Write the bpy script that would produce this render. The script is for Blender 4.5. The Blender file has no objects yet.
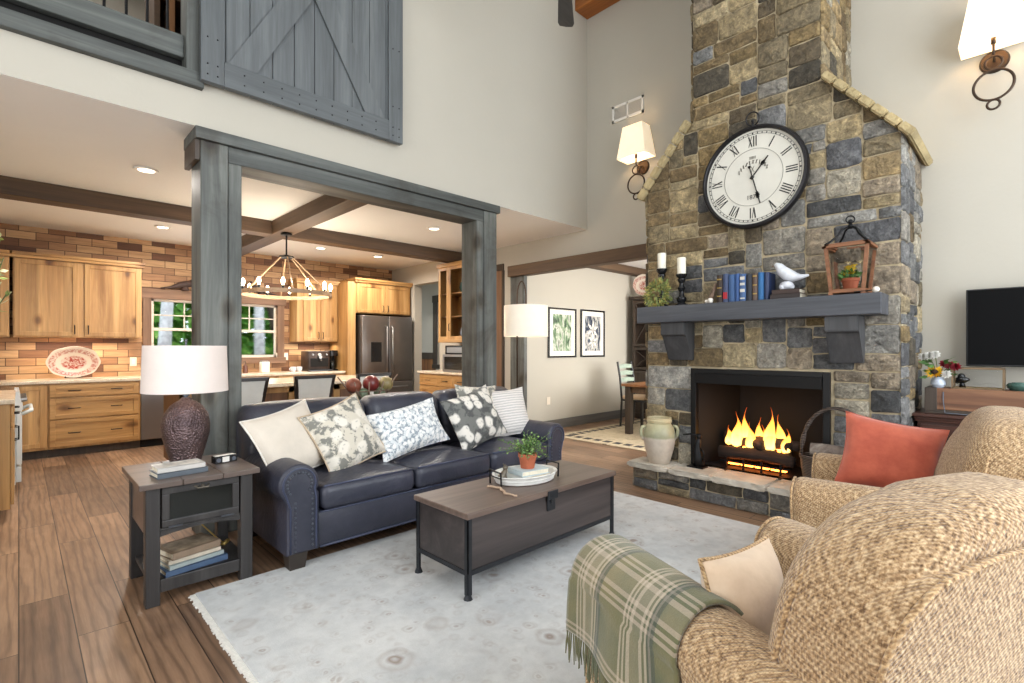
import bpy, bmesh, math, random
from math import pi, sin, cos, radians, sqrt
from mathutils import Vector, Matrix
random.seed(7)
SC = bpy.context.scene
COL = SC.collection

# ------------------------------------------------------------------ camera
cam_d = bpy.data.cameras.new('camera')
cam = bpy.data.objects.new('camera', cam_d); COL.objects.link(cam)
cam_d.sensor_width = 36.0
cam_d.lens = 36.0 * 506.0 / 1024.0
cam_d.shift_y = 6.5 / 1024.0
cam_d.clip_start = 0.05
cam.location = (0, 0, 1.30)
cam.rotation_euler = (pi / 2, 0, radians(45.73 - 90))
SC.camera = cam

# ------------------------------------------------------------------ light and exposure
SC.view_settings.view_transform = 'Standard'
SC.view_settings.look = 'None'
SC.view_settings.gamma = 1.0
SC.view_settings.use_curve_mapping = False
SC.view_settings.exposure = 0.0
SC.cycles.use_denoising = True
SC.cycles.max_bounces = 8
SC.cycles.diffuse_bounces = 4
SC.cycles.sample_clamp_indirect = 6.0
SC.cycles.caustics_reflective = False
SC.cycles.caustics_refractive = False

W = bpy.data.worlds.new('world'); SC.world = W; W.use_nodes = True
wn = W.node_tree.nodes; wl = W.node_tree.links
wbg = wn['Background']
wsky = wn.new('ShaderNodeTexSky'); wsky.sky_type = 'HOSEK_WILKIE'; wsky.turbidity = 4.0
wsky.sun_direction = (0.2, -0.6, 0.77)
wmix = wn.new('ShaderNodeMixRGB'); wmix.inputs[0].default_value = 0.75
wmix.inputs[2].default_value = (0.80, 0.90, 1.0, 1)
wl.new(wsky.outputs[0], wmix.inputs[1]); wl.new(wmix.outputs[0], wbg.inputs[0])
wbg.inputs[1].default_value = 3.0

def area(name, loc, rot, sx, sy, power, col=(1, 1, 1), spread=180):
    d = bpy.data.lights.new(name, 'AREA'); d.shape = 'RECTANGLE'; d.size = sx; d.size_y = sy
    d.energy = power; d.color = col; d.spread = radians(spread)
    o = bpy.data.objects.new(name, d); COL.objects.link(o); o.location = loc; o.rotation_euler = rot
    return o
def lamp(name, loc, power, col=(1, .8, .6), r=0.04, kind='POINT', rot=(0, 0, 0), angle=110, blend=.8):
    d = bpy.data.lights.new(name, kind); d.energy = power; d.color = col; d.shadow_soft_size = r
    if kind == 'SPOT': d.spot_size = radians(angle); d.spot_blend = blend
    o = bpy.data.objects.new(name, d); COL.objects.link(o); o.location = loc; o.rotation_euler = rot
    return o
DAY = (0.93, 0.97, 1.0)
# daylight through the tall windows in the wall behind the camera, and in the left wall
area('window_daylight', (2.6, -2.28, 2.1), (radians(90), 0, 0), 4.2, 3.4, 190, DAY)
area('window_daylight', (0.9, -2.28, 4.5), (radians(80), 0, 0), 5.5, 1.6, 70, DAY)
area('window_daylight', (-2.3, 0.9, 2.0), (0, radians(-90), 0), 3.0, 3.4, 85, (1.0, .97, .93))
# dining room window daylight
area('window_daylight', (7.1, 1.05, 1.6), (radians(90), 0, 0), 2.2, 1.7, 230, (1.0, .98, .95))
# hall window daylight and added loft fill
area('window_daylight', (5.95, 8.2, 2.2), (0, radians(20), 0), 0.5, 1.6, 12, (1.0, .98, .95))
area('loft_fill', (0.0, 5.4, 5.2), (0, 0, 0), 2.5, 1.6, 45, (1.0, .97, .93))  # added fill above the loft
area('kitchen_window_daylight', (2.2, 8.60, 1.6), (radians(-90), 0, 0), 1.6, 0.8, 12, DAY)
# recessed downlights in the low ceiling (five are in the photograph, the rest of the same grid hides behind posts)
WARM = (1.0, 0.92, 0.83)
for (lx, ly) in ((0.77, 5.21), (3.74, 5.24), (1.28, 7.53), (3.25, 7.45), (4.22, 7.48)):
    o = area('downlight', (lx, ly, 2.785), (0, 0, 0), 0.13, 0.13, 34, WARM, 165)
# under-cabinet strips
area('under_cabinet_light', (0.55, 8.48, 1.405), (0, 0, 0), 1.1, 0.05, 8, (1.0, .85, .66), 160)
area('under_cabinet_light', (3.58, 8.48, 1.385), (0, 0, 0), 0.6, 0.05, 5, (1.0, .85, .66), 160)

# ------------------------------------------------------------------ helpers: materials
def lin(r, g=None, b=None):
    if g is None: r, g, b = r
    f = lambda c: ((c / 255) / 12.92 if c / 255 <= .04045 else ((c / 255 + .055) / 1.055) ** 2.4)
    return (f(r), f(g), f(b), 1.0)
MATS = {}
def newmat(name):
    m = bpy.data.materials.new(name); m.use_nodes = True; MATS[name] = m
    return m, m.node_tree.nodes, m.node_tree.links, m.node_tree.nodes['Principled BSDF']
def coords(n, l, scale=(1, 1, 1), rot=(0, 0, 0), kind='Object', loc=(0, 0, 0)):
    tc = n.new('ShaderNodeTexCoord'); mp = n.new('ShaderNodeMapping')
    mp.inputs['Scale'].default_value = scale; mp.inputs['Rotation'].default_value = rot; mp.inputs['Location'].default_value = loc
    l.new(tc.outputs[kind], mp.inputs[0]); return mp.outputs[0]
def noise(n, l, vec, scale, detail=4, rough=.55, dist=0):
    t = n.new('ShaderNodeTexNoise'); t.inputs['Scale'].default_value = scale; t.inputs['Detail'].default_value = detail
    t.inputs['Roughness'].default_value = rough; t.inputs['Distortion'].default_value = dist
    l.new(vec, t.inputs['Vector']); return t.outputs['Fac']
def ramp(n, l, fac, stops):
    r = n.new('ShaderNodeValToRGB'); e = r.color_ramp.elements
    while len(e) < len(stops): e.new(.5)
    for k, (p, c) in enumerate(stops): e[k].position = p; e[k].color = c
    l.new(fac, r.inputs[0]); return r.outputs[0]
def mixc(n, l, fac, a, b, mode='MIX'):
    m = n.new('ShaderNodeMixRGB'); m.blend_type = mode
    for s, v in ((0, fac), (1, a), (2, b)):
        if isinstance(v, (int, float)): m.inputs[s].default_value = v
        elif isinstance(v, tuple): m.inputs[s].default_value = v
        else: l.new(v, m.inputs[s])
    return m.outputs[0]
def math_(n, l, op, a, b=0.0, c=None):
    m = n.new('ShaderNodeMath'); m.operation = op
    for s, v in enumerate((a, b) if c is None else (a, b, c)):
        if isinstance(v, (int, float)): m.inputs[s].default_value = v
        else: l.new(v, m.inputs[s])
    return m.outputs[0]
def bump(n, l, b, h, strength=.3, dist=.01):
    k = n.new('ShaderNodeBump'); k.inputs['Strength'].default_value = strength; k.inputs['Distance'].default_value = dist
    l.new(h, k.inputs['Height']); l.new(k.outputs[0], b.inputs['Normal'])

def plain(name, c, rough=.6, metal=0, var=.12, scale=6, bumps=None, emit=None, es=0, alpha=None, trans=0, coat=0):
    m, n, l, b = newmat(name); c = lin(c) if max(c) > 1.01 else (*c[:3], 1)
    v = coords(n, l)
    f = noise(n, l, v, scale)
    d = tuple(x * (1 - var) for x in c[:3]) + (1,); u = tuple(min(1, x * (1 + var)) for x in c[:3]) + (1,)
    l.new(ramp(n, l, f, [(.3, d), (.7, u)]), b.inputs['Base Color'])
    b.inputs['Roughness'].default_value = rough; b.inputs['Metallic'].default_value = metal
    b.inputs['Coat Weight'].default_value = coat
    if trans: b.inputs['Transmission Weight'].default_value = trans
    if bumps:
        h = noise(n, l, v, bumps[0], 3); bump(n, l, b, h, bumps[1], bumps[2] if len(bumps) > 2 else .005)
    if emit:
        b.inputs['Emission Color'].default_value = lin(emit) if max(emit) > 1.01 else (*emit, 1); b.inputs['Emission Strength'].default_value = es
    return m
def wood(name, c1, c2, c3=None, axis=0, rough=.45, grain=9.0, bs=.15, knots=0, planks=None, patch=0, spec=.5):
    """stretched-noise grain along one axis of the object; knots > 0 adds dark knots; planks = width of glued-up boards across"""
    m, n, l, b = newmat(name)
    s = [grain] * 3; s[axis] = grain * .07
    v = coords(n, l, tuple(s)); v0 = coords(n, l)
    g = noise(n, l, v, 1.0, 6, .6, .8)
    c3 = c3 or c2
    col = ramp(n, l, g, [(.28, lin(c1)), (.52, lin(c2)), (.75, lin(c3))])
    s2 = [grain * 7] * 3; s2[axis] = grain * .3
    f2 = noise(n, l, coords(n, l, tuple(s2)), 1.0, 3, .7)
    col = mixc(n, l, .35, col, ramp(n, l, f2, [(.3, (.35, .35, .35, 1)), (.65, (1, 1, 1, 1))]), 'MULTIPLY')
    if planks:
        sv = n.new('ShaderNodeSeparateXYZ'); l.new(v0, sv.inputs[0])
        p = math_(n, l, 'FLOOR', math_(n, l, 'DIVIDE', sv.outputs[planks[0]], planks[1]))
        wnz = n.new('ShaderNodeTexWhiteNoise'); wnz.noise_dimensions = '1D'; l.new(p, wnz.inputs['W'])
        col = mixc(n, l, .8, col, ramp(n, l, wnz.outputs[0], [(0, (.72, .70, .66, 1)), (1, (1.12, 1.12, 1.12, 1))]), 'MULTIPLY')
    if knots:
        vo = n.new('ShaderNodeTexVoronoi'); vo.voronoi_dimensions = '2D'; vo.inputs['Scale'].default_value = knots
        sq = n.new('ShaderNodeSeparateXYZ'); l.new(v0, sq.inputs[0]); cb_ = n.new('ShaderNodeCombineXYZ')
        uu = math_(n, l, 'ADD', sq.outputs[0], math_(n, l, 'MULTIPLY', sq.outputs[1], .83)); vv = math_(n, l, 'ADD', sq.outputs[2], math_(n, l, 'MULTIPLY', sq.outputs[1], .59))
        l.new(math_(n, l, 'MULTIPLY', uu, 1.0 if axis == 2 else .55), cb_.inputs[0]); l.new(math_(n, l, 'MULTIPLY', vv, .55 if axis == 2 else 1.0), cb_.inputs[1])
        l.new(cb_.outputs[0], vo.inputs['Vector'])
        k = ramp(n, l, vo.outputs['Distance'], [(.0, (.16, .10, .06, 1)), (.05, (.34, .24, .16, 1)), (.085, (.75, .66, .56, 1)), (.14, (1, 1, 1, 1))])
        col = mixc(n, l, .85, col, k, 'MULTIPLY')
    if patch:
        pn = noise(n, l, coords(n, l), 1.7, 5, .65, .6)
        col = mixc(n, l, patch, col, ramp(n, l, pn, [(.34, (.50, .42, .36, 1)), (.5, (1, 1, 1, 1)), (.68, (1.12, 1.14, 1.14, 1))]), 'MULTIPLY')
    l.new(col, b.inputs['Base Color']); b.inputs['Roughness'].default_value = rough; b.inputs['Specular IOR Level'].default_value = spec
    bump(n, l, b, f2, bs, .004)
    return m
def attr_stone(name):
    m, n, l, b = newmat(name)
    at = n.new('ShaderNodeAttribute'); at.attribute_name = 'Col'
    v = coords(n, l)
    f = noise(n, l, v, 17, 8, .68); f2 = noise(n, l, v, 60, 5, .7)
    col = mixc(n, l, .75, at.outputs['Color'], ramp(n, l, f, [(.32, (.24, .24, .25, 1)), (.5, (.72, .72, .71, 1)), (.66, (1.42, 1.39, 1.33, 1))]), 'MULTIPLY')
    col = mixc(n, l, .6, col, ramp(n, l, f2, [(.3, (.4, .4, .4, 1)), (.7, (1.35, 1.35, 1.35, 1))]), 'MULTIPLY')
    l.new(col, b.inputs['Base Color']); b.inputs['Roughness'].default_value = .85
    h = math_(n, l, 'ADD', math_(n, l, 'MULTIPLY', f, 1.0), math_(n, l, 'MULTIPLY', f2, .35))
    bump(n, l, b, h, 1.0, .05)
    return m

# ------------------------------------------------------------------ helpers: meshes (all in world coordinates unless local=True)
def B(): return bmesh.new()
def box(bm, x0, x1, y0, y1, z0, z1, bev=0.0, seg=2):
    vs = [bm.verts.new((x, y, z)) for x in (x0, x1) for y in (y0, y1) for z in (z0, z1)]
    fs = [bm.faces.new([vs[i] for i in q]) for q in ((0, 1, 3, 2), (4, 6, 7, 5), (0, 4, 5, 1), (2, 3, 7, 6), (0, 2, 6, 4), (1, 5, 7, 3))]
    if bev > 0:
        es = list({e for f in fs for e in f.edges})
        bmesh.ops.bevel(bm, geom=es, offset=min(bev, .45 * min(abs(x1 - x0), abs(y1 - y0), abs(z1 - z0))), segments=seg, affect='EDGES', profile=.5, clamp_overlap=True)
    return bm
def frame_of(d):
    d = Vector(d).normalized(); a = Vector((0, 0, 1)) if abs(d.z) < .9 else Vector((1, 0, 0))
    u = d.cross(a).normalized(); return u, d.cross(u).normalized()
def ring(bm, c, u, w, r, seg, r2=None):
    r2 = r if r2 is None else r2
    return [bm.verts.new(Vector(c) + u * (cos(2 * pi * k / seg) * r) + w * (sin(2 * pi * k / seg) * r2)) for k in range(seg)]
def skin(bm, a, b, close=True):
    n = len(a)
    for k in range(n if close else n - 1):
        j = (k + 1) % n
        try: bm.faces.new((a[k], a[j], b[j], b[k]))
        except ValueError: pass
def cyl(bm, p0, p1, r0, r1=None, seg=16, cap=True):
    r1 = r0 if r1 is None else r1
    p0 = Vector(p0); p1 = Vector(p1); u, w = frame_of(p1 - p0)
    a = ring(bm, p0, u, w, r0, seg); b = ring(bm, p1, u, w, r1, seg); skin(bm, a, b)
    if cap: bm.faces.new(a[::-1]); bm.faces.new(b)
    return bm
def tube(bm, pts, r, seg=8, closed=False, cap=True):
    pts = [Vector(p) for p in pts]; n = len(pts); R = r if isinstance(r, (list, tuple)) else [r] * n
    prev = None; rings = []
    for k in range(n):
        if closed: d = pts[(k + 1) % n] - pts[k - 1]
        else: d = pts[min(k + 1, n - 1)] - pts[max(k - 1, 0)]
        if d.length < 1e-9: d = Vector((0, 0, 1))
        d.normalize()
        if prev is None: u, w = frame_of(d)
        else:
            u = prev - d * prev.dot(d)
            u = u.normalized() if u.length > 1e-6 else frame_of(d)[0]
            w = d.cross(u)
        prev = u; rings.append(ring(bm, pts[k], u, w, R[k], seg))
    for k in range(n - 1): skin(bm, rings[k], rings[k + 1])
    if closed:
        a, b = rings[-1], rings[0]
        best = min(range(seg), key=lambda s: (a[0].co - b[s].co).length)
        skin(bm, a, [b[(k + best) % seg] for k in range(seg)])
    elif cap: bm.faces.new(rings[0][::-1]); bm.faces.new(rings[-1])
    return bm
def torus(bm, c, nrm, R, r, n=28, seg=8):
    u, w = frame_of(nrm); c = Vector(c)
    return tube(bm, [c + u * (R * cos(2 * pi * k / n)) + w * (R * sin(2 * pi * k / n)) for k in range(n)], r, seg, True)
def lathe(bm, prof, c=(0, 0, 0), seg=28, sx=1.0, sy=1.0):
    c = Vector(c); prev = None
    for (r, z) in prof:
        if r < 1e-5: cur = [bm.verts.new(c + Vector((0, 0, z)))]
        else: cur = [bm.verts.new(c + Vector((r * sx * cos(2 * pi * k / seg), r * sy * sin(2 * pi * k / seg), z))) for k in range(seg)]
        if prev:
            if len(prev) == 1 and len(cur) > 1:
                for k in range(seg): bm.faces.new((prev[0], cur[k], cur[(k + 1) % seg]))
            elif len(cur) == 1 and len(prev) > 1:
                for k in range(seg): bm.faces.new((prev[k], cur[0], prev[(k + 1) % seg]))
            elif len(cur) > 1: skin(bm, prev, cur)
        prev = cur
    return bm
def ball(bm, c, r, sx=1, sy=1, sz=1, u=14, v=9):
    return lathe(bm, [(r * sin(pi * k / v), -r * sz * cos(pi * k / v)) for k in range(v + 1)], c, u, sx, sy)
def prism(bm, poly, f0, f1):
    """poly: 2-D points; f0/f1 map (u, v) to the two end faces"""
    a = [bm.verts.new(f0(*p)) for p in poly]; b = [bm.verts.new(f1(*p)) for p in poly]
    skin(bm, a, b); bm.faces.new(a[::-1]); bm.faces.new(b); return bm
def puff(bm, outline, depth, rnd, to3, bulge=0.0, n=4, rings=4, bulge_back=None):
    """padded slab: a dense 2-D outline given thickness, rounded edges and bulging faces. to3(u, v, d) maps to space."""
    m = len(outline); cx = sum(p[0] for p in outline) / m; cy = sum(p[1] for p in outline) / m
    nr = []
    for k in range(m):
        ax, ay = outline[k - 1]; bx, by = outline[(k + 1) % m]; tx, ty = bx - ax, by - ay
        q = sqrt(tx * tx + ty * ty) or 1; nr.append((ty / q, -tx / q))
    ar = sum(outline[k - 1][0] * outline[k][1] - outline[k][0] * outline[k - 1][1] for k in range(m))
    sgn = 1 if ar > 0 else -1
    layers = []
    ins = lambda a: [(p[0] - nr[k][0] * sgn * a, p[1] - nr[k][1] * sgn * a) for k, p in enumerate(outline)]
    bb = bulge if bulge_back is None else bulge_back
    half = depth / 2
    top = ins(rnd)
    for k in range(rings, 0, -1):
        s = k / rings
        if k < rings or False:
            layers.append(([(cx + (x - cx) * s, cy + (y - cy) * s) for x, y in top], -half - bb * (1 - s * s)))
    layers = layers[::-1]
    for k in range(n + 1):
        a = pi / 2 * k / n; layers.append((ins(rnd * (1 - sin(a))), -half + rnd * (1 - cos(a))))
    for k in range(n, -1, -1):
        a = pi / 2 * k / n; layers.append((ins(rnd * (1 - sin(a))), half - rnd * (1 - cos(a))))
    for k in range(rings - 1, 0, -1):
        s = k / rings; layers.append(([(cx + (x - cx) * s, cy + (y - cy) * s) for x, y in top], half + bulge * (1 - s * s)))
    c0 = bm.verts.new(to3(cx, cy, -half - bb)); c1 = bm.verts.new(to3(cx, cy, half + bulge))
    prev = None
    first = None
    for pts, d in layers:
        cur = [bm.verts.new(to3(x, y, d)) for x, y in pts]
        if prev: skin(bm, prev, cur)
        else: first = cur
        prev = cur
    for k in range(m):
        bm.faces.new((c0, first[(k + 1) % m], first[k])); bm.faces.new((c1, prev[k], prev[(k + 1) % m]))
    return bm
def rrect(w, h, r, n=5, cx=0, cy=0, per=6):
    """rounded rectangle outline, densely sampled"""
    pts = []
    corners = ((w / 2 - r, h / 2 - r, 0), (-w / 2 + r, h / 2 - r, pi / 2), (-w / 2 + r, -h / 2 + r, pi), (w / 2 - r, -h / 2 + r, 1.5 * pi))
    for i, (x, y, a) in enumerate(corners):
        arc = [(cx + x + r * cos(a + pi / 2 * k / n), cy + y + r * sin(a + pi / 2 * k / n)) for k in range(n + 1)]
        if pts:
            p = pts[-1]; q = arc[0]
            for k in range(1, per): pts.append((p[0] + (q[0] - p[0]) * k / per, p[1] + (q[1] - p[1]) * k / per))
        pts += arc
    p = pts[-1]; q = pts[0]
    for k in range(1, per): pts.append((p[0] + (q[0] - p[0]) * k / per, p[1] + (q[1] - p[1]) * k / per))
    return pts
def cushion(bm, x0, x1, y0, y1, z0, z1, rnd=.05, crown=.03, r2=.06):
    o = rrect(x1 - x0, y1 - y0, min(r2, .4 * min(x1 - x0, y1 - y0)), 5, (x0 + x1) / 2, (y0 + y1) / 2)
    return puff(bm, o, z1 - z0, min(rnd, .48 * (z1 - z0)), lambda u, v, d: (u, v, (z0 + z1) / 2 + d), crown, 4, 5, 0.0)

# ------------------------------------------------------------------ helpers: objects
MW = {}
def mw_of(loc, rot): return Matrix.Translation(Vector(loc)) @ rot.to_matrix().to_4x4()
from mathutils import Euler
def thing(name, label, cat, loc=(0, 0, 0), rot=(0, 0, 0), group=None):
    o = bpy.data.objects.new(name, None); COL.objects.link(o); o.empty_display_size = .1
    if isinstance(rot, (int, float)): rot = (0, 0, rot)
    o.location = loc; o.rotation_euler = rot
    o['label'] = label; o['category'] = cat
    if group: o['group'] = group
    MW[o] = mw_of(loc, Euler(rot)); return o
def obj(name, bm, mat, parent=None, local=False, smooth=False, label=None, base=True, uv=False):
    """link a bmesh as ONE mesh object; world coordinates unless local (then the parent's own)"""
    bmesh.ops.recalc_face_normals(bm, faces=bm.faces[:])
    me = bpy.data.meshes.new(name); o = bpy.data.objects.new(name, me); COL.objects.link(o)
    if parent is not None:
        o.parent = parent; MW[o] = MW[parent]
        if not local: bm.transform(MW[parent].inverted())
    elif base and not local and bm.verts:
        xs = [v.co.x for v in bm.verts]; ys = [v.co.y for v in bm.verts]; z0 = min(v.co.z for v in bm.verts)
        c = Vector(((min(xs) + max(xs)) / 2, (min(ys) + max(ys)) / 2, z0)); bm.transform(Matrix.Translation(-c)); o.location = c
        MW[o] = Matrix.Translation(c)
    else: MW[o] = Matrix()
    if smooth:
        for f in bm.faces: f.smooth = True
    bm.to_mesh(me); bm.free()
    me.materials.append(mat if not isinstance(mat, str) else MATS[mat])
    if smooth == 'auto':
        try: me.set_sharp_from_angle(angle=radians(38))
        except Exception: pass
    if label: o['label'] = label
    return o
def tag(o, label, cat, group=None):
    o['label'] = label; o['category'] = cat
    if group: o['group'] = group
    return o
def struct(name, bm, mat, smooth=False, base=False):
    o = obj(name, bm, mat, None, smooth=smooth, base=base); o['kind'] = 'structure'; return o
def stuff(o): o['kind'] = 'stuff'; return o
def copy_tree(o, parent=None):
    c = o.copy(); COL.objects.link(c)
    if parent is not None: c.parent = parent
    for ch in [x for x in bpy.data.objects if x.parent == o]: copy_tree(ch, c)
    return c
def mirror_bm(bm, axis=0):
    for v in bm.verts: v.co[axis] = -v.co[axis]
    return bm
# ------------------------------------------------------------------ setting: materials
XW, YW, ZC, ZT, YK = 5.20, 3.96, 2.81, 5.75, 8.68
def wall_paint(name, c):
    m, n, l, b = newmat(name); v = coords(n, l)
    f = noise(n, l, v, 1.6, 3); h = noise(n, l, v, 26, 5, .6)
    c = lin(c); l.new(ramp(n, l, f, [(.3, tuple(x * .97 for x in c[:3]) + (1,)), (.7, c)]), b.inputs['Base Color'])
    b.inputs['Roughness'].default_value = .8; bump(n, l, b, h, .25, .006); return m
wall_paint('wall paint', (184, 178, 165)); wall_paint('ceiling paint', (240, 238, 234))
def floor_mat():
    m, n, l, b = newmat('oak planks')
    vec = coords(n, l, (1, 1, 1), (0, 0, pi / 2))
    br = n.new('ShaderNodeTexBrick'); l.new(vec, br.inputs['Vector'])
    br.offset = .37; br.inputs['Color1'].default_value = (0, 0, 0, 1); br.inputs['Color2'].default_value = (1, 1, 1, 1)
    br.inputs['Mortar'].default_value = (.5, .5, .5, 1); br.inputs['Scale'].default_value = 1
    br.inputs['Mortar Size'].default_value = .0028; br.inputs['Mortar Smooth'].default_value = .3
    br.inputs['Brick Width'].default_value = 1.5; br.inputs['Row Height'].default_value = .19
    tone = ramp(n, l, br.outputs['Color'], [(0, lin(108, 84, 66)), (.35, lin(140, 110, 86)), (.7, lin(166, 134, 106)), (1, lin(124, 97, 76))])
    wv = n.new('ShaderNodeTexWave'); wv.wave_type = 'BANDS'; wv.bands_direction = 'X'
    shift = n.new('ShaderNodeVectorMath'); shift.operation = 'MULTIPLY_ADD'
    l.new(br.outputs['Color'], shift.inputs[0]); shift.inputs[1].default_value = (7, 31, 3)
    l.new(coords(n, l, (1.0, .10, 1.0)), shift.inputs[2]); l.new(shift.outputs[0], wv.inputs['Vector'])
    wv.inputs['Scale'].default_value = 7; wv.inputs['Distortion'].default_value = 9; wv.inputs['Detail'].default_value = 3; wv.inputs['Detail Scale'].default_value = 1.4
    g = ramp(n, l, wv.outputs['Fac'], [(.0, (.48, .45, .42, 1)), (.35, (.95, .93, .92, 1)), (1, (1.12, 1.12, 1.1, 1))])
    col = mixc(n, l, .62, tone, g, 'MULTIPLY')
    f = noise(n, l, coords(n, l, (40, 2.2, 1)), 1.0, 4, .7)
    col = mixc(n, l, .5, col, ramp(n, l, f, [(.3, (.55, .52, .5, 1)), (.65, (1.1, 1.1, 1.1, 1))]), 'MULTIPLY')
    st = noise(n, l, coords(n, l, (1.5, .8, 1)), 2.2, 3)
    col = mixc(n, l, .6, col, ramp(n, l, st, [(.32, (.5, .47, .46, 1)), (.5, (1, 1, 1, 1))]), 'MULTIPLY')
    col = mixc(n, l, br.outputs['Fac'], col, lin(38, 24, 16))
    l.new(col, b.inputs['Base Color'])
    l.new(ramp(n, l, f, [(.2, (.50, .50, .50, 1)), (.8, (.33, .33, .33, 1))]), b.inputs['Roughness'])
    bump(n, l, b, math_(n, l, 'SUBTRACT', f, br.outputs['Fac']), .2, .004); return m
floor_mat()
def plank_wall_mat():
    m, n, l, b = newmat('reclaimed wood planks')
    br = n.new('ShaderNodeTexBrick'); l.new(coords(n, l, (1, 1, 1), (pi / 2, 0, 0)), br.inputs['Vector'])
    br.offset = .43; br.inputs['Color1'].default_value = (0, 0, 0, 1); br.inputs['Color2'].default_value = (1, 1, 1, 1)
    br.inputs['Mortar'].default_value = (.5, .5, .5, 1); br.inputs['Scale'].default_value = 1
    br.inputs['Mortar Size'].default_value = .004; br.inputs['Brick Width'].default_value = .27; br.inputs['Row Height'].default_value = .098
    wn_ = ramp(n, l, br.outputs['Color'], [(0, lin(92, 58, 38)), (.16, lin(122, 82, 54)), (.4, lin(180, 140, 100)), (.7, lin(200, 164, 122)), (1, lin(154, 110, 74))])
    g = noise(n, l, coords(n, l, (3, 3, 34)), 1.0, 5, .65, .6)
    col = mixc(n, l, .7, wn_, ramp(n, l, g, [(.3, (.5, .46, .42, 1)), (.65, (1.12, 1.1, 1.08, 1))]), 'MULTIPLY')
    col = mixc(n, l, br.outputs['Fac'], col, lin(70, 44, 26))
    l.new(col, b.inputs['Base Color']); b.inputs['Roughness'].default_value = .6
    bump(n, l, b, math_(n, l, 'SUBTRACT', br.outputs['Color'], br.outputs['Fac']), .35, .008); return m
plank_wall_mat()
wood('grey barnwood', (56, 57, 54), (88, 90, 86), (122, 124, 118), axis=2, rough=.6, grain=8, knots=2.0, patch=.85)
wood('grey barnwood across', (56, 57, 54), (84, 87, 84), (116, 118, 113), axis=0, rough=.6, grain=8, knots=2.0, patch=.7)
wood('barn door paint', (78, 82, 84), (95, 99, 101), (112, 116, 117), axis=2, rough=.55, grain=7, bs=.1)
wood('barn door rail paint', (76, 80, 82), (92, 96, 98), (108, 112, 114), axis=0, rough=.55, grain=7, bs=.1)
wood('dark beam', (62, 46, 32), (88, 66, 46), (112, 86, 60), axis=0, rough=.6, grain=7)
wood('dark beam deep', (62, 46, 32), (88, 66, 46), (112, 86, 60), axis=1, rough=.6, grain=7)
wood('orange beam', (120, 66, 22), (158, 92, 34), (182, 112, 46), axis=1, rough=.5, grain=8)
wood('grey baseboard', (74, 72, 68), (94, 91, 86), (110, 106, 100), axis=0, rough=.55)
wood('cabinet door wood', (150, 106, 58), (196, 152, 96), (214, 174, 118), axis=2, rough=.42, grain=7, bs=.06, knots=2.6, planks=(0, .11))
wood('cabinet rail wood', (148, 104, 56), (190, 146, 90), (208, 166, 110), axis=0, rough=.42, grain=7, bs=.06, knots=2.0)
wood('cabinet deep wood', (148, 104, 56), (190, 146, 90), (208, 166, 110), axis=2, rough=.42, grain=7, bs=.06, knots=1.8)
wood('window casing wood', (104, 76, 56), (132, 100, 76), (150, 116, 90), axis=0, rough=.55)
wood('window casing upright', (104, 76, 56), (132, 100, 76), (150, 116, 90), axis=2, rough=.55)
wood('dark casing', (48, 38, 30), (66, 54, 44), (84, 70, 58), axis=2, rough=.55)
wood('wainscot wood', (96, 58, 30), (140, 92, 54), (166, 116, 70), axis=2, rough=.5, planks=(1, .10))
plain('white trim', (226, 222, 214), .5, var=.03)
plain('window vinyl', (214, 202, 186), .45, var=.03)
plain('dark void', (16, 14, 13), .9)
m, n, l, b = newmat('window glass')
b.inputs['Base Color'].default_value = (1, 1, 1, 1); b.inputs['Roughness'].default_value = 0; b.inputs['Transmission Weight'].default_value = 1
b.inputs['IOR'].default_value = 1.02; b.inputs['Alpha'].default_value = .35

# ------------------------------------------------------------------ setting: shell
fb = B(); box(fb, -2.6, 9.4, -2.6, 11.2, -.12, 0); struct('floor', fb, 'oak planks')
w = B(); box(w, XW, XW + .16, -2.6, 2.6, 0, ZT); struct('wall_right', w, 'wall paint')
w = B(); box(w, XW, XW + .16, 2.6, YW, 2.36, ZT); struct('wall_right_upper', w, 'wall paint')
w = B(); box(w, XW, XW + .16, YW, 5.05, 2.36, ZC); struct('wall_dining_lintel', w, 'wall paint')
w = B()
box(w, XW, XW + .16, 5.29, 7.12, 0, ZC); box(w, XW, XW + .16, 7.90, YK, 0, ZC); box(w, XW, XW + .16, 7.12, 7.90, 2.46, ZC); box(w, XW, XW + .16, 5.05, 5.29, 2.36, ZC)
struct('wall_kitchen_right', w, 'wall paint')
# gable-side wall above the wide kitchen opening, with the loft opening at its left
w = B(); box(w, .86, XW, YW, YW + .16, ZC + .001, ZT); box(w, -2.6, .86, YW, YW + .16, ZC + .001, 3.08); box(w, -2.6, .86, YW, YW + .16, 5.3, ZT)
struct('wall_back', w, 'wall paint')
w = B(); box(w, -2.76, -2.6, -2.6, -.9, 0, ZT); box(w, -2.76, -2.6, 2.7, YW, 0, ZT); box(w, -2.76, -2.6, -.9, 2.7, 3.9, ZT); box(w, -2.76, -2.6, -.9, 2.7, 0, .3)
struct('wall_left', w, 'wall paint')
w = B(); box(w, -2.76, .4, -2.76, -2.6, 0, 3.75); box(w, 4.8, 5.36, -2.76, -2.6, 0, 3.75); box(w, .4, 4.8, -2.76, -2.6, 0, .35); box(w, -2.76, 5.36, -2.76, -2.6, 5.4, ZT); box(w, -2.76, -1.9, -2.76, -2.6, 3.75, 5.4); box(w, 3.7, 5.36, -2.76, -2.6, 3.75, 5.4)
struct('wall_front', w, 'wall paint')
c = B(); box(c, -2.76, 5.36, -2.76, YW + .16, ZT, ZT + .12); struct('ceiling', c, 'ceiling paint')
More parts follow.
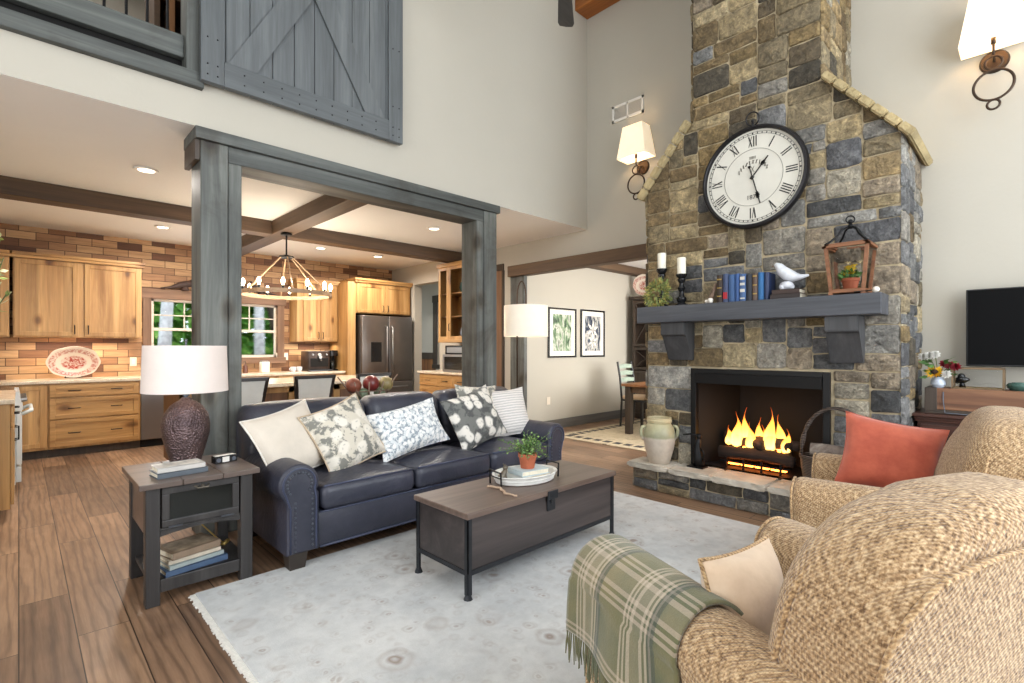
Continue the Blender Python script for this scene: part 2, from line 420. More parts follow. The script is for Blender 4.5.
c = B(); box(c, -2.6, XW, YW + .004, YK, ZC, ZC + .19); box(c, 5.36, 9.2, .9, 5.5, ZC, ZC + .2); box(c, 5.36, 9.2, 5.5, 11.0, ZC, ZC + .2); struct('ceiling_kitchen', c, 'ceiling paint')
# kitchen back wall with a window hole
WX0, WX1, WZ0, WZ1 = 1.34, 3.05, 1.15, 2.00
w = B(); box(w, -.8, WX0, YK, YK + .14, 0, ZC); box(w, WX1, XW, YK, YK + .14, 0, ZC); box(w, WX0, WX1, YK, YK + .14, 0, WZ0); box(w, WX0, WX1, YK, YK + .14, WZ1, ZC)
struct('wall_kitchen', w, 'reclaimed wood planks')
w = B(); box(w, -.94, -.8, YW + .16, YK + .14, 0, ZC); box(w, -2.6, -.8, YW, YW + .16, 0, ZC); struct('wall_kitchen_left', w, 'wall paint')
# dining room
w = B(); box(w, XW + .16, 9.2, 5.35, 5.5, 0, ZC); struct('wall_dining', w, 'wall paint')
w = B(); box(w, 9.05, 9.2, .9, 5.35, 0, ZC); struct('wall_dining_far', w, 'wall paint')
w = B(); box(w, XW + .16, 5.9, .8, .95, 0, ZC); box(w, 8.3, 9.2, .8, .95, 0, ZC); box(w, 5.9, 8.3, .8, .95, 0, .7); box(w, 5.9, 8.3, .8, .95, 2.45, ZC); struct('wall_dining_near', w, 'wall paint')
t = B(); box(t, 5.36, 9.05, 5.33, 5.35, 0, .15, .004); struct('baseboard_dining', t, 'grey baseboard')
t = B(); box(t, 5.36, 9.05, 5.15, 5.35, 2.68, ZC, .006); struct('beam_dining', t, 'dark beam')
# hall seen through the doorway beside the refrigerator
w = B(); box(w, 6.4, 6.55, 7.0, 8.42, 0, ZC); box(w, 6.4, 6.55, 8.84, 10.6, 0, ZC); box(w, 6.4, 6.55, 8.42, 8.84, 0, .95); box(w, 6.4, 6.55, 8.42, 8.84, 2.27, ZC)
box(w, 5.36, 6.55, 10.5, 10.65, 0, ZC); box(w, 5.36, 6.55, 6.4, 6.55, 0, ZC)
struct('wall_hall', w, 'wall paint')
w = B(); box(w, 6.385, 6.40, 8.9, 10.5, 0, 1.06); struct('wainscot_hall', w, 'wainscot wood')
w = B(); box(w, 6.37, 6.40, 8.9, 10.5, 1.06, 1.2, .006); struct('trim_1', w, 'dark casing')
# loft behind the balcony
w = B(); box(w, -2.6, 3.0, 7.0, 7.14, 3.0, ZT); box(w, 3.0, 3.14, 4.12, 7.0, 3.0, ZT); box(w, -2.6, -2.46, 4.12, 7.0, 3.0, ZT); box(w, -2.6, 3.1, 4.12, 7.14, ZT, ZT + .1); struct('wall_loft', w, 'wall paint')
w = B(); box(w, -2.6, 3.1, YW + .16, 7.0, 3.01, 3.07); struct('floor_loft', w, 'oak planks')

# posts, header and beams
def barn_post(x0, x1, y0, y1, z0, z1):
    p = B(); box(p, x0, x1, y0, y1, z0, z1, .008); return p
struct('post_left', barn_post(.885, 1.055, YW - .022, YW + .24, 0, 2.72), 'grey barnwood')
struct('post_left_inner', barn_post(1.056, 1.145, YW - .014, YW + .235, 0, 2.605), 'grey barnwood')
struct('post_right', barn_post(3.44, 3.615, YW - .022, YW + .24, 0, 2.72), 'grey barnwood')
struct('post_right_inner', barn_post(3.345, 3.439, YW - .014, YW + .235, 0, 2.605), 'grey barnwood')
t = B(); box(t, 1.056, 3.439, YW - .012, YW + .24, 2.605, 2.72, .005); struct('header_beam', t, 'grey barnwood across')
t = B(); box(t, .85, 3.645, YW - .045, YW + .30, 2.72, 2.80, .005); struct('trim_2', t, 'grey barnwood across')
t = B(); box(t, .852, .885, YW - .01, YW + .29, 2.58, 2.72, .005); struct('trim_3', t, 'dark casing')
t = B(); box(t, 2.15, 2.35, YW + .30, YK, 2.65, ZC, .006); struct('beam_kitchen_deep', t, 'dark beam deep')
t = B(); box(t, -.8, 2.15, 6.28, 6.49, 2.65, ZC, .006); struct('beam_kitchen_left', t, 'dark beam')
t = B(); box(t, 2.35, XW, 6.28, 6.49, 2.65, ZC, .006); struct('beam_kitchen_right', t, 'dark beam')
t = B(); box(t, 5.08, 5.24, 2.62, 5.31, 2.33, 2.485, .008); struct('beam_dining_opening', t, 'dark beam deep')
struct('post_dining', barn_post(5.14, 5.21, 5.03, 5.31, 0, 2.33), 'grey barnwood')
t = B(); box(t, 4.95, 5.2, -2.6, YW, 5.49, 5.75, .01); struct('beam_ridge', t, 'orange beam')
t = B(); box(t, XW - .015, XW, -2.6, .6, 0, .14, .003); struct('baseboard_right', t, 'grey baseboard')

# kitchen window: casing, two double-hung units, muntins, panes
t = B(); box(t, 1.20, 3.19, YK - .03, YK, 2.00, 2.14, .004); struct('window_1_casing_head', t, 'window casing wood')
t = B(); box(t, 1.24, WX0, YK - .025, YK, 1.05, 2.0, .004); box(t, WX1, 3.16, YK - .025, YK, 1.05, 2.0, .004); struct('window_1_casing', t, 'window casing upright')
t = B(); box(t, 1.22, 3.18, YK - .045, YK, 1.05, 1.15, .004); struct('window_1_sill', t, 'window casing wood')
t = B()
for (a, b_) in ((WX0, 2.16), (2.23, WX1)):
    y0, y1 = YK + .03, YK + .07
    box(t, a, a + .035, y0, y1, WZ0, WZ1); box(t, b_ - .035, b_, y0, y1, WZ0, WZ1)
    box(t, a, b_, y0, y1, WZ1 - .035, WZ1); box(t, a, b_, y0, y1, WZ0, WZ0 + .04); box(t, a, b_, y0 - .01, y1, 1.55, 1.59)
    mx = (a + b_) / 2; box(t, mx - .008, mx + .008, y0 + .01, y1 - .01, 1.59, WZ1 - .035); box(t, a, b_, y0 + .01, y1 - .01, 1.765, 1.781)
box(t, 2.16, 2.23, YK + .01, YK + .09, WZ0, WZ1)
struct('window_1', t, 'window vinyl')
t = B(); box(t, WX0, 2.16, YK + .048, YK + .052, WZ0, WZ1); box(t, 2.23, WX1, YK + .048, YK + .052, WZ0, WZ1); struct('window_1_pane', t, 'window glass')
# hall window
t = B(); box(t, 6.36, 6.40, 8.30, 8.42, .95, 2.38, .004); box(t, 6.36, 6.40, 8.84, 8.96, .95, 2.38, .004); box(t, 6.355, 6.40, 8.28, 8.98, 2.27, 2.42, .004); box(t, 6.35, 6.40, 8.28, 8.98, .86, .95, .004); struct('window_2_casing', t, 'dark casing')
t = B(); box(t, 6.44, 6.47, 8.42, 8.84, 1.56, 1.60); box(t, 6.44, 6.47, 8.42, 8.45, .95, 2.27); box(t, 6.44, 6.47, 8.81, 8.84, .95, 2.27); struct('window_2', t, 'window vinyl')
# wooden pantry door right of the right-hand post
t = B(); box(t, XW - .03, XW, 5.50, 6.42, 2.46, 2.56, .004); box(t, XW - .03, XW, 5.49, 5.53, 0, 2.46, .003); box(t, XW - .03, XW, 6.34, 6.40, 0, 2.46, .003); struct('door_1_casing', t, 'dark casing')
t = B(); box(t, XW - .022, XW, 5.53, 6.34, 0.01, 2.46, .003); struct('door_1', t, 'window casing upright')

# balcony: bottom trim, gap, rails, iron balusters, end post
t = B(); box(t, -2.6, .90, YW - .05, YW + .02, 3.058, 3.16, .005); struct('balcony_trim', t, 'grey barnwood across')
t = B(); box(t, -2.6, .80, YW + .0, YW + .06, 3.16, 3.175); struct('balcony_ledge', t, 'white trim')
t = B(); box(t, -2.6, .80, YW + .10, YW + .12, 3.07, 3.30); struct('rail_gap_shade', t, 'dark void')  # dark board added as the shadow in the gap below the bottom rail
r = thing('balcony_railing', 'dark grey timber loft railing with thin black iron balusters beside barn door', 'railing', (-.9, YW + .06, 3.16))
t = B(); box(t, -2.6, .80, YW + .03, YW + .09, 3.26, 3.41, .005); obj('bottom_rail', t, 'grey barnwood across', r)
t = B(); box(t, -2.6, .80, YW + .02, YW + .10, 4.10, 4.17, .006); obj('top_rail', t, 'grey barnwood across', r)
t = B(); box(t, .80, .885, YW - .03, YW + .14, 3.16, 5.3, .006); obj('end_post', t, 'grey barnwood', r)
plain('black iron', (30, 30, 31), .45, .7, var=.2, scale=20)
for k in range(26):
    x = .71 - .11 * k
    t = B(); cyl(t, (x, YW + .06, 3.40), (x, YW + .06, 4.11), .008, seg=8); obj('baluster', t, 'black iron', r)
wood('loft oak', (130, 90, 56), (170, 122, 80), (196, 150, 104), axis=2)
k = thing('loft_bookcase', 'tall brown wooden shelving unit standing in the loft behind railing', 'shelving', (.94, 5.0, 3.07))
for (x0, x1, mt) in ((.76, .80, 'dark beam'), (.86, .90, 'loft oak'), (1.06, 1.12, 'dark beam')):
    t = B(); box(t, x0, x1, 4.8, 5.2, 3.07, 5.1, .004); obj('upright', t, mt, k)
for z in (3.12, 3.6, 4.1, 4.6, 5.06):
    t = B(); box(t, .80, 1.06, 4.8, 5.2, z, z + .03); obj('shelf', t, 'dark beam', k)
t = B(); box(t, .78, 1.1, 5.18, 5.2, 3.07, 5.1); obj('back_panel', t, 'dark casing', k)

# sliding barn door
bd = thing('barn_door', 'large grey painted plank barn door with diagonal braces hanging on balcony wall', 'barn door', (1.66, YW - .07, 3.10))
DX0, DX1, DZ0, DZ1, DY = .87, 2.425, 3.095, 5.28, YW - .045
t = B()
nb = 10; pw = (DX1 - DX0) / nb
for k in range(nb): box(t, DX0 + k * pw + .002, DX0 + (k + 1) * pw - .002, DY - .028, DY, DZ0, DZ1, .003)
obj('plank_panel', t, 'barn door paint', bd)
for x0, x1 in ((DX0, DX0 + .14), (DX1 - .14, DX1)):
    t = B(); box(t, x0, x1, DY - .052, DY - .028, DZ0, DZ1, .004); obj('stile', t, 'barn door paint', bd)
for z0, z1 in ((DZ0, DZ0 + .17), (DZ1 - .17, DZ1)):
    t = B(); box(t, DX0 + .14, DX1 - .14, DY - .052, DY - .028, z0, z1, .004); obj('rail', t, 'barn door rail paint', bd)
def brace(xa, za, xb, zb, hw=.07):
    d = Vector((xb - xa, 0, zb - za)).normalized(); q = Vector((-d.z, 0, d.x)) * hw
    ps = [Vector((xa, 0, za)) + q, Vector((xa, 0, za)) - q, Vector((xb, 0, zb)) - q, Vector((xb, 0, zb)) + q]
    t = B(); prism(t, [(p.x, p.z) for p in ps], lambda u, v: (u, DY - .050, v), lambda u, v: (u, DY - .028, v))
    bmesh.ops.bisect_plane(t, geom=t.verts[:] + t.edges[:] + t.faces[:], plane_co=(0, 0, DZ0 + .17), plane_no=(0, 0, -1), clear_outer=True)
    bmesh.ops.bisect_plane(t, geom=t.verts[:] + t.edges[:] + t.faces[:], plane_co=(DX0 + .14, 0, 0), plane_no=(-1, 0, 0), clear_outer=True)
    bmesh.ops.bisect_plane(t, geom=t.verts[:] + t.edges[:] + t.faces[:], plane_co=(DX1 - .14, 0, 0), plane_no=(1, 0, 0), clear_outer=True)
    bmesh.ops.holes_fill(t, edges=t.edges[:]); obj('brace', t, 'barn door paint', bd)
brace(1.07, 3.16, 1.68, 4.25, .08); brace(2.215, 3.16, 1.60, 4.235, .08)
brace(1.07, 5.21, 1.66, 4.16, .08); brace(2.215, 5.21, 1.62, 4.16, .08)
t = B()
for x in (DX0 + .04, DX0 + .10, DX1 - .04, DX1 - .10):
    for z in (DZ0 + .05, DZ0 + .12, DZ0 + .3, DZ0 + .8, DZ0 + 1.3): ball(t, (x, DY - .052, z), .006, u=6, v=4)
for k in range(1, 10):
    for z in (DZ0 + .05, DZ0 + .12): ball(t, (DX0 + .14 + k * .128, DY - .052, z), .006, u=6, v=4)
stuff(obj('nail_heads', t, 'black iron', bd))
for x in (1.2, 2.15):
    t = B(); box(t, x - .02, x + .02, DY - .06, DY - .052, 4.7, 5.42); cyl(t, (x, DY - .07, 5.42), (x, DY - .04, 5.42), .06); obj('hanger', t, 'black iron', bd)
rl = B(); box(rl, .3, 3.0, DY - .05, DY - .035, 5.34, 5.38); tag(obj('door_rail', rl, 'black iron'), 'black steel sliding rail above the grey barn door', 'rail')

# recessed lights
plain('light trim', (236, 232, 226), .4, var=.02)
plain('light lens', (255, 240, 220), .4, var=0, emit=(1.0, .88, .70), es=7)
wl_ = ['recessed ceiling light nearest the left post above the floor', 'recessed ceiling light close to the right post', 'recessed ceiling light above the left knotty wood cabinets', 'recessed ceiling light above the coffee maker counter', 'recessed ceiling light in front of the refrigerator']
for k, (lx, ly) in enumerate(((0.77, 5.21), (3.74, 5.24), (1.28, 7.53), (3.25, 7.45), (4.22, 7.48))):
    r = thing('recessed_light', wl_[k], 'ceiling light', (lx, ly, 2.79), group='recessed ceiling lights')
    t = B(); lathe(t, [(.062, .0), (.085, 0.0), (.088, .012), (.062, .018)], (lx, ly, 2.793), 24); obj('trim_ring', t, 'light trim', r, smooth='auto')
    t = B(); cyl(t, (lx, ly, 2.800), (lx, ly, 2.806), .062, seg=24); obj('lens', t, 'light lens', r)

# return-air vent high on the fireplace wall
v = thing('air_vent', 'white louvred air return grille high on the wall', 'vent', (XW, 3.35, 4.04))
t = B(); box(t, XW - .012, XW, 3.14, 3.57, 4.04, 4.07); box(t, XW - .012, XW, 3.14, 3.57, 4.21, 4.24); box(t, XW - .012, XW, 3.14, 3.165, 4.04, 4.24); box(t, XW - .012, XW, 3.545, 3.57, 4.04, 4.24); box(t, XW - .012, XW, 3.345, 3.365, 4.04, 4.24); obj('frame', t, 'white trim', v)
plain('vent slat', (196, 190, 180), .5, var=.03)
t = B()
for k in range(9):
    z = 4.075 + k * .0155; box(t, XW - .010, XW - .001, 3.165, 3.345, z, z + .008); box(t, XW - .010, XW - .001, 3.365, 3.545, z, z + .008)
obj('louvres', t, 'vent slat', v)

# ceiling fan, only one blade tip hangs into view
f = thing('ceiling_fan', 'dark wood ceiling fan blade hanging below the orange beam', 'ceiling fan', (3.05, 2.55, 4.30))
FC = Vector((3.05, 2.55, 4.30))
t = B(); cyl(t, FC, FC + Vector((0, 0, .16)), .12, .09, 24); cyl(t, FC + Vector((0, 0, -.06)), FC, .07, .12, 24); obj('motor', t, 'black iron', f, smooth='auto')
t = B(); cyl(t, FC + Vector((0, 0, .16)), (FC.x, FC.y, ZT), .014, seg=10); obj('rod', t, 'black iron', f)
wood('fan blade wood', (46, 44, 44), (66, 63, 62), (84, 80, 78), axis=0, rough=.5)
a0 = math.atan2(3.03 - FC.y, 3.66 - FC.x)
for k in range(5):
    a = a0 + 2 * pi * k / 5; bl = B()
    prism(bl, [(.20, -.05), (.72, -.075), (.765, -.06), (.775, 0), (.765, .06), (.72, .075), (.20, .05)], lambda u, v: (u, v, -.004), lambda u, v: (u, v, .006))
    bl.transform(Matrix.Translation(FC) @ Matrix.Rotation(a, 4, 'Z') @ Matrix.Rotation(radians(10), 4, 'X'))
    p = obj('blade', bl, 'fan blade wood', f)
    br_ = B(); box(br_, .10, .26, -.02, .02, -.012, -.004); br_.transform(Matrix.Translation(FC) @ Matrix.Rotation(a, 4, 'Z') @ Matrix.Rotation(radians(10), 4, 'X')); obj('blade_iron', br_, 'black iron', p)
# ------------------------------------------------------------------ stone fireplace
attr_stone('field stone')
plain('mortar', (186, 170, 140), .95, var=.18, scale=14, bumps=(60, .6, .01))
FX = 4.40; FY0, FY1 = .627, 2.611; CY0, CY1 = 1.117, 2.15
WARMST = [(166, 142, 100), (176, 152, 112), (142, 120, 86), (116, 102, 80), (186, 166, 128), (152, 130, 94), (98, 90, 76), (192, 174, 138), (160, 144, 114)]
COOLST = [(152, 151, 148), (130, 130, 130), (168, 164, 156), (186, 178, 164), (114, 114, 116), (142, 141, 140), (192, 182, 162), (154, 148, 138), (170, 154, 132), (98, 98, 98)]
def clip_poly(poly, hull):
    """clip a 2-D polygon by a convex counter-clockwise hull"""
    out = poly
    for k in range(len(hull)):
        ax, ay = hull[k]; bx, by = hull[(k + 1) % len(hull)]
        side = lambda p: (bx - ax) * (p[1] - ay) - (by - ay) * (p[0] - ax)
        res = []
        for i in range(len(out)):
            p, q = out[i], out[(i + 1) % len(out)]; sp, sq = side(p), side(q)
            if sp >= 0: res.append(p)
            if sp * sq < 0:
                s = sp / (sp - sq); res.append((p[0] + (q[0] - p[0]) * s, p[1] + (q[1] - p[1]) * s))
        out = res
        if len(out) < 3: return []
    return out
def stone_wall(bm, hull, to3, rng, holes=(), cw=.046, ch=.042, d0=.010, d1=.026, warm=lambda u, v: .5, wr=(3, 8), hr=(2, 5)):
    lay = bm.loops.layers.float_color.get('Col') or bm.loops.layers.float_color.new('Col')
    u0 = min(p[0] for p in hull); u1 = max(p[0] for p in hull); v0 = min(p[1] for p in hull); v1 = max(p[1] for p in hull)
    nu = max(1, round((u1 - u0) / cw)); nv = max(1, round((v1 - v0) / ch)); cw = (u1 - u0) / nu; ch = (v1 - v0) / nv
    occ = [[False] * nu for _ in range(nv)]; own = [[0] * nu for _ in range(nv)]; oid = 0
    for (a0, a1, b0, b1) in holes:
        for j in range(nv):
            for i in range(nu):
                cu = u0 + (i + .5) * cw; cv = v0 + (j + .5) * ch
                if a0 < cu < a1 and b0 < cv < b1: occ[j][i] = True
    for j in range(nv):
        for i in range(nu):
            if occ[j][i]: continue
            run = 0
            while i + run < nu and not occ[j][i + run] and run < 14: run += 1
            h = rng.choice([hr[0], hr[0] + 1, hr[0] + 1, hr[1] - 1, hr[1]]) ; wd = rng.randint(*wr)
            if h > 3: wd = max(wd, 4)
            if run - wd < 3: wd = run if run <= wr[1] + 2 else run // 2
            wd = min(wd, run); h = min(h, nv - j)
            if j and 3 <= wd < run and own[j - 1][i + wd - 1] != own[j - 1][i + wd]: wd += rng.choice((-1, 1)) if wd + 1 <= run - 2 else -1
            oid += 1
            if nv - j - h < 2: h = nv - j
            hh = 1
            while hh < h and all(not occ[j + hh][i + t] for t in range(wd)): hh += 1
            for y in range(hh):
                for x in range(wd): occ[j + y][i + x] = True; own[j + y][i + x] = oid
            g = .0042
            a, b_, c, d = u0 + i * cw + g, u0 + (i + wd) * cw - g, v0 + j * ch + g, v0 + (j + hh) * ch - g
            jt = lambda: rng.uniform(-.005, .005)
            k = .13 * min(b_ - a, d - c)
            um, vm = (a + b_) / 2, (c + d) / 2
            pts = [(a + k * .6, c + jt()), (um + jt() * 3, c + jt()), (b_ - k * .6, c + jt()), (b_ + jt(), c + k * .7), (b_ + jt(), vm), (b_ + jt(), d - k * .7), (b_ - k * .6, d + jt()), (um, d + jt()), (a + k * .6, d + jt()), (a + jt(), d - k * .7), (a + jt(), vm), (a + jt(), c + k * .7)]
            pts = clip_poly(pts, hull)
            if len(pts) < 3: continue
            cu = sum(p[0] for p in pts) / len(pts); cv = sum(p[1] for p in pts) / len(pts)
            hgt = rng.uniform(d0, d1); col = rng.choice(WARMST if rng.random() < warm(cu, cv) else COOLST)
            s = rng.uniform(.85, 1.12); col = lin(*[min(255, x * s) for x in col])
            sm = min(b_ - a, d - c)
            def lvl(ins, dep, rough=0.0):
                f = max(.1, 1 - ins / (sm / 2))
                return [bm.verts.new(to3(cu + (p[0] - cu) * f, cv + (p[1] - cv) * f, dep + rng.uniform(-rough, rough))) for p in pts]
            L0 = lvl(0, -.004); L1 = lvl(.0025, hgt * .8, .002); L2 = lvl(.009, hgt, .004); L3 = lvl(.4 * sm, hgt + .003, .008)
            fs = []
            for A, Bq in ((L0, L1), (L1, L2), (L2, L3)):
                for q in range(len(pts)):
                    fs.append(bm.faces.new((A[q], A[(q + 1) % len(pts)], Bq[(q + 1) % len(pts)], Bq[q])))
            fs.append(bm.faces.new(L3))
            for f_ in fs:
                f_.smooth = True
                for lp in f_.loops: lp[lay] = (*col[:3], 1)
rng = random.Random(11)
fp = thing('fireplace', 'tall grey and tan stone fireplace with sloped shoulders and timber mantel', 'fireplace', (4.7, 1.62, 0))
HB = (1.056, 2.16, .20, 1.117)     # firebox opening
BODY = [(FY0, .0), (FY1, .0), (FY1, 2.80), (CY1, 3.35), (CY0, 3.35), (FY0, 2.80)]
CHIM = [(CY0, 3.35), (CY1, 3.35), (CY1, ZT), (CY0, ZT)]
# core behind the stones (mortar)
t = B()
def slab_x(bm, poly, x0, x1): prism(bm, poly, lambda u, v: (x0, u, v), lambda u, v: (x1, u, v))
slab_x(t, [(FY0, 0), (HB[0], 0), (HB[0], 2.80), (FY0, 2.80)], FX, XW - .001)
slab_x(t, [(HB[1], 0), (FY1, 0), (FY1, 2.80), (HB[1], 2.80)], FX, XW - .001)
slab_x(t, [(HB[0], HB[3]), (HB[1], HB[3]), (HB[1], 2.80), (HB[0], 2.80)], FX, XW - .001)
slab_x(t, [(HB[0], 0), (HB[1], 0), (HB[1], HB[2]), (HB[0], HB[2])], FX, XW - .001)
slab_x(t, [(FY0, 2.80), (FY1, 2.80), (CY1, 3.35), (CY0, 3.35)], FX, XW - .001)
slab_x(t, CHIM, FX, XW - .001)
obj('mortar_core', t, 'mortar', fp)
warm_light_bias = lambda u, v: min(.97, max(.04, .10 + .55 * (u - .9) / 1.5 + .42 * max(0, v - 2.0) / 1.0 - .15 * (v < 1.2)))  # stone variety plus painted light tint: warm up and left, cool at right
t = B()
stone_wall(t, BODY, lambda u, v, d: (FX - d, u, v), rng, [(HB[0] - .01, HB[1] + .01, 0, HB[3] + .012)], warm=warm_light_bias)
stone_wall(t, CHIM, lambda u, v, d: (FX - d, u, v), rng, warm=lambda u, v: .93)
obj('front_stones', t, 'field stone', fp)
t = B()
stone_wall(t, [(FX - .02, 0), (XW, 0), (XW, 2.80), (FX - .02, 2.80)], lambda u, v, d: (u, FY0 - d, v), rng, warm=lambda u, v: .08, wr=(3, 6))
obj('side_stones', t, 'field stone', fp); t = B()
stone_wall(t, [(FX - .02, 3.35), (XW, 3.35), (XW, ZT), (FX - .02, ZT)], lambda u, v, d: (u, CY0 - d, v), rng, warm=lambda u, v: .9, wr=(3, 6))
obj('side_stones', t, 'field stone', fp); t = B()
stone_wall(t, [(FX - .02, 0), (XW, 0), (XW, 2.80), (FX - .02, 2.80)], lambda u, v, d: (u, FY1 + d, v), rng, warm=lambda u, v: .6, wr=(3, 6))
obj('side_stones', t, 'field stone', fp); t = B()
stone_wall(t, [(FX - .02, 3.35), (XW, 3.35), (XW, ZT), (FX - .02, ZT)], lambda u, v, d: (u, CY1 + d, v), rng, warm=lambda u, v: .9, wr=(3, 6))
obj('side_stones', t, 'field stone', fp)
plain('cap stone', (176, 158, 118), .9, var=.25, scale=7, bumps=(24, .9, .02))
for sgn, ya, yb in ((1, FY1 + .05, CY1), (-1, FY0 - .05, CY0)):
    t = B(); za = 2.80 - .05 * .55 / .47; zb = 3.35
    n_ = 7
    for k in range(n_):
        s0, s1 = k / n_, (k + 1) / n_ - .01; q = rng.uniform(0, .012)
        P = lambda s: (ya + (yb - ya) * s, za + (zb - za) * s)
        a, b_ = P(s0), P(s1); nx, nz = (sgn * .76, .65)
        poly = [a, b_, (b_[0] + nx * .055, b_[1] + nz * .055), (a[0] + nx * .055, a[1] + nz * .055)]
        prism(t, poly, lambda u, v: (FX - .075 - q, u, v), lambda u, v: (XW - .001, u, v))
    bmesh.ops.bevel(t, geom=t.edges[:], offset=.01, segments=2, affect='EDGES')
    obj('shoulder_cap', t, 'cap stone', fp, smooth='auto')
# mantel shelf and corbels
wood('mantel wood', (52, 54, 60), (74, 76, 82), (96, 98, 102), axis=1, rough=.5, grain=8, bs=.3, knots=1.6)
wood('corbel wood', (48, 48, 50), (66, 66, 68), (86, 86, 86), axis=2, rough=.5, grain=8, bs=.3)
MX, MZ = 4.14, 1.677
t = B(); box(t, MX, FX, .70, 2.575, 1.53, MZ, .006); obj('mantel_shelf', t, 'mantel wood', fp)
for y0, y1 in ((2.13, 2.36), (.84, 1.05)):
    t = B(); prism(t, [(FX, 1.53), (4.19, 1.53), (4.19, 1.42), (4.235, 1.405), (4.335, 1.19), (FX, 1.19)], lambda u, v: (u, y0, v), lambda u, v: (u, y1, v))
    bmesh.ops.bevel(t, geom=t.edges[:], offset=.006, segments=2, affect='EDGES'); obj('corbel', t, 'corbel wood', fp)
# raised hearth
HX0, HX1, HY0, HY1 = 4.15, 4.40, .66, 2.615
t = B(); box(t, HX0 + .004, HX1, HY0, HY1 - .004, 0, .19); obj('hearth_core', t, 'mortar', fp)
t = B()
kw = dict(cw=.05, ch=.032, wr=(4, 9), hr=(2, 3), d0=.01, d1=.03)
stone_wall(t, [(HY0, 0), (HY1, 0), (HY1, .19), (HY0, .19)], lambda u, v, d: (HX0 - d, u, v), rng, warm=lambda u, v: .25, **kw)
stone_wall(t, [(HX0, 0), (HX1, 0), (HX1, .19), (HX0, .19)], lambda u, v, d: (u, HY1 + d, v), rng, warm=lambda u, v: .4, **kw)
obj('hearth_stones', t, 'field stone', fp)
plain('hearth flagstone', (190, 182, 168), .75, var=.22, scale=4, bumps=(16, .9, .02))
ys = [HY0 - .02, 1.02, 1.42, 1.86, 2.25, HY1 + .05]
for k in range(5):
    t = B(); a, b_ = ys[k] + .004, ys[k + 1] - .004; fr = []
    for s in range(9): fr.append((HX0 - .045 + rng.uniform(-.012, .012), a + (b_ - a) * s / 8))
    poly = fr + [(HX1 + (.1 if 1.0 < (a + b_) / 2 < 2.3 else -.012), b_), (HX1 + (.1 if 1.0 < (a + b_) / 2 < 2.3 else -.012), a)]
    prism(t, poly, lambda u, v: (u, v, .19), lambda u, v: (u, v, .24))
    bmesh.ops.bevel(t, geom=[e for e in t.edges if abs(e.verts[0].co.z - e.verts[1].co.z) < .001], offset=.012, segments=3, affect='EDGES')
    obj('hearth_slab', t, 'hearth flagstone', fp, smooth='auto')
# firebox: black metal surround, hood, dark lining
plain('firebox metal', (26, 25, 25), .42, .5, var=.1)
plain('firebox lining', (9, 7, 7), .8, var=.3, scale=5)
t = B()
box(t, FX - .028, FX + .03, HB[1] - .05, HB[1], .24, 1.117, .003); box(t, FX - .028, FX + .03, HB[0], HB[0] + .05, .24, 1.117, .003); box(t, FX - .028, FX + .03, HB[0] + .0505, HB[1] - .0505, 1.075, 1.117, .003)
obj('firebox_surround', t, 'firebox metal', fp)
t = B(); prism(t, [(FX - .05, 1.075), (FX - .04, .985), (FX - .03, .985), (FX + .02, 1.075)], lambda u, v: (u, HB[0] + .052, v), lambda u, v: (u, HB[1] - .052, v)); obj('firebox_hood', t, 'firebox metal', fp)
t = B(); x0, x1, y0, y1, z0, z1 = FX + .03, FX + .6, HB[0] + .001, HB[1] - .001, .24, 1.116
prism(t, [(x0, y0), (x0, y0 + .012), (x1 - .012, y0 + .2), (x1 - .012, y1 - .2), (x0, y1 - .012), (x0, y1), (x1, y1 - .19), (x1, y0 + .19)], lambda u, v: (u, v, .24), lambda u, v: (u, v, 1.116))
obj('firebox_lining', t, 'firebox lining', fp)
t = B(); box(t, FX + .02, x1, y0, y1, .215, .24); obj('firebox_floor', t, 'firebox lining', fp); t = B(); box(t, FX + .03, x1, y0, y1, 1.09, 1.116); obj('firebox_ceiling', t, 'firebox lining', fp)

# gas log set
wood('charred log', (22, 16, 14), (52, 36, 28), (92, 70, 56), axis=1, rough=.9, grain=16, bs=.6)
plain('ember', (255, 110, 30), .8, var=.3, scale=30, emit=(1.0, .22, .03), es=14)
lg = thing('log_set', 'charred gas logs burning with orange flames inside the firebox', 'fire logs', (4.68, 1.66, .24))
def log(y0, y1, x, z0, z1, r, x2=None):
    t = B(); n_ = 10; pts = []; rr = []
    for k in range(n_ + 1):
        s = k / n_; pts.append((x + ((x2 or x) - x) * s + rng.uniform(-.008, .008), y0 + (y1 - y0) * s, z0 + (z1 - z0) * s + .012 * sin(s * 5 + y0 * 9))); rr.append(r * (1 + rng.uniform(-.12, .12)))
    tube(t, pts, rr, 12); obj('log', t, 'charred log', lg, smooth=True)
log(1.36, 1.98, 4.57, .36, .375, .052); log(1.42, 1.97, 4.70, .37, .38, .055); log(1.34, 1.90, 4.63, .485, .455, .048, 4.68)
log(1.60, 1.98, 4.56, .455, .50, .042, 4.72); log(1.40, 1.62, 4.58, .47, .52, .038, 4.75)
t = B()
for y in (1.45, 1.6, 1.75, 1.9): box(t, 4.53, 4.80, y - .008, y + .008, .285, .30); box(t, 4.515, 4.53, y - .008, y + .008, .24, .33)
box(t, 4.53, 4.54, 1.38, 1.96, .285, .3); obj('grate', t, 'black iron', lg)
t = B()
for y0, y1 in ((1.42, 1.54), (1.555, 1.67), (1.685, 1.79), (1.805, 1.90)): box(t, 4.56, 4.60, y0, y1, .262, .284, .006)
obj('burner_glow', t, 'ember', lg)
t = B()
for k in range(14): ball(t, (4.60 + rng.uniform(-.03, .08), 1.45 + k * .035, .43 + rng.uniform(-.02, .02)), .016, u=7, v=5)
obj('embers', t, 'ember', lg)
m, n, l, b = newmat('flame')
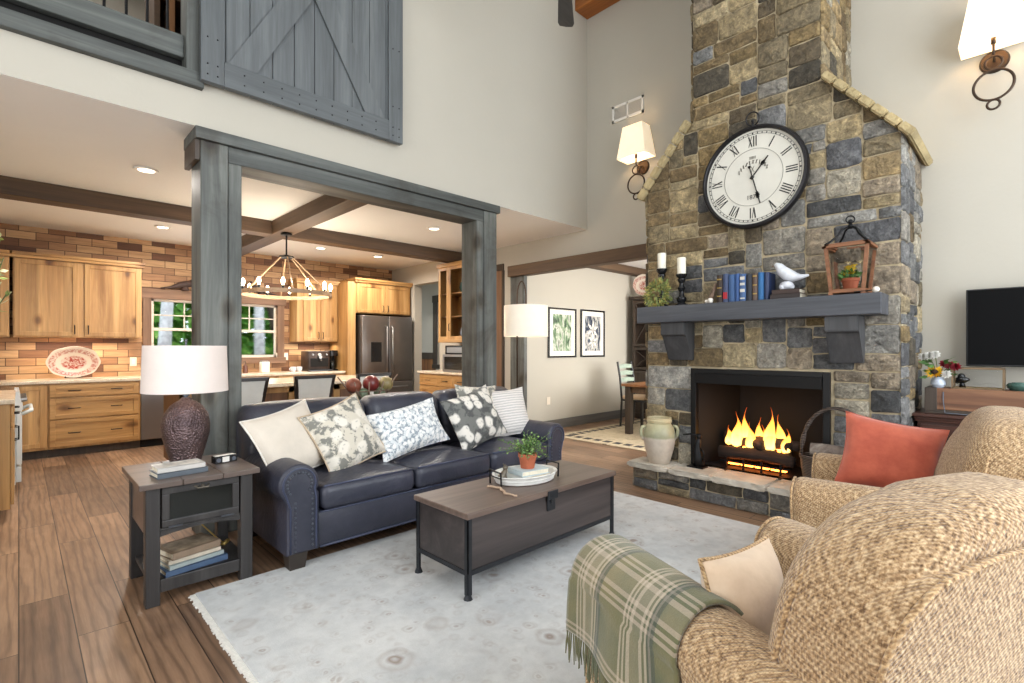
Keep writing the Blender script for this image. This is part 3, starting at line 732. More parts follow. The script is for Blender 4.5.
tc = n.new('ShaderNodeTexCoord'); sp = n.new('ShaderNodeSeparateXYZ'); l.new(tc.outputs['Generated'], sp.inputs[0])
fz = noise(n, l, coords(n, l, (9, 9, 3)), 1.4, 4, .6, 1.0)
hh = math_(n, l, 'ADD', sp.outputs[2], math_(n, l, 'MULTIPLY', math_(n, l, 'SUBTRACT', fz, .5), .5))
em = n.new('ShaderNodeEmission'); l.new(ramp(n, l, hh, [(.05, (1.0, .62, .16, 1)), (.45, (1.0, .42, .06, 1)), (.95, (1.0, .12, .01, 1))]), em.inputs[0])
lw = n.new('ShaderNodeLayerWeight'); lw.inputs[0].default_value = .35
core = ramp(n, l, lw.outputs['Facing'], [(.15, (1, 1, 1, 1)), (.85, (0, 0, 0, 1))])
al = math_(n, l, 'MULTIPLY', core, ramp(n, l, hh, [(.3, (.85, .85, .85, 1)), (1.0, (.06, .06, .06, 1))]))
em.inputs[1].default_value = 5.0
tr = n.new('ShaderNodeBsdfTransparent'); mx = n.new('ShaderNodeMixShader'); l.new(al, mx.inputs[0]); l.new(tr.outputs[0], mx.inputs[1]); l.new(em.outputs[0], mx.inputs[2])
l.new(mx.outputs[0], n['Material Output'].inputs[0])
for (y, x, h, r) in ((1.84, 4.62, .30, .062), (1.78, 4.66, .34, .05), (1.72, 4.60, .22, .05), (1.63, 4.66, .20, .055), (1.56, 4.62, .36, .06), (1.50, 4.66, .30, .055), (1.43, 4.62, .19, .05), (1.92, 4.64, .17, .045), (1.68, 4.70, .26, .05)):
    t = B(); pts = []; rr = []; ph = rng.uniform(0, 6)
    for k in range(12):
        s = k / 11; pts.append((x + .012 * sin(ph + s * 5), y + .018 * sin(ph * 2 + s * 6) * s, .43 + h * s)); rr.append(max(.0015, r * (sin(pi * min(1, s * 1.0 + .22)) ** .9) * (1 - s * .55)))
    tube(t, pts, rr, 12); obj('flame', t, 'flame', lg, smooth=True)
lamp('fire_light', (4.50, 1.68, .62), 3.5, (1.0, .42, .12), .10)

# ------------------------------------------------------------------ round wall clock
ck = thing('wall_clock', 'large round white clock with black rim and roman numerals on stone chimney', 'clock', (4.33, 1.60, 2.30))
CX, CYc, CZ, CR = FX - .045, 1.602, 2.708, .418
def cp(a, r, d): return (CX - d, CYc - r * sin(a), CZ + r * cos(a))
def disc_lathe(bm, prof, seg=64):
    t = B(); lathe(t, prof, (0, 0, 0), seg); t.transform(Matrix.Translation((CX, CYc, CZ)) @ Matrix.Rotation(-pi / 2, 4, 'Y'))
    me = bpy.data.meshes.new('tmp'); t.to_mesh(me); t.free(); bm.from_mesh(me); bpy.data.meshes.remove(me)
plain('clock rim', (34, 32, 34), .35, .5, var=.1); plain('clock dial', (214, 210, 198), .55, var=.06, scale=5); plain('clock ink', (34, 32, 30), .6, var=.05); plain('clock faint ink', (126, 122, 112), .6, var=.05)
t = B(); disc_lathe(t, [(CR - .03, 0), (CR, .0), (CR + .004, .03), (CR - .006, .055), (CR - .022, .06), (CR - .03, .05), (CR - .032, .02)]); obj('rim', t, 'clock rim', ck, smooth='auto')
t = B(); disc_lathe(t, [(0, .012), (CR - .028, .012), (CR - .028, .022), (0, .022)]); obj('dial', t, 'clock dial', ck)
def bar(bm, a, b_, wd, d0=.022, d1=.0245):
    """flat stroke between two dial points (x right, y up as the viewer sees them)"""
    ax, ay = a; bx, by = b_; L = sqrt((bx - ax) ** 2 + (by - ay) ** 2) or 1; nx, ny = -(by - ay) / L * wd / 2, (bx - ax) / L * wd / 2
    q = [(ax + nx, ay + ny), (ax - nx, ay - ny), (bx - nx, by - ny), (bx + nx, by + ny)]
    prism(bm, q, lambda u, v: (CX - d0, CYc - u, CZ + v), lambda u, v: (CX - d1, CYc - u, CZ + v))
ROM = ['XII', 'I', 'II', 'III', 'IIII', 'V', 'VI', 'VII', 'VIII', 'IX', 'X', 'XI']
t = B()
for hr_, s in enumerate(ROM):
    a = hr_ * pi / 6; r0, r1 = .252, .338
    wds = {'I': .019, 'V': .036, 'X': .036}; tot = sum(wds[c] for c in s); o = -tot / 2
    def P(lx, r): return (r * sin(a) + lx * cos(a), r * cos(a) - lx * sin(a))
    for c in s:
        w_ = wds[c]; m_ = o + w_ / 2
        if c == 'I': bar(t, P(m_, r0), P(m_, r1), .0085)
        elif c == 'V': bar(t, P(m_ - .013, r1), P(m_, r0), .0095); bar(t, P(m_ + .013, r1), P(m_, r0), .004)
        else: bar(t, P(m_ - .013, r1), P(m_ + .013, r0), .0095); bar(t, P(m_ + .013, r1), P(m_ - .013, r0), .004)
        o += w_
obj('numerals', t, 'clock ink', ck)
t = B()
for k in range(60):
    a = k * pi / 30; bar(t, (.352 * sin(a), .352 * cos(a)), (.364 * sin(a), .364 * cos(a)), .011 if k % 5 == 0 else .006)
for R_, wd in ((.350, .0022), (.367, .0022)):
    for k in range(96):
        a, b_ = 2 * pi * k / 96, 2 * pi * (k + 1) / 96; bar(t, (R_ * sin(a), R_ * cos(a)), (R_ * sin(b_), R_ * cos(b_)), wd)
obj('minute_track', t, 'clock ink', ck)
t = B()
for k in range(96):
    a, b_ = 2 * pi * k / 96, 2 * pi * (k + 1) / 96; bar(t, (.232 * sin(a), .232 * cos(a)), (.232 * sin(b_), .232 * cos(b_)), .003)
obj('inner_ring', t, 'clock faint ink', ck)
# faded script in an arch and the worn year beneath (letters too worn to read keep only their strokes)
t = B(); r2 = random.Random(5)
for k in range(11):
    a = radians(-62 + k * 12.4)
    for s in range(2):
        o = r2.uniform(-.008, .008); bar(t, (.125 * sin(a) + o, .125 * cos(a) - .014), (.125 * sin(a + .05) - o, .125 * cos(a) + .016), .006)
for k in range(5): bar(t, (-.02 + k * .010, .150), (-.022 + k * .011, .172), .006)
bar(t, (-.012, .04), (.012, .09), .004); bar(t, (.012, .04), (-.012, .09), .004)
obj('faded_script', t, 'clock faint ink', ck)
def text_obj(name, s, size, mat, parent, mtx, ext=.0006, align='CENTER'):
    cu = bpy.data.curves.new(name, 'FONT'); cu.body = s; cu.size = size; cu.extrude = ext; cu.align_x = align; cu.align_y = 'CENTER'
    tmp = bpy.data.objects.new('tmp', cu); COL.objects.link(tmp); dg = bpy.context.evaluated_depsgraph_get()
    me = bpy.data.meshes.new_from_object(tmp.evaluated_get(dg)); bpy.data.objects.remove(tmp); bpy.data.curves.remove(cu)
    bm = B(); bm.from_mesh(me); bpy.data.meshes.remove(me); bm.transform(mtx); return obj(name, bm, mat, parent)
FACE_MX = Matrix(((0, 0, -1, 0), (-1, 0, 0, 0), (0, 1, 0, 0), (0, 0, 0, 1)))   # text on a face turned to -X
text_obj('year', '1870', .05, 'clock ink', ck, Matrix.Translation((CX - .024, CYc, CZ - .165)) @ FACE_MX)
t = B()
def hand(ang, L, wd, tail):
    d = (sin(ang), cos(ang)); q = (cos(ang), -sin(ang))
    bar(t, (-d[0] * tail, -d[1] * tail), (d[0] * L, d[1] * L), wd, .030, .034)
    for s, w_ in ((.62, .022), (.68, .03), (.74, .018)): bar(t, (d[0] * L * (s - .05), d[1] * L * (s - .05)), (d[0] * L * (s + .05), d[1] * L * (s + .05)), w_, .030, .034)
    bar(t, (-d[0] * tail, -d[1] * tail), (-d[0] * (tail - .02), -d[1] * (tail - .02)), .022, .030, .034)
hand(radians(165), .235, .008, .10); hand(radians(40), .19, .009, .02)
obj('hands', t, 'clock ink', ck)
t = B(); cyl(t, (CX - .022, CYc, CZ), (CX - .038, CYc, CZ), .012); obj('pivot', t, 'clock ink', ck)
t = B(); torus(t, (CX - .025, CYc, CZ + CR + .062), (1, 0, .25), .052, .006); cyl(t, (CX - .025, CYc, CZ + CR - .01), (CX - .025, CYc, CZ + CR + .04), .012, .008); ball(t, (CX - .025, CYc, CZ + CR + .045), .014); obj('hanging_ring', t, 'clock rim', ck, smooth=True)

# ------------------------------------------------------------------ wall sconces
plain('sconce bronze', (72, 58, 48), .35, .8, var=.15)
m = plain('sconce shade', (250, 236, 212), .8, var=.04, emit=(1.0, .80, .54), es=.55)
def sconce(y, z, label):
    s = thing('wall_sconce', label, 'sconce', (XW, y, z - .45), group='wall sconces')
    xc = XW - .15
    t = B()
    bw, tw, bd_, td, h = .185, .125, .115, .085, .36
    def quad(hx, hy, zz): return [(xc - hx, y - hy, zz), (xc + hx, y - hy, zz), (xc + hx, y + hy, zz), (xc - hx, y + hy, zz)]
    o0 = [t.verts.new(p) for p in quad(bd_, bw, z)]; o1 = [t.verts.new(p) for p in quad(td, tw, z + h)]
    i0 = [t.verts.new(p) for p in quad(bd_ - .004, bw - .004, z)]; i1 = [t.verts.new(p) for p in quad(td - .004, tw - .004, z + h)]
    skin(t, o0, o1); skin(t, i0, i1); skin(t, o0, i0); skin(t, o1, i1)
    obj('lamp_shade', t, 'sconce shade', s)
    t = B(); cyl(t, (XW, y, z - .07), (XW - .018, y, z - .07), .085, .075, 24); obj('back_plate', t, 'sconce bronze', s, smooth='auto')
    t = B(); tube(t, [(XW - .018, y, z - .07), (XW - .08, y, z - .085), (xc, y, z - .07), (xc, y, z + .06)], .008, 8); cyl(t, (xc, y, z + .0), (xc, y, z + .07), .014); obj('arm', t, 'sconce bronze', s, smooth=True)
    t = B(); torus(t, (xc, y, z - .135), (1, 0, 0), .046, .008); obj('small_ring', t, 'sconce bronze', s, smooth=True)
    t = B(); torus(t, (xc, y, z - .295), (1, 0, 0), .108, .009, 36); obj('large_ring', t, 'sconce bronze', s, smooth=True)
    t = B(); torus(t, (xc, y, z - .437), (1, 0, 0), .034, .008); obj('bottom_ring', t, 'sconce bronze', s, smooth=True)
    t = B(); ball(t, (xc, y, z + .13), .028, sz=1.3); obj('bulb', t, 'light lens', s, smooth=True)
    lamp('sconce_light', (xc, y, z + .16), 8, (1.0, .74, .45), .03)
sconce(3.15, 3.47, 'wall sconce with tapered cream shade and iron rings beside the air vent')
sconce(.19, 3.50, 'wall sconce with tapered cream shade and iron rings above the television')

# ------------------------------------------------------------------ things on the mantel
plain('candle wax', (238, 232, 214), .55, var=.03); plain('gloss black', (20, 21, 24), .22, var=.1)
CST = [(.0, 0), (.056, 0), (.058, .012), (.035, .022), (.03, .03), (.042, .045), (.044, .065), (.026, .082), (.02, .12), (.03, .135), (.036, .15), (.024, .165), (.02, .19), (.034, .21), (.036, .225)]
def candlestick(x, y, h, ch, la, lb, bx):
    z = MZ; k = h / .265; t = B(); s = thing('candlestick', la, 'candlestick', (x, y, z), group='black candlesticks')
    lathe(t, [(r, zz * k) for r, zz in CST] + [(.022, .232 * k), (0, .232 * k)], (x, y, z), 24); obj('stem', t, 'gloss black', s, smooth='auto')
    t = B(); lathe(t, [(0, .232 * k), (.03, .232 * k), (.047, .25 * k), (.05, h), (.0, h)], (x, y, z), 24); obj('cup', t, 'gloss black', s, smooth='auto')
    c = thing('pillar_candle', lb, 'candle', (x, y, z + h), group='cream pillar candles')
    t = B(); lathe(t, [(0, 0), (.037, 0), (.038, .004), (.038, ch - .006), (.034, ch), (.012, ch - .004), (0, ch - .004)], (x, y, z + h), 24); obj('wax', t, 'candle wax', c, smooth='auto')
    t = B(); cyl(t, (x, y, z + h + ch - .004), (x + .003, y, z + h + ch + .010), .0015, seg=5); obj('wick', t, 'gloss black', c)
candlestick(4.27, 2.39, .355, .145, 'turned black candlestick rising behind the small leafy wreath', 'cream pillar candle on taller black candlestick, beside greenery', 0)
candlestick(4.26, 2.19, .285, .148, 'turned black candlestick standing clear right of the wreath', 'cream pillar candle on shorter black candlestick nearer the books', 0)
plain('wreath leaf', (128, 138, 78), .7, var=.35, scale=40); plain('wreath leaf yellow', (170, 156, 84), .7, var=.3, scale=40)
wr = thing('leaf_wreath', 'small round green leaf wreath leaning on candlestick at mantel end', 'wreath', (4.20, 2.39, MZ))
t = B(); c0 = Vector((4.195, 2.39, MZ + .115)); torus(t, c0, (1, .1, .1), .085, .006, 24, 6); obj('ring', t, 'dark beam', wr, smooth=True)
def leaf(bm, p, d, L, wd, tw=0.0, bend=.2):
    d = Vector(d).normalized(); u, w = frame_of(d); q = u * cos(tw) + w * sin(tw); nrm = d.cross(q)
    p = Vector(p); a = [bm.verts.new(x) for x in (p, p + d * L * .5 + q * wd / 2 - nrm * bend * L * .2, p + d * L - nrm * bend * L * .6, p + d * L * .5 - q * wd / 2 - nrm * bend * L * .2)]
    mid = bm.verts.new(p + d * L * .5 - nrm * bend * L * .05)
    for f_ in ((a[0], a[1], mid), (a[1], a[2], mid), (a[2], a[3], mid), (a[3], a[0], mid)): bm.faces.new(f_)
for nm, mt, cnt in (('leaves', 'wreath leaf', 330), ('dry_leaves', 'wreath leaf yellow', 170)):
    t = B()
    for k in range(cnt):
        a = rng.uniform(0, 2 * pi); r = .080 + rng.gauss(0, .024)
        p = c0 + Vector((rng.gauss(-.008, .012), -r * sin(a), r * cos(a)))
        d = Vector((rng.uniform(-.6, .3), -sin(a) + rng.uniform(-1, 1), cos(a) + rng.uniform(-1, 1)))
        if p.z < MZ + .012: continue
        leaf(t, p, d, rng.uniform(.03, .052), rng.uniform(.011, .02), rng.uniform(0, 6))
    for v in t.verts: v.co.z = max(v.co.z, MZ + .002)
    obj(nm, t, mt, wr)
# books standing on the mantel
plain('book paper', (222, 212, 190), .85, var=.1, scale=60)
def book_mat(c): 
    nm = 'book cover %d %d %d' % c
    return nm if nm in MATS else (plain(nm, c, .55, var=.10, scale=18), nm)[1]
plain('gilt', (190, 160, 90), .4, .6, var=.1); plain('book label red', (168, 34, 44), .6, var=.05); plain('book label pale', (206, 200, 190), .6, var=.05)
BK = [((44, 30, 22), .050, .232, 'gilt', 'dark brown book with gilt bands, end of the mantel row'),
      ((58, 72, 104), .048, .236, 'red', 'blue-grey book with a red label low on its spine'),
      ((52, 84, 128), .052, .226, None, 'plain mid-blue book beside the red-labelled book'),
      ((46, 80, 132), .038, .228, None, 'thin bright blue book before the pale-banded one'),
      ((66, 96, 140), .050, .222, 'pale', 'blue book with several pale bands on its spine'),
      ((34, 38, 48), .048, .214, None, 'charcoal book between pale-banded blue and brown books'),
      ((92, 74, 66), .044, .216, 'gilt', 'faded brown book with gilt band among blue books'),
      ((40, 98, 150), .046, .220, None, 'vivid sky-blue book near the bird figurine'),
      ((30, 44, 78), .036, .216, None, 'slim navy book, last before the bird figurine')]
y = 1.842
for col, th, h, deco, la in BK:
    x0 = 4.185 + rng.uniform(0, .006); dp = .155
    bk = thing('book', la, 'book', (x0 + dp / 2, y - th / 2, MZ), group='old books standing on the mantel')
    t = B(); y0, y1 = y - th + .001, y - .001
    o = [(x0 + .012, y0), (x0 + .004, y0 + .006), (x0, (y0 + y1) / 2), (x0 + .004, y1 - .006), (x0 + .012, y1), (x0 + dp, y1), (x0 + dp, y1 - .003), (x0 + .016, y1 - .003), (x0 + .016, y0 + .003), (x0 + dp, y0 + .003), (x0 + dp, y0)]
    prism(t, o, lambda u, v: (u, v, MZ), lambda u, v: (u, v, MZ + h)); obj('cover', t, book_mat(col), bk)
    t = B(); box(t, x0 + .016, x0 + dp - .005, y0 + .003, y1 - .003, MZ + .003, MZ + h - .005); obj('pages', t, 'book paper', bk)
    if deco:
        for z0, z1 in ({'gilt': ((.05, .06), (.12, .128), (.19, .2)), 'red': ((.03, .085),), 'pale': ((.02, .03), (.075, .10), (.13, .15), (.175, .2))}[deco]):
            t = B(); box(t, x0 - .001, x0 + .006, y0 + .006, y1 - .006, MZ + z0, MZ + z1)
            obj('spine_band', t, {'gilt': 'gilt', 'red': 'book label red', 'pale': 'book label pale'}[deco], bk)
    y -= th
y_end = y
# small driftwood bookend left of the row
plain('driftwood', (120, 98, 82), .8, var=.3, scale=30, bumps=(40, .6, .01)); plain('shell white', (226, 218, 206), .5, var=.08)
t = B(); be = thing('driftwood_bookend', 'small brown driftwood piece leaning against the first mantel book', 'ornament', (4.22, 1.88, MZ))
tube(t, [(4.22, 1.93, MZ + .015), (4.22, 1.90, MZ + .05), (4.22, 1.875, MZ + .11), (4.22, 1.858, MZ + .17)], [.016, .024, .018, .008], 9); obj('wood', t, 'driftwood', be, smooth=True)
t = B(); ball(t, (4.19, 1.895, MZ + .024), .024); ball(t, (4.20, 1.93, MZ + .018), .018); obj('shell', t, 'shell white', be, smooth=True)
# two flat books, ceramic bird
def flat_book(name_la, x0, x1, y0, y1, z0, z1, col, rot=0.0, cat='book', group=None, jacket=None, spine='y0'):
    cx, cy = (x0 + x1) / 2, (y0 + y1) / 2; bk = thing('book', name_la, cat, (cx, cy, z0), (0, 0, rot), group)
    hx, hy, h = (x1 - x0) / 2, (y1 - y0) / 2, z1 - z0; cv = .0035
    t = B(); box(t, -hx, hx, -hy, hy, 0, cv, .001); box(t, -hx, hx, -hy, hy, h - cv, h, .001)
    if spine == 'y0': box(t, -hx, hx, -hy, -hy + cv, 0, h, .001)
    elif spine == 'x0': box(t, -hx, -hx + cv, -hy, hy, 0, h, .001)
    elif spine == 'y1': box(t, -hx, hx, hy - cv, hy, 0, h, .001)
    obj('cover', t, book_mat(col), bk, local=True)
    t = B(); e = .006; box(t, -hx + (e if spine != 'x0' else cv), hx - e, -hy + (e if spine != 'y0' else cv), hy - (e if spine != 'y1' else cv), cv, h - cv); obj('pages', t, 'book paper', bk, local=True)
    if jacket: 
        t = B(); box(t, -hx + .02, hx - .02, -hy + .02, hy - .02, h, h + .0008); obj('cover_picture', t, jacket, bk, local=True)
    return bk
flat_book('dark leather book lying flat, lower of two under the bird', 4.18, 4.34, 1.205, 1.415, MZ, MZ + .038, (48, 38, 36), spine='x0', group='flat books under the bird')
flat_book('dark brown book lying flat directly under the white bird', 4.185, 4.335, 1.21, 1.405, MZ + .038, MZ + .072, (62, 46, 40), spine='x0', group='flat books under the bird')
plain('white ceramic', (214, 216, 222), .35, var=.14, scale=22)
bd_ = thing('bird_figurine', 'white ceramic bird figurine perched on two flat mantel books', 'figurine', (4.25, 1.31, MZ + .072))
bz = MZ + .072; bx = 4.25
t = B()
tube(t, [(bx, 1.405, bz + .195), (bx, 1.395, bz + .200), (bx, 1.375, bz + .188), (bx, 1.35, bz + .150), (bx, 1.31, bz + .115), (bx, 1.26, bz + .095), (bx, 1.22, bz + .092), (bx, 1.165, bz + .098)], [.010, .020, .030, .042, .048, .036, .020, .008], 14)
obj('body', t, 'white ceramic', bd_, smooth=True)
t = B(); cyl(t, (bx, 1.412, bz + .196), (bx, 1.432, bz + .190), .006, .001, 8); obj('beak', t, 'driftwood', bd_)
t = B(); ball(t, (bx, 1.32, bz + .035), .042, 1, 1.2, .8); ball(t, (bx - .02, 1.345, bz + .022), .022); ball(t, (bx + .01, 1.29, bz + .024), .024); obj('base', t, 'white ceramic', bd_, smooth=True)
t = B()
for s in (-1, 1): ball(t, (bx + s * .018, 1.382, bz + .196), .004, u=6, v=4)
obj('eyes', t, 'gloss black', bd_)
# wooden lantern with yellow flower pot inside
wood('lantern wood', (98, 58, 34), (134, 86, 54), (162, 112, 76), axis=1, rough=.5, grain=14)
ln = thing('lantern', 'square wooden lantern with curved black iron top on mantel end', 'lantern', (4.27, .89, MZ))
LX, LY, b0, b1, LZ = 4.272, .905, .098, .128, MZ
t = B(); box(t, LX - b0 - .012, LX + b0 + .012, LY - b0 - .012, LY + b0 + .012, LZ + .012, LZ + .04, .004)
for sx in (-1, 1):
    for sy in (-1, 1): box(t, LX + sx * b0 - .014, LX + sx * b0 + .014, LY + sy * b0 - .014, LY + sy * b0 + .014, LZ, LZ + .014)
obj('base', t, 'lantern wood', ln)
for sx in (-1, 1):
    for sy in (-1, 1):
        t = B(); p0 = Vector((LX + sx * b0, LY + sy * b0, LZ + .04)); p1 = Vector((LX + sx * (b1 - .004), LY + sy * (b1 - .004), LZ + .335))
        prism(t, [(-.011, -.011), (.011, -.011), (.011, .011), (-.011, .011)], lambda u, v: p0 + Vector((u, v, 0)), lambda u, v: p1 + Vector((u, v, 0))); obj('corner_post', t, 'lantern wood', ln)
t = B()
for q, zz, hh in ((b1 + .016, .335, .016), (b1 + .004, .351, .014)):
    box(t, LX - q, LX + q, LY - q, LY - q + .03, LZ + zz, LZ + zz + hh, .002); box(t, LX - q, LX + q, LY + q - .03, LY + q, LZ + zz, LZ + zz + hh, .002)
    box(t, LX - q, LX - q + .03, LY - q, LY + q, LZ + zz, LZ + zz + hh, .002); box(t, LX + q - .03, LX + q, LY - q, LY + q, LZ + zz, LZ + zz + hh, .002)
obj('roof_frame', t, 'lantern wood', ln)
for sx in (-1, 1):
    for sy in (-1, 1):
        t = B(); tube(t, [(LX + sx * b1, LY + sy * b1, LZ + .362), (LX + sx * .10, LY + sy * .10, LZ + .385), (LX + sx * .062, LY + sy * .062, LZ + .43), (LX + sx * .04, LY + sy * .04, LZ + .475), (LX + sx * .012, LY + sy * .012, LZ + .49)], .0075, 8); obj('roof_arm', t, 'black iron', ln, smooth=True)
t = B(); cyl(t, (LX, LY, LZ + .48), (LX, LY, LZ + .515), .02, .012); ball(t, (LX, LY, LZ + .53), .016); torus(t, (LX, LY, LZ + .545), (1, .4, 0), .026, .005); obj('finial_ring', t, 'black iron', ln, smooth=True)
t = B(); m_ = .0015
for a in range(4):
    R_ = Matrix.Rotation(a * pi / 2, 4, 'Z'); q = [(-b0 + .01, LZ + .04, -b0), (b0 - .01, LZ + .04, -b0), (b1 - .014, LZ + .335, -b1 + .004), (-b1 + .014, LZ + .335, -b1 + .004)]
    vs = [t.verts.new(Matrix.Translation((LX, LY, 0)) @ R_ @ Vector((x, d, z))) for x, z, d in q]; t.faces.new(vs)
obj('glass_panes', t, 'window glass', ln)
plain('terracotta', (170, 92, 62), .8, var=.14, scale=16); plain('terracotta dark', (120, 62, 44), .85, var=.14, scale=16)
plain('yellow petal', (226, 196, 62), .6, var=.2, scale=40); plain('leaf green', (74, 112, 50), .6, var=.3, scale=30); plain('cream petal', (232, 214, 170), .6, var=.1)
pf = thing('flower_pot', 'terracotta pot of yellow flowers standing inside the wooden lantern', 'potted plant', (LX, LY, LZ + .04))
t = B(); lathe(t, [(0, 0), (.04, 0), (.052, .06), (.057, .062), (.058, .082), (.05, .082), (.046, .07), (0, .07)], (LX, LY, LZ + .04), 20); obj('pot', t, 'terracotta', pf, smooth='auto')
t = B()
for k in range(60):
    a = rng.uniform(0, 2 * pi); r = rng.uniform(0, .05); leaf(t, (LX + r * cos(a), LY + r * sin(a), LZ + .115 + rng.uniform(0, .05)), (cos(a), sin(a), rng.uniform(-.3, 1)), .042, .024, rng.uniform(0, 6))
obj('leaves', t, 'leaf green', pf)
for cnt, nm, mt in ((26, 'yellow_flowers', 'yellow petal'), (3, 'cream_flowers', 'cream petal')):
    t = B()
    for k in range(cnt):
        a = rng.uniform(0, 2 * pi); r = rng.uniform(.01, .062); p = Vector((LX + r * cos(a), LY + r * sin(a), LZ + .185 + rng.uniform(-.04, .03) + (.03 if nm[0] == 'c' else 0)))
        for q in range(8): b_ = q * pi / 4; leaf(t, p, (cos(b_), sin(b_), .35), .028, .018, 0)
        ball(t, p, .007, u=6, v=4)
    obj(nm, t, mt, pf)
sn = thing('candle_snuffer', 'thin dark rod with round white tip on mantel beside the lantern', 'candle snuffer', (4.2, .77, MZ))
t = B(); tube(t, [(4.165, .86, MZ + .014), (4.165, .755, MZ + .018)], .0045, 8); obj('rod', t, 'black iron', sn)
t = B(); ball(t, (4.168, .735, MZ + .022), .021); obj('tip', t, 'shell white', sn, smooth=True)

# ------------------------------------------------------------------ things on the hearth
m, n, l, b = newmat('crock glaze'); tc = n.new('ShaderNodeTexCoord'); sp = n.new('ShaderNodeSeparateXYZ'); l.new(tc.outputs['Object'], sp.inputs[0])
zz = math_(n, l, 'ADD', sp.outputs[2], math_(n, l, 'MULTIPLY', noise(n, l, coords(n, l, (8, 8, 3)), 1, 3), .02))
base = ramp(n, l, math_(n, l, 'MULTIPLY', zz, 2.2), [(.0, lin(186, 172, 156)), (.53, lin(192, 180, 166)), (.565, lin(150, 150, 122)), (.8, lin(176, 170, 136)), (.93, lin(196, 182, 146))])
l.new(mixc(n, l, .5, base, ramp(n, l, noise(n, l, coords(n, l), 16, 5), [(.35, (.75, .72, .68, 1)), (.65, (1.1, 1.1, 1.08, 1))]), 'MULTIPLY'), b.inputs['Base Color']); b.inputs['Roughness'].default_value = .4
ckx, cky = 4.25, 2.405
cr = thing('stoneware_crock', 'two-handled stoneware crock glazed green over grey at hearth corner', 'crock', (ckx, cky, .24))
t = B(); lathe(t, [(0, 0), (.092, 0), (.096, .01), (.128, .13), (.143, .21), (.145, .26), (.132, .32), (.110, .355), (.104, .365), (.112, .38), (.114, .395), (.108, .402), (.110, .418), (.100, .42), (.096, .37), (.12, .3), (.12, .1), (0, .06)], (ckx, cky, .24), 36); obj('body', t, 'crock glaze', cr, smooth='auto')
for s in (1, -1):
    dx, dy = .716 * s, -.698 * s
    t = B(); tube(t, [(ckx + dx * q, cky + dy * q, .24 + z) for q, z in ((.128, .335), (.158, .33), (.172, .295), (.165, .25), (.138, .215))], .016, 9); obj('handle', t, 'crock glaze', cr, smooth=True)
fg = thing('iron_figure', 'small black cast iron ornament on the hearth beside the crock', 'ornament', (4.33, 2.08, .24))
t = B(); box(t, 4.27, 4.38, 2.0, 2.15, .24, .252, .004); obj('base', t, 'black iron', fg)
t = B(); tube(t, [(4.33, 2.06, .252), (4.33, 2.07, .33), (4.325, 2.075, .40), (4.33, 2.07, .46), (4.33, 2.06, .50)], [.05, .045, .034, .026, .018], 12); ball(t, (4.33, 2.06, .515), .026); obj('body', t, 'black iron', fg, smooth=True)
t = B(); tube(t, [(4.33, 2.06, .52), (4.32, 2.13, .53), (4.31, 2.20, .515)], [.010, .008, .006], 8); obj('arm', t, 'black iron', fg, smooth=True); t = B(); tube(t, [(4.33, 2.06, .42), (4.32, 2.01, .38), (4.32, 2.02, .31)], .008, 8); obj('arm', t, 'black iron', fg, smooth=True)
# log basket
def wicker():
    m, n, l, b = newmat('dark wicker'); v = coords(n, l)
    w1 = n.new('ShaderNodeTexWave'); w1.bands_direction = 'Z'; w1.inputs['Scale'].default_value = 26; w1.inputs['Distortion'].default_value = 2.5; l.new(v, w1.inputs['Vector'])
    l.new(ramp(n, l, w1.outputs['Fac'], [(.1, lin(34, 28, 26)), (.8, lin(104, 88, 78))]), b.inputs['Base Color']); b.inputs['Roughness'].default_value = .6; bump(n, l, b, w1.outputs['Fac'], .7, .012)
wicker()
bx_, by_ = 4.26, .985
bs_ = thing('log_basket', 'dark woven log basket with tall arched handle on hearth end', 'basket', (bx_, by_, .24))
t = B(); lathe(t, [(0, 0), (.19, 0), (.215, .05), (.235, .18), (.24, .25), (.228, .25), (.222, .18), (.2, .03), (0, .02)], (bx_, by_, .24), 36, .55, 1.0); obj('body', t, 'dark wicker', bs_, smooth='auto')
t = B(); tube(t, [(bx_ + .128 * cos(2 * pi * k / 36), by_ + .234 * sin(2 * pi * k / 36), .49) for k in range(36)], .014, 8, True); obj('rim', t, 'dark wicker', bs_, smooth=True)
for o in (-.013, .013):
    t = B(); pts = [(bx_ + o + .012 * sin(k * 1.9 + (0 if o < 0 else pi)), by_ + .232 * cos(pi * k / 28), .47 + .39 * sin(pi * k / 28) ** .8) for k in range(29)]; tube(t, pts, .012, 8); obj('handle', t, 'dark wicker', bs_, smooth=True)
wood('bark log', (70, 58, 50), (112, 98, 88), (150, 138, 126), axis=0, rough=.9, grain=12, bs=.6)
plain('log end', (196, 160, 112), .8, var=.2, scale=20)
for k, (y, z, la) in enumerate(((.90, .475, 'split log lying in the wicker basket, nearer the television'), (1.06, .47, 'split log lying in the wicker basket, nearer the fire'), (.98, .54, 'grey bark log on top of the pile in the basket'))):
    L = thing('firewood_log', la, 'firewood', (bx_, y, z - .06), group='logs in the basket')
    if k == 2: a, c = Vector((bx_ - .02, y + .17, z)), Vector((bx_ + .02, y - .17, z - .015))
    else: a, c = Vector((bx_ - .10, y + .02, z)), Vector((bx_ + .10, y - .02, z))
    t = B(); tube(t, [a, a.lerp(c, .3) + Vector((0, 0, .004)), a.lerp(c, .7), c], [.052, .056, .054, .05], 12, cap=False); obj('bark', t, 'bark log', L, smooth=True)
    t = B(); u = (c - a).normalized() * .002; cyl(t, a + u, a + u * 2, .051, seg=12); cyl(t, c - u, c - u * 2, .049, seg=12); obj('cut_end', t, 'log end', L)
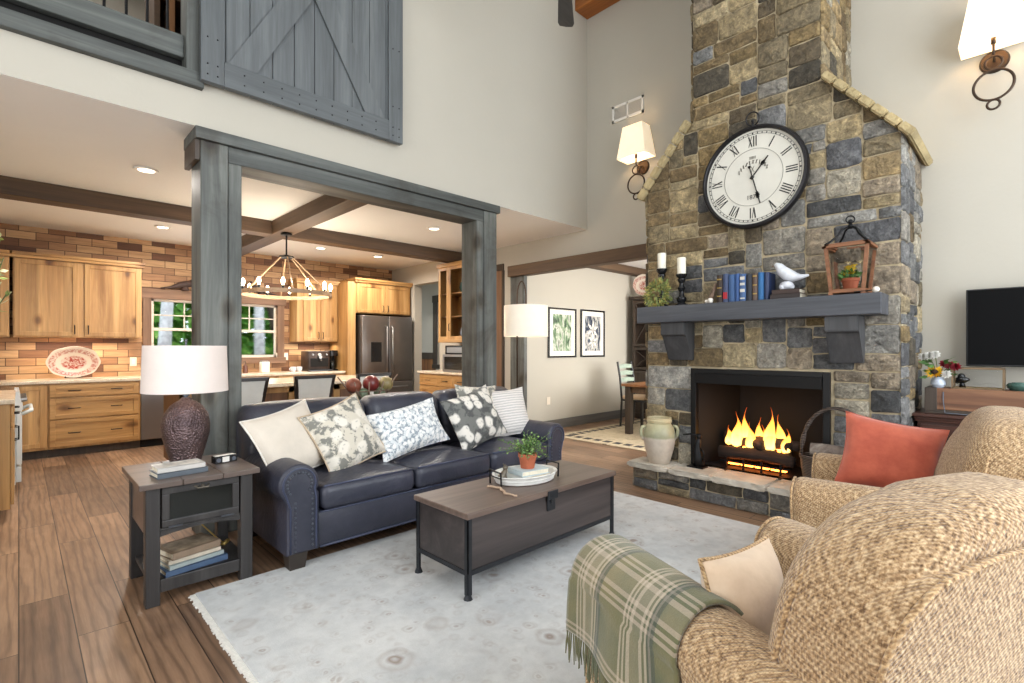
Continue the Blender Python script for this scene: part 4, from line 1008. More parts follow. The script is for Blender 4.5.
# ------------------------------------------------------------------ living-room rug
def rug_mat(name, base, tint, motif, border=None, scale=3.2):
    m, n, l, b = newmat(name); v = coords(n, l)
    f = noise(n, l, v, 2.2, 5, .65); f2 = noise(n, l, v, 14, 5, .7)
    col = ramp(n, l, f, [(.3, lin(tint)), (.62, lin(base))])
    dv = n.new('ShaderNodeVectorMath'); dv.operation = 'ADD'; nz = n.new('ShaderNodeTexNoise'); nz.inputs['Scale'].default_value = 9; l.new(v, nz.inputs['Vector'])
    sc = n.new('ShaderNodeVectorMath'); sc.operation = 'SCALE'; sc.inputs['Scale'].default_value = .06; l.new(nz.outputs['Color'], sc.inputs[0]); l.new(v, dv.inputs[0]); l.new(sc.outputs[0], dv.inputs[1])
    for sc_, wd, am in ((scale, .12, .75), (scale * 2.3, .13, .55), (scale * 4.1, .2, .38)):
        vo = n.new('ShaderNodeTexVoronoi'); vo.inputs['Scale'].default_value = sc_; vo.inputs['Randomness'].default_value = .55; l.new(dv.outputs[0], vo.inputs['Vector'])
        d = vo.outputs['Distance']
        k = ramp(n, l, d, [(.0, (.1, .1, .1, 1)), (wd * .5, (1, 1, 1, 1)), (wd, (0, 0, 0, 1)), (wd * 1.7, (.35, .35, .35, 1)), (wd * 2.2, (0, 0, 0, 1))])
        pick = ramp(n, l, noise(n, l, v, sc_ * .8, 1), [(.42, (0, 0, 0, 1)), (.55, (1, 1, 1, 1))])
        col = mixc(n, l, math_(n, l, 'MULTIPLY', math_(n, l, 'MULTIPLY', k, pick), am), col, lin(motif))
    col = mixc(n, l, .35, col, ramp(n, l, f2, [(.3, (.72, .72, .72, 1)), (.6, (1.06, 1.06, 1.06, 1))]), 'MULTIPLY')
    l.new(col, b.inputs['Base Color']); b.inputs['Roughness'].default_value = .95
    bump(n, l, b, noise(n, l, v, 160, 2), .35, .004); return m
rug_mat('pale rug wool', (206, 206, 204), (180, 182, 183), (132, 108, 92))
plain('rug fringe', (220, 216, 208), .95, var=.1, scale=60)
rg = thing('area_rug', 'large pale grey rug with faded floral motifs under the trunk', 'rug', (2.25, 1.2, 0))
RX0, RX1, RY0, RY1, RZ = .665, 3.84, -.75, 3.07, .011
t = B(); box(t, RX0, RX1, RY0, RY1, 0.001, RZ, .003); obj('pile', t, 'pale rug wool', rg)
t = B(); k = 0
y = RY0 + .01
while y < RY1:
    q = random.uniform(-.006, .006); box(t, RX0 - .03 + q, RX0 + .003, y, y + .009, .001, .006); y += .0125
stuff(obj('fringe', t, 'rug fringe', rg))

# ------------------------------------------------------------------ leather sofa
def leather(name, c, c2):
    m, n, l, b = newmat(name); v = coords(n, l)
    f = noise(n, l, v, 3.2, 4, .6); h = noise(n, l, v, 9, 4, .6, 1.2); g = noise(n, l, v, 120, 2)
    l.new(ramp(n, l, f, [(.3, lin(c)), (.75, lin(c2))]), b.inputs['Base Color'])
    l.new(ramp(n, l, f, [(.2, (.46, .46, .46, 1)), (.8, (.36, .36, .36, 1))]), b.inputs['Roughness'])
    bump(n, l, b, math_(n, l, 'ADD', h, math_(n, l, 'MULTIPLY', g, .03)), .32, .02); return m
leather('navy leather', (42, 45, 57), (66, 66, 78)); plain('sofa foot wood', (52, 44, 38), .45, var=.15); plain('nailhead', (92, 96, 104), .35, .8, var=.05); plain('leather welt', (58, 64, 86), .38, var=.1)
sf = thing('sofa', 'navy blue leather three-seat sofa with rolled arms and nailhead trim', 'sofa', (2.3, 3.4, 0))
SX0, SX1, SYF, SYB = 1.08, 3.55, 2.97, 3.88
t = B(); box(t, SX0 + .08, SX1 - .08, SYF + .02, SYB, .10, .315, .015); obj('base_frame', t, 'navy leather', sf, smooth='auto')
t = B(); tube(t, [(SX0 + .22, SYF + .018, .105), (SX1 - .22, SYF + .018, .105)], .007, 6); tube(t, [(SX0 + .22, SYF + .018, .312), (SX1 - .22, SYF + .018, .312)], .007, 6); obj('rail_welt', t, 'leather welt', sf, smooth=True)
# arms: rolled top, flat front panel
def arm_outline(xi, xo, s):
    """profile in (x, z): s = +1 for the right arm (outside at +x)"""
    cxr = (xi + xo) / 2 + s * .025; r = .118; zc = .505
    pts = []
    pts.append((xi, .10)); 
    for k in range(1, 7): pts.append((xi, .10 + (.44 - .10) * k / 6))
    a0, a1 = radians(205), radians(-40)
    for k in range(19):
        a = a0 + (a1 - a0) * k / 18; pts.append((cxr + s * r * cos(a) if s > 0 else cxr - r * cos(a), zc + r * sin(a)))
    for k in range(0, 7): pts.append((xo, .40 - (.40 - .10) * k / 6))
    for k in range(1, 4): pts.append((xo + (xi - xo) * k / 4, .10))
    return pts
for s, xi, xo in ((-1, SX0 + .21, SX0 + .02), (1, SX1 - .21, SX1 - .02)):
    o = arm_outline(xi, xo, s)
    t = B(); puff(t, o, SYB - .06 - SYF, .02, lambda u, v, d: (u, (SYB - .06 + SYF) / 2 + d, v), 0.0, 4, 2); a_ = obj('arm', t, 'navy leather', sf, smooth='auto')
    cxr = (xi + xo) / 2 + s * .025
    t = B(); pr = [(xi + s * .022, .11)] + [(xi + s * .022, .11 + .06 * k) for k in range(1, 6)] + [(cxr + s * .094 * cos(a) if s > 0 else cxr - .094 * cos(a), .505 + .094 * sin(a)) for a in [radians(200 - 13 * k) for k in range(19)]] + [(xo - s * .018, .37), (xo - s * .018, .11)]
    tube(t, [(x, SYF - .001, z) for x, z in pr], .006, 6); obj('arm_welt', t, 'leather welt', a_, smooth=True)
    t = B()
    for k in range(17):
        a = radians(215 - 16 * k); x = cxr + (s if s > 0 else -1) * .070 * cos(a) if s > 0 else cxr - .070 * cos(a); ball(t, (x, SYF - .002, .505 + .070 * sin(a)), .0075, u=7, v=5)
    for k in range(11):
        ball(t, (xi + s * .045, SYF - .002, .44 - k * .03), .0075, u=7, v=5); ball(t, (xo - s * .045, SYF - .002, .40 - k * .028), .0075, u=7, v=5)
    stuff(obj('nailheads', t, 'nailhead', a_, smooth=True))
sx = [SX0 + .215, 1.965, 2.665, SX1 - .215]
for k in range(3):
    t = B(); cushion(t, sx[k] + .003, sx[k + 1] - .003, SYF - .02, 3.56, .318, .475, .05, .035, .05); c_ = obj('seat_cushion', t, 'navy leather', sf, smooth='auto')
    t = B(); tube(t, [(sx[k] + .02, SYF + .0, .468), (sx[k + 1] - .02, SYF + .0, .468)], .006, 6); obj('seat_welt', t, 'leather welt', c_, smooth=True)
t = B(); box(t, SX0 + .0, SX1 - .0, 3.72, SYB, .14, .80, .03, 3); obj('back_frame', t, 'navy leather', sf, smooth='auto')
bxs = [SX0 - .02, 1.965, 2.665, SX1 + .02]
for k in range(3):
    o = rrect(bxs[k + 1] - bxs[k] - .006, .50, .09, 6, (bxs[k] + bxs[k + 1]) / 2, .66)
    t = B(); lean = lambda u, v, d: (u, 3.66 + d + .22 * (v - .45), v + .012 * sin((u - bxs[k]) / (bxs[k + 1] - bxs[k]) * pi))
    puff(t, o, .24, .085, lean, .05, 5, 5, .0)
    c_ = obj('back_cushion', t, 'navy leather', sf, smooth='auto')
    t = B(); oo = rrect(bxs[k + 1] - bxs[k] - .03, .475, .085, 6, (bxs[k] + bxs[k + 1]) / 2, .66); tube(t, [lean(u, v, -.055) for u, v in oo], .0065, 6, True); obj('back_welt', t, 'leather welt', c_, smooth=True)
for x in (SX0 + .085, SX1 - .095):
    for y in (SYF + .055, SYB - .1):
        t = B(); prism(t, [(-.055, -.05), (.055, -.05), (.055, .05), (-.055, .05)], lambda u, v: (x + u * .8, y + v * .8, .0115 if y < 3.07 else 0), lambda u, v: (x + u, y + v, .105)); obj('foot', t, 'sofa foot wood', sf)

# ------------------------------------------------------------------ throw pillows
def fabric(name, c, bumpy=.3, scale=90, var=.06):
    m, n, l, b = newmat(name); v = coords(n, l)
    f = noise(n, l, v, 7, 4); c = lin(c); l.new(ramp(n, l, f, [(.3, tuple(x * (1 - var * 2) for x in c[:3]) + (1,)), (.65, c)]), b.inputs['Base Color'])
    b.inputs['Roughness'].default_value = .9; b.inputs['Sheen Weight'].default_value = .15
    bump(n, l, b, noise(n, l, v, scale, 2), bumpy, .004); return m
fabric('cream linen', (216, 205, 190)); fabric('white slub', (224, 218, 208))
def stripe_linen():
    m, n, l, b = newmat('striped white linen'); v = coords(n, l)
    w1 = n.new('ShaderNodeTexWave'); w1.bands_direction = 'Y'; w1.inputs['Scale'].default_value = 13; w1.inputs['Distortion'].default_value = 1.2; w1.inputs['Detail'].default_value = 3; w1.inputs['Detail Scale'].default_value = 3; l.new(v, w1.inputs['Vector'])
    l.new(ramp(n, l, w1.outputs['Fac'], [(.2, lin(196, 190, 186)), (.6, lin(228, 222, 216))]), b.inputs['Base Color']); b.inputs['Roughness'].default_value = .9; bump(n, l, b, w1.outputs['Fac'], .4, .006)
stripe_linen()
def floral(name, ground, ink, petal, sc=7, seed=0):
    m, n, l, b = newmat(name); v = coords(n, l, (1, 1, 1), loc=(seed, seed * .7, 0))
    nz = n.new('ShaderNodeTexNoise'); nz.inputs['Scale'].default_value = 8; nz.inputs['Detail'].default_value = 3; l.new(v, nz.inputs['Vector'])
    sc_ = n.new('ShaderNodeVectorMath'); sc_.operation = 'SCALE'; sc_.inputs['Scale'].default_value = .085; l.new(nz.outputs['Color'], sc_.inputs[0])
    dv = n.new('ShaderNodeVectorMath'); l.new(v, dv.inputs[0]); l.new(sc_.outputs[0], dv.inputs[1])
    vo = n.new('ShaderNodeTexVoronoi'); vo.voronoi_dimensions = '2D'; vo.inputs['Scale'].default_value = sc; l.new(dv.outputs[0], vo.inputs['Vector'])
    vo2 = n.new('ShaderNodeTexVoronoi'); vo2.voronoi_dimensions = '2D'; vo2.inputs['Scale'].default_value = sc * 3.1; l.new(dv.outputs[0], vo2.inputs['Vector'])
    flower = ramp(n, l, vo.outputs['Distance'], [(.28, (1, 1, 1, 1)), (.42, (0, 0, 0, 1))])
    veins = ramp(n, l, vo2.outputs['Distance'], [(.05, (.55, .55, .55, 1)), (.22, (1, 1, 1, 1))])
    leafm = ramp(n, l, noise(n, l, dv.outputs[0], sc * 1.6, 4, .7), [(.48, (0, 0, 0, 1)), (.54, (1, 1, 1, 1))])
    col = mixc(n, l, math_(n, l, 'MULTIPLY', leafm, .9), lin(ground), lin(ink))
    fl = mixc(n, l, veins, lin(ink), lin(petal))
    col = mixc(n, l, flower, col, fl)
    l.new(col, b.inputs['Base Color']); b.inputs['Roughness'].default_value = .9; bump(n, l, b, noise(n, l, v, 100, 2), .3, .004); return m
floral('grey floral print', (206, 198, 182), (112, 112, 106), (224, 217, 204), 8.5, 0)
floral('blue ditsy print', (214, 217, 218), (128, 140, 150), (234, 233, 230), 26, 3)
floral('dark floral print', (112, 112, 108), (76, 77, 76), (222, 216, 206), 9.0, 5)
fabric('pillow back tan', (196, 174, 146))
def pillow(name, label, w, h, th, mat, pos, yaw, pitch, roll, cat='pillow', group=None, back=None, welt=None, n_=22, ear=.035):
    """knife-edge pillow; local x = width, y = height, z = thickness; pos is the pillow centre"""
    R = Matrix.Rotation(yaw, 3, 'Z') @ Matrix.Rotation(pitch, 3, 'X') @ Matrix.Rotation(roll, 3, 'Z')
    p = thing(name, label, cat, pos, tuple(R.to_euler()), group)
    def P(i, j, s):
        u, v = 2 * i / n_ - 1, 2 * j / n_ - 1
        x = u * w / 2 * (1 - .10 * (1 - v * v) ** 1.0 * abs(u) ** 3); y = v * h / 2 * (1 - .10 * (1 - u * u) * abs(v) ** 3)
        e = max(0, (1 - abs(u) ** 2.6)) ** .62 * max(0, (1 - abs(v) ** 2.6)) ** .62
        z = s * th / 2 * e * (1 + .05 * sin(5 * u + 2 * v) + .04 * sin(7 * v - 3 * u))
        return (x, y, z)
    for s, nm, mt in ((1, 'front_cover', mat), (-1, 'back_cover', back or mat)):
        t = B(); g = [[t.verts.new(P(i, j, s)) for j in range(n_ + 1)] for i in range(n_ + 1)]
        for i in range(n_):
            for j in range(n_): t.faces.new((g[i][j], g[i + 1][j], g[i + 1][j + 1], g[i][j + 1]))
        o = obj(nm, t, mt, p, local=True, smooth=True)
    ed = [P(i, 0, 0) for i in range(n_)] + [P(n_, j, 0) for j in range(n_)] + [P(n_ - i, n_, 0) for i in range(n_)] + [P(0, n_ - j, 0) for j in range(n_)]
    t = B(); tube(t, ed, .006 if welt else .003, 6, True); obj('seam_cord', t, welt or back or mat, p, local=True, smooth=True)
    return p
# standing pillows: pitch 90deg puts the local y axis upward with the face to -Y
pillow('throw_pillow', 'plain cream linen pillow tipped against the left sofa arm', .50, .47, .17, 'cream linen', (1.27, 3.36, .69), radians(14), radians(62), radians(12), welt='white slub')
pillow('throw_pillow', 'grey and cream floral pillow tilted beside the plain cream pillow', .48, .48, .17, 'grey floral print', (1.61, 3.30, .70), radians(4), radians(64), radians(17), back='pillow back tan', welt='pillow back tan')
pillow('lumbar_pillow', 'oblong pale blue pillow with small all-over print in sofa middle', .63, .37, .15, 'blue ditsy print', (2.15, 3.33, .685), radians(0), radians(64), radians(9))
pillow('throw_pillow', 'dark grey pillow with large white flowers, overlapping two others', .57, .47, .17, 'dark floral print', (2.79, 3.31, .705), radians(2), radians(66), radians(12))
pillow('throw_pillow', 'pale floral pillow whose corner peeks up behind the dark floral pillow', .46, .48, .14, 'grey floral print', (2.96, 3.46, .735), radians(-2), radians(72), radians(-4))
pillow('throw_pillow', 'off-white striped pillow at the right sofa arm', .46, .46, .16, 'striped white linen', (3.26, 3.40, .70), radians(-10), radians(70), radians(2))

# ------------------------------------------------------------------ trunk coffee table
wood('trunk wood', (40, 34, 34), (62, 55, 54), (88, 78, 75), axis=0, rough=.42, grain=6, bs=.1)
wood('trunk lid wood', (84, 68, 60), (112, 94, 84), (134, 116, 104), axis=0, rough=.36, grain=6, bs=.08)
plain('trunk iron', (48, 50, 54), .45, .6, var=.15, scale=18)
TX0, TX1, TY0, TY1 = 1.645, 2.925, 2.01, 2.465
tk = thing('trunk_table', 'dark wooden trunk coffee table on iron legs standing on the rug', 'coffee table', (2.28, 2.23, RZ))
t = B(); box(t, TX0, TX1, TY0, TY1, .145, .422, .004); obj('body', t, 'trunk wood', tk)
t = B(); box(t, TX0 - .018, TX1 + .018, TY0 - .018, TY1 + .018, .424, .456, .006); obj('lid', t, 'trunk lid wood', tk)
t = B(); box(t, TX0 - .004, TX1 + .004, TY0 - .004, TY0 + .001, .13, .155); box(t, TX0 - .004, TX1 + .004, TY1 - .001, TY1 + .004, .13, .155); box(t, TX0 - .004, TX0 + .001, TY0, TY1, .13, .155); box(t, TX1 - .001, TX1 + .004, TY0, TY1, .13, .155); obj('bottom_band', t, 'trunk iron', tk)
for x in (TX0, TX1):
    for y in (TY0, TY1):
        sx_, sy_ = (1 if x == TX0 else -1), (1 if y == TY0 else -1); t = B()
        box(t, x - .006 * sx_, x + .022 * sx_, y - .006 * sy_, y, .03, .422); box(t, x - .006 * sx_, x, y - .006 * sy_, y + .022 * sy_, .03, .422)
        cx_, cy_ = x + .004 * sx_, y + .004 * sy_
        cyl(t, (cx_, cy_, .03), (cx_, cy_, .145), .013, seg=10); cyl(t, (cx_, cy_, RZ), (cx_, cy_, .035), .024, .015, 8); obj('leg', t, 'trunk iron', tk)
t = B(); box(t, 2.235, 2.325, TY0 - .026, TY0 - .017, .40, .452, .003); box(t, 2.245, 2.315, TY0 - .012, TY0 - .001, .33, .42, .004); cyl(t, (2.28, TY0 - .02, .385), (2.28, TY0 - .01, .385), .012); obj('hasp', t, 'trunk iron', tk)
TT = .456
# oval tray with iron handles
plain('tray enamel', (222, 220, 214), .4, var=.10, scale=20)
ty = thing('oval_tray', 'white oval galvanised tray with two dark iron handles on trunk', 'tray', (2.325, 2.265, TT), radians(-8))
t = B(); lathe(t, [(0, 0), (.175, 0), (.185, .006), (.197, .048), (.203, .052), (.199, .055), (.190, .05), (.178, .010), (0, .007)], (0, 0, 0), 44, 1.12, .80); obj('tray_body', t, 'tray enamel', ty, local=True, smooth='auto')
t = B(); tube(t, [(.203 * 1.12 * cos(2 * pi * k / 40), .203 * .80 * sin(2 * pi * k / 40), .052) for k in range(40)], .004, 6, True); tube(t, [(.192 * 1.12 * cos(2 * pi * k / 40), .192 * .80 * sin(2 * pi * k / 40), .028) for k in range(40)], .003, 6, True); obj('rim', t, 'tray enamel', ty, local=True, smooth=True)
for s in (-1, 1):
    t = B(); x = s * .228; tube(t, [(x, -.06, .0), (x + s * .004, -.06, .085), (x + s * .004, .06, .085), (x, .06, .0)], .006, 8); tube(t, [(x, -.06, .05), (x + s * .002, .06, .05)], .004, 6); obj('handle', t, 'black iron', ty, local=True)
flat_book('cream-edged book at the bottom of the tray stack', 2.24, 2.47, 2.175, 2.345, TT + .009, TT + .042, (198, 202, 200), radians(-6), group='books in the oval tray', spine='x0')
flat_book('blue-grey edged book on top of the stack in the tray', 2.245, 2.46, 2.18, 2.34, TT + .042, TT + .074, (176, 190, 194), radians(-10), group='books in the oval tray', spine='x0')
pp = thing('potted_plant', 'bushy small-leaved green plant in terracotta pot on tray books', 'potted plant', (2.345, 2.262, TT + .074))
px_, py_, pz = 2.345, 2.262, TT + .0745
t = B(); lathe(t, [(0, 0), (.044, 0), (.056, .068), (.061, .07), (.062, .094), (.053, .094), (.05, .08), (0, .08)], (px_, py_, pz), 24); obj('pot', t, 'terracotta', pp, smooth='auto')
plain('plant leaf', (86, 122, 62), .55, var=.4, scale=35); plain('plant leaf light', (128, 158, 84), .55, var=.3, scale=35); plain('stem green', (92, 104, 62), .7, var=.2)
r3 = random.Random(21); stems = []
for k in range(70):
    a = r3.uniform(0, 2 * pi); e = r3.uniform(.1, 1.35); L = r3.uniform(.08, .165) * (1.25 if e < .7 else .85)
    p0 = Vector((px_, py_, pz + .08)); d = Vector((cos(a) * cos(e), sin(a) * cos(e), sin(e)))
    stems.append([p0 + d * .02, p0 + d * L * .55 + Vector((0, 0, .02)), p0 + d * L * 1.05 + Vector((0, 0, -.012 if e < .5 else .01))])
t = B()
for s in stems: tube(t, s, .0012, 4, cap=False)
obj('stems', t, 'stem green', pp)
for nm, mt, sel in (('leaves', 'plant leaf', 0), ('young_leaves', 'plant leaf light', 1)):
    t = B()
    for i, s in enumerate(stems):
        for k in range(9):
            if (k + i) % 3 == 2 and sel == 0 or ((k + i) % 3 != 2 and sel == 1): continue
            f = (k + 2) / 10; p = s[0].lerp(s[1], min(1, f * 2)) if f < .5 else s[1].lerp(s[2], f * 2 - 1)
            d = Vector((r3.uniform(-1, 1), r3.uniform(-1, 1), r3.uniform(-.3, .8))); leaf(t, p, d, r3.uniform(.014, .024), r3.uniform(.008, .013), r3.uniform(0, 6))
    obj(nm, t, mt, pp)
plain('pewter', (104, 96, 84), .4, .5, var=.3, scale=30)
fgx, fgy = 2.17, 2.31
fo = thing('pewter_figurine', 'small dark pewter rabbit figurine at the left end of the tray', 'figurine', (fgx, fgy, TT + .009))
t = B(); z = TT + .009
tube(t, [(fgx - .032, fgy, z + .012), (fgx - .018, fgy, z + .026), (fgx + .006, fgy, z + .040), (fgx + .020, fgy, z + .062), (fgx + .022, fgy, z + .075)], [.014, .024, .023, .015, .010], 10); ball(t, (fgx + .024, fgy, z + .082), .016, 1.15, .9, .9)
tube(t, [(fgx + .020, fgy - .006, z + .092), (fgx + .012, fgy - .009, z + .108)], [.005, .003], 6); tube(t, [(fgx + .020, fgy + .006, z + .092), (fgx + .012, fgy + .009, z + .108)], [.005, .003], 6)
tube(t, [(fgx + .022, fgy, z + .045), (fgx + .030, fgy - .004, z + .02), (fgx + .034, fgy - .004, z + .004)], .006, 6); tube(t, [(fgx - .03, fgy, z + .01), (fgx, fgy, z + .005), (fgx + .036, fgy, z + .004)], .008, 6)
obj('body', t, 'pewter', fo, smooth=True)
plain('wood bead', (176, 150, 126), .6, var=.2, scale=40)
bdz = thing('bead_garland', 'string of small pale wooden beads lying on trunk before the tray', 'bead garland', (2.03, 2.16, TT))
t = B(); 
for k in range(24):
    s = k / 23; x = 2.03 + .025 * sin(s * 5) + .006 * sin(k * .9); y = 2.29 - .21 * s; ball(t, (x, y, TT + .0075), .0078, u=8, v=6)
obj('beads', t, 'wood bead', bdz, smooth=True)
t = B(); tube(t, [(2.01, 2.08, TT + .006), (2.015, 2.065, TT + .008), (2.02, 2.05, TT + .004), (2.03, 2.04, TT + .003)], [.003, .006, .006, .008], 8); obj('tassel', t, 'wood bead', bdz)

# ------------------------------------------------------------------ side table with glass-fronted drawer
wood('side table wood', (34, 31, 31), (53, 50, 49), (76, 72, 70), axis=2, rough=.42, grain=8, bs=.1)
wood('side table top wood', (74, 62, 56), (100, 86, 78), (124, 108, 98), axis=0, rough=.34, grain=6, bs=.08)
st = thing('side_table', 'dark wooden side table with glass-front drawer and open lower shelf', 'side table', (.69, 3.33, 0))
AX0, AX1, AY0, AY1, AZ = .45, .945, 3.065, 3.59, .625
t = B()
for k in range(3): box(t, AX0 - .03 + k * .185, AX0 - .03 + (k + 1) * .185 - .002 + (.0 if k < 2 else .002), AY0 - .03, AY1 + .03, AZ - .028, AZ, .003)
obj('table_top', t, 'side table top wood', st)
for x in (AX0, AX1 - .062):
    for y in (AY0, AY1 - .062):
        t = B(); box(t, x, x + .062, y, y + .062, 0, AZ - .029, .004); obj('leg', t, 'side table wood', st)
for x0, x1 in ((AX0 + .008, AX0 + .026), (AX1 - .026, AX1 - .008)):
    t = B(); box(t, x0, x1, AY0 + .062, AY1 - .062, .35, AZ - .029); obj('side_panel', t, 'side table top wood', st)
t = B(); box(t, AX0 + .062, AX1 - .062, AY1 - .026, AY1 - .008, .35, AZ - .029); obj('back_panel', t, 'side table wood', st)
t = B(); arch = [(AX0 + .062, .372), (AX1 - .062, .372), (AX1 - .062, .345)] + [(AX1 - .062 - (AX1 - AX0 - .124) * k / 12, .345 + .018 * sin(pi * k / 12)) for k in range(1, 12)] + [(AX0 + .062, .345)]
prism(t, arch, lambda u, v: (u, AY0 + .008, v), lambda u, v: (u, AY0 + .028, v)); obj('apron', t, 'side table wood', st)
t = B(); box(t, AX0 + .062, AX1 - .062, AY0 + .012, AY1 - .03, .372, .385); obj('drawer_floor', t, 'side table wood', st)
dr = B(); dx0, dx1, dz0, dz1 = AX0 + .068, AX1 - .068, .388, .590
for q in ((dx0, dx1, dz1 - .035, dz1), (dx0, dx1, dz0, dz0 + .035), (dx0, dx0 + .035, dz0 + .035, dz1 - .035), (dx1 - .035, dx1, dz0 + .035, dz1 - .035)): box(dr, q[0], q[1], AY0 + .002, AY0 + .022, q[2], q[3], .004)
dro = obj('drawer_front', dr, 'side table wood', st)
plain('dark glass', (20, 22, 20), .12, var=.05)
t = B(); box(t, dx0 + .033, dx1 - .033, AY0 + .012, AY0 + .016, dz0 + .033, dz1 - .033); obj('glass_pane', t, 'dark glass', dro)
t = B(); xm = (dx0 + dx1) / 2; tube(t, [(xm - .03, AY0 + .001, .574), (xm - .025, AY0 - .014, .566), (xm + .025, AY0 - .014, .566), (xm + .03, AY0 + .001, .574)], .005, 8); lathe(t, [(0, 0), (.012, .001), (.012, .004), (0, .005)], (xm - .03, AY0 - .001, .573), 10); ball(t, (xm, AY0 - .004, .573), .009); obj('pull', t, 'pewter', dro)
for x in (dx0 + .03, dx1 - .09):
    t = B(); box(t, x, x + .06, AY0 - .002, AY0 + .003, .384, .391); obj('hinge', t, 'nailhead', dro)
t = B(); box(t, AX0 + .02, AX1 - .02, AY0 + .02, AY1 - .02, .105, .125, .002); obj('lower_shelf', t, 'side table wood', st)
t = B(); box(t, AX0 + .062, AX1 - .062, AY0 + .012, AY0 + .034, .06, .125, .003); obj('shelf_rail', t, 'side table wood', st)
plain('photo print', (150, 132, 110), .5, var=.45, scale=22); plain('photo print pale', (206, 200, 190), .5, var=.35, scale=18)
flat_book('thick hardback with patterned edges, lower of two on the side table', .50, .735, 3.13, 3.275, AZ, AZ + .028, (84, 92, 100), radians(6), group='books on the side table top')
flat_book('white jacketed hardback, upper of two on the side table', .505, .725, 3.135, 3.275, AZ + .028, AZ + .054, (196, 192, 186), radians(4), group='books on the side table top', jacket='photo print pale')
flat_book('large dark blue book at bottom of lower shelf stack', .52, .82, 3.10, 3.33, .125, .155, (64, 84, 112), radians(8), group='books on the lower shelf')
flat_book('pale teal-edged book, second up in the lower shelf stack', .53, .80, 3.11, 3.325, .155, .178, (150, 160, 158), radians(12), group='books on the lower shelf')
flat_book('cream book, third up in the lower shelf stack', .535, .79, 3.12, 3.325, .178, .200, (190, 178, 160), radians(9), group='books on the lower shelf')
flat_book('brown photo-covered book on top of lower shelf stack', .54, .785, 3.12, 3.315, .200, .236, (132, 112, 92), radians(15), group='books on the lower shelf', jacket='photo print')
tc_ = thing('desk_clock', 'small black box clock with pale label on side table corner', 'clock', (.872, 3.335, AZ), radians(8))
t = B(); box(t, -.062, .062, -.028, .028, 0, .042, .004); obj('case', t, 'gloss black', tc_, local=True)
t = B(); box(t, -.022, .016, -.0295, -.0275, .006, .036); box(t, -.056, .056, -.02, .02, .0415, .0425); obj('label', t, 'white trim', tc_, local=True)
t = B(); cyl(t, (-.042, -.029, .02), (-.042, -.027, .02), .012); cyl(t, (.042, -.029, .02), (.042, -.027, .02), .012); obj('dials', t, 'nailhead', tc_, local=True)
# hammered lamp
def hammered():
    m, n, l, b = newmat('hammered bronze'); v = coords(n, l)
    vo = n.new('ShaderNodeTexVoronoi'); vo.inputs['Scale'].default_value = 95; l.new(v, vo.inputs['Vector'])
    l.new(ramp(n, l, noise(n, l, v, 5, 3), [(.3, lin(84, 70, 72)), (.7, lin(124, 104, 102))]), b.inputs['Base Color']); b.inputs['Metallic'].default_value = .85; b.inputs['Roughness'].default_value = .34
    bump(n, l, b, vo.outputs['Distance'], .7, .008)
hammered()
lx_, ly_ = .69, 3.40
tl = thing('table_lamp', 'hammered bronze table lamp with white drum shade on the side table', 'lamp', (lx_, ly_, AZ))
t = B(); lathe(t, [(0, 0), (.072, 0), (.078, .008), (.075, .02), (.095, .09), (.118, .18), (.122, .235), (.108, .30), (.078, .345), (.05, .368), (.03, .378), (.022, .39), (0, .392)], (lx_, ly_, AZ), 40); obj('body', t, 'hammered bronze', tl, smooth='auto')
t = B(); cyl(t, (lx_, ly_, AZ + .385), (lx_, ly_, AZ + .48), .010); cyl(t, (lx_, ly_, AZ + .40), (lx_, ly_, AZ + .43), .018); obj('neck', t, 'nailhead', tl)
m = plain('lamp shade linen', (226, 212, 204), .85, var=.03, scale=12, bumps=(120, .2, .003), emit=(1.0, .93, .87), es=.04)
t = B(); z0, z1 = AZ + .425, AZ + .688
lathe(t, [(.214, z0), (.205, z1), (.201, z1), (.210, z0), (.214, z0)], (lx_, ly_, 0), 48); obj('lamp_shade', t, 'lamp shade linen', tl, smooth='auto')
t = B(); cyl(t, (lx_, ly_, z1 - .02), (lx_, ly_, z1 + .025), .006); ball(t, (lx_, ly_, z1 + .03), .010)
for a in (0, 2.09, 4.19): tube(t, [(lx_, ly_, z1 - .015), (lx_ + .2 * cos(a), ly_ + .2 * sin(a), z1 - .012)], .0025, 5)
obj('finial', t, 'nailhead', tl)
lamp('table_lamp_light', (lx_, ly_, z0 + .14), .8, (1.0, .86, .72), .05)
t = B(); tube(t, [(.66, 3.56, .40), (.78, 3.50, .25), (.86, 3.42, .15), (.88, 3.38, .132), (.84, 3.36, .130)], .004, 6); cyl(t, (.87, 3.36, .131), (.91, 3.41, .131), .012); tag(obj('power_cord', t, 'gilt', smooth=True), 'thin tan power cord curling on the lower shelf of the side table', 'cord')

# ------------------------------------------------------------------ floor lamp behind the sofa
fx, fy = 4.14, 4.02
fl_ = thing('floor_lamp', 'dark arched floor lamp with wide cream drum shade behind sofa arm', 'floor lamp', (fx, fy, 0))
ax_, ay_ = .716, -.698
t = B(); lathe(t, [(0, 0), (.15, 0), (.152, .01), (.14, .022), (.03, .03), (0, .03)], (fx - ax_ * .10, fy - ay_ * .10 + .0, 0), 30); obj('base', t, 'sconce bronze', fl_, smooth='auto')
t = B(); pts = [(fx - ax_ * .10, fy - ay_ * .10, .03), (fx - ax_ * .10, fy - ay_ * .10, 1.86)]
for k in range(1, 13):
    a = pi * k / 12; q = -.10 + .06 * (1 - cos(a)) * .85; pts.append((fx + ax_ * q, fy + ay_ * q, 1.86 + .20 * sin(a)))
pts.append((fx, fy, 1.78)); tube(t, pts, .009, 8); obj('pole', t, 'sconce bronze', fl_, smooth=True)
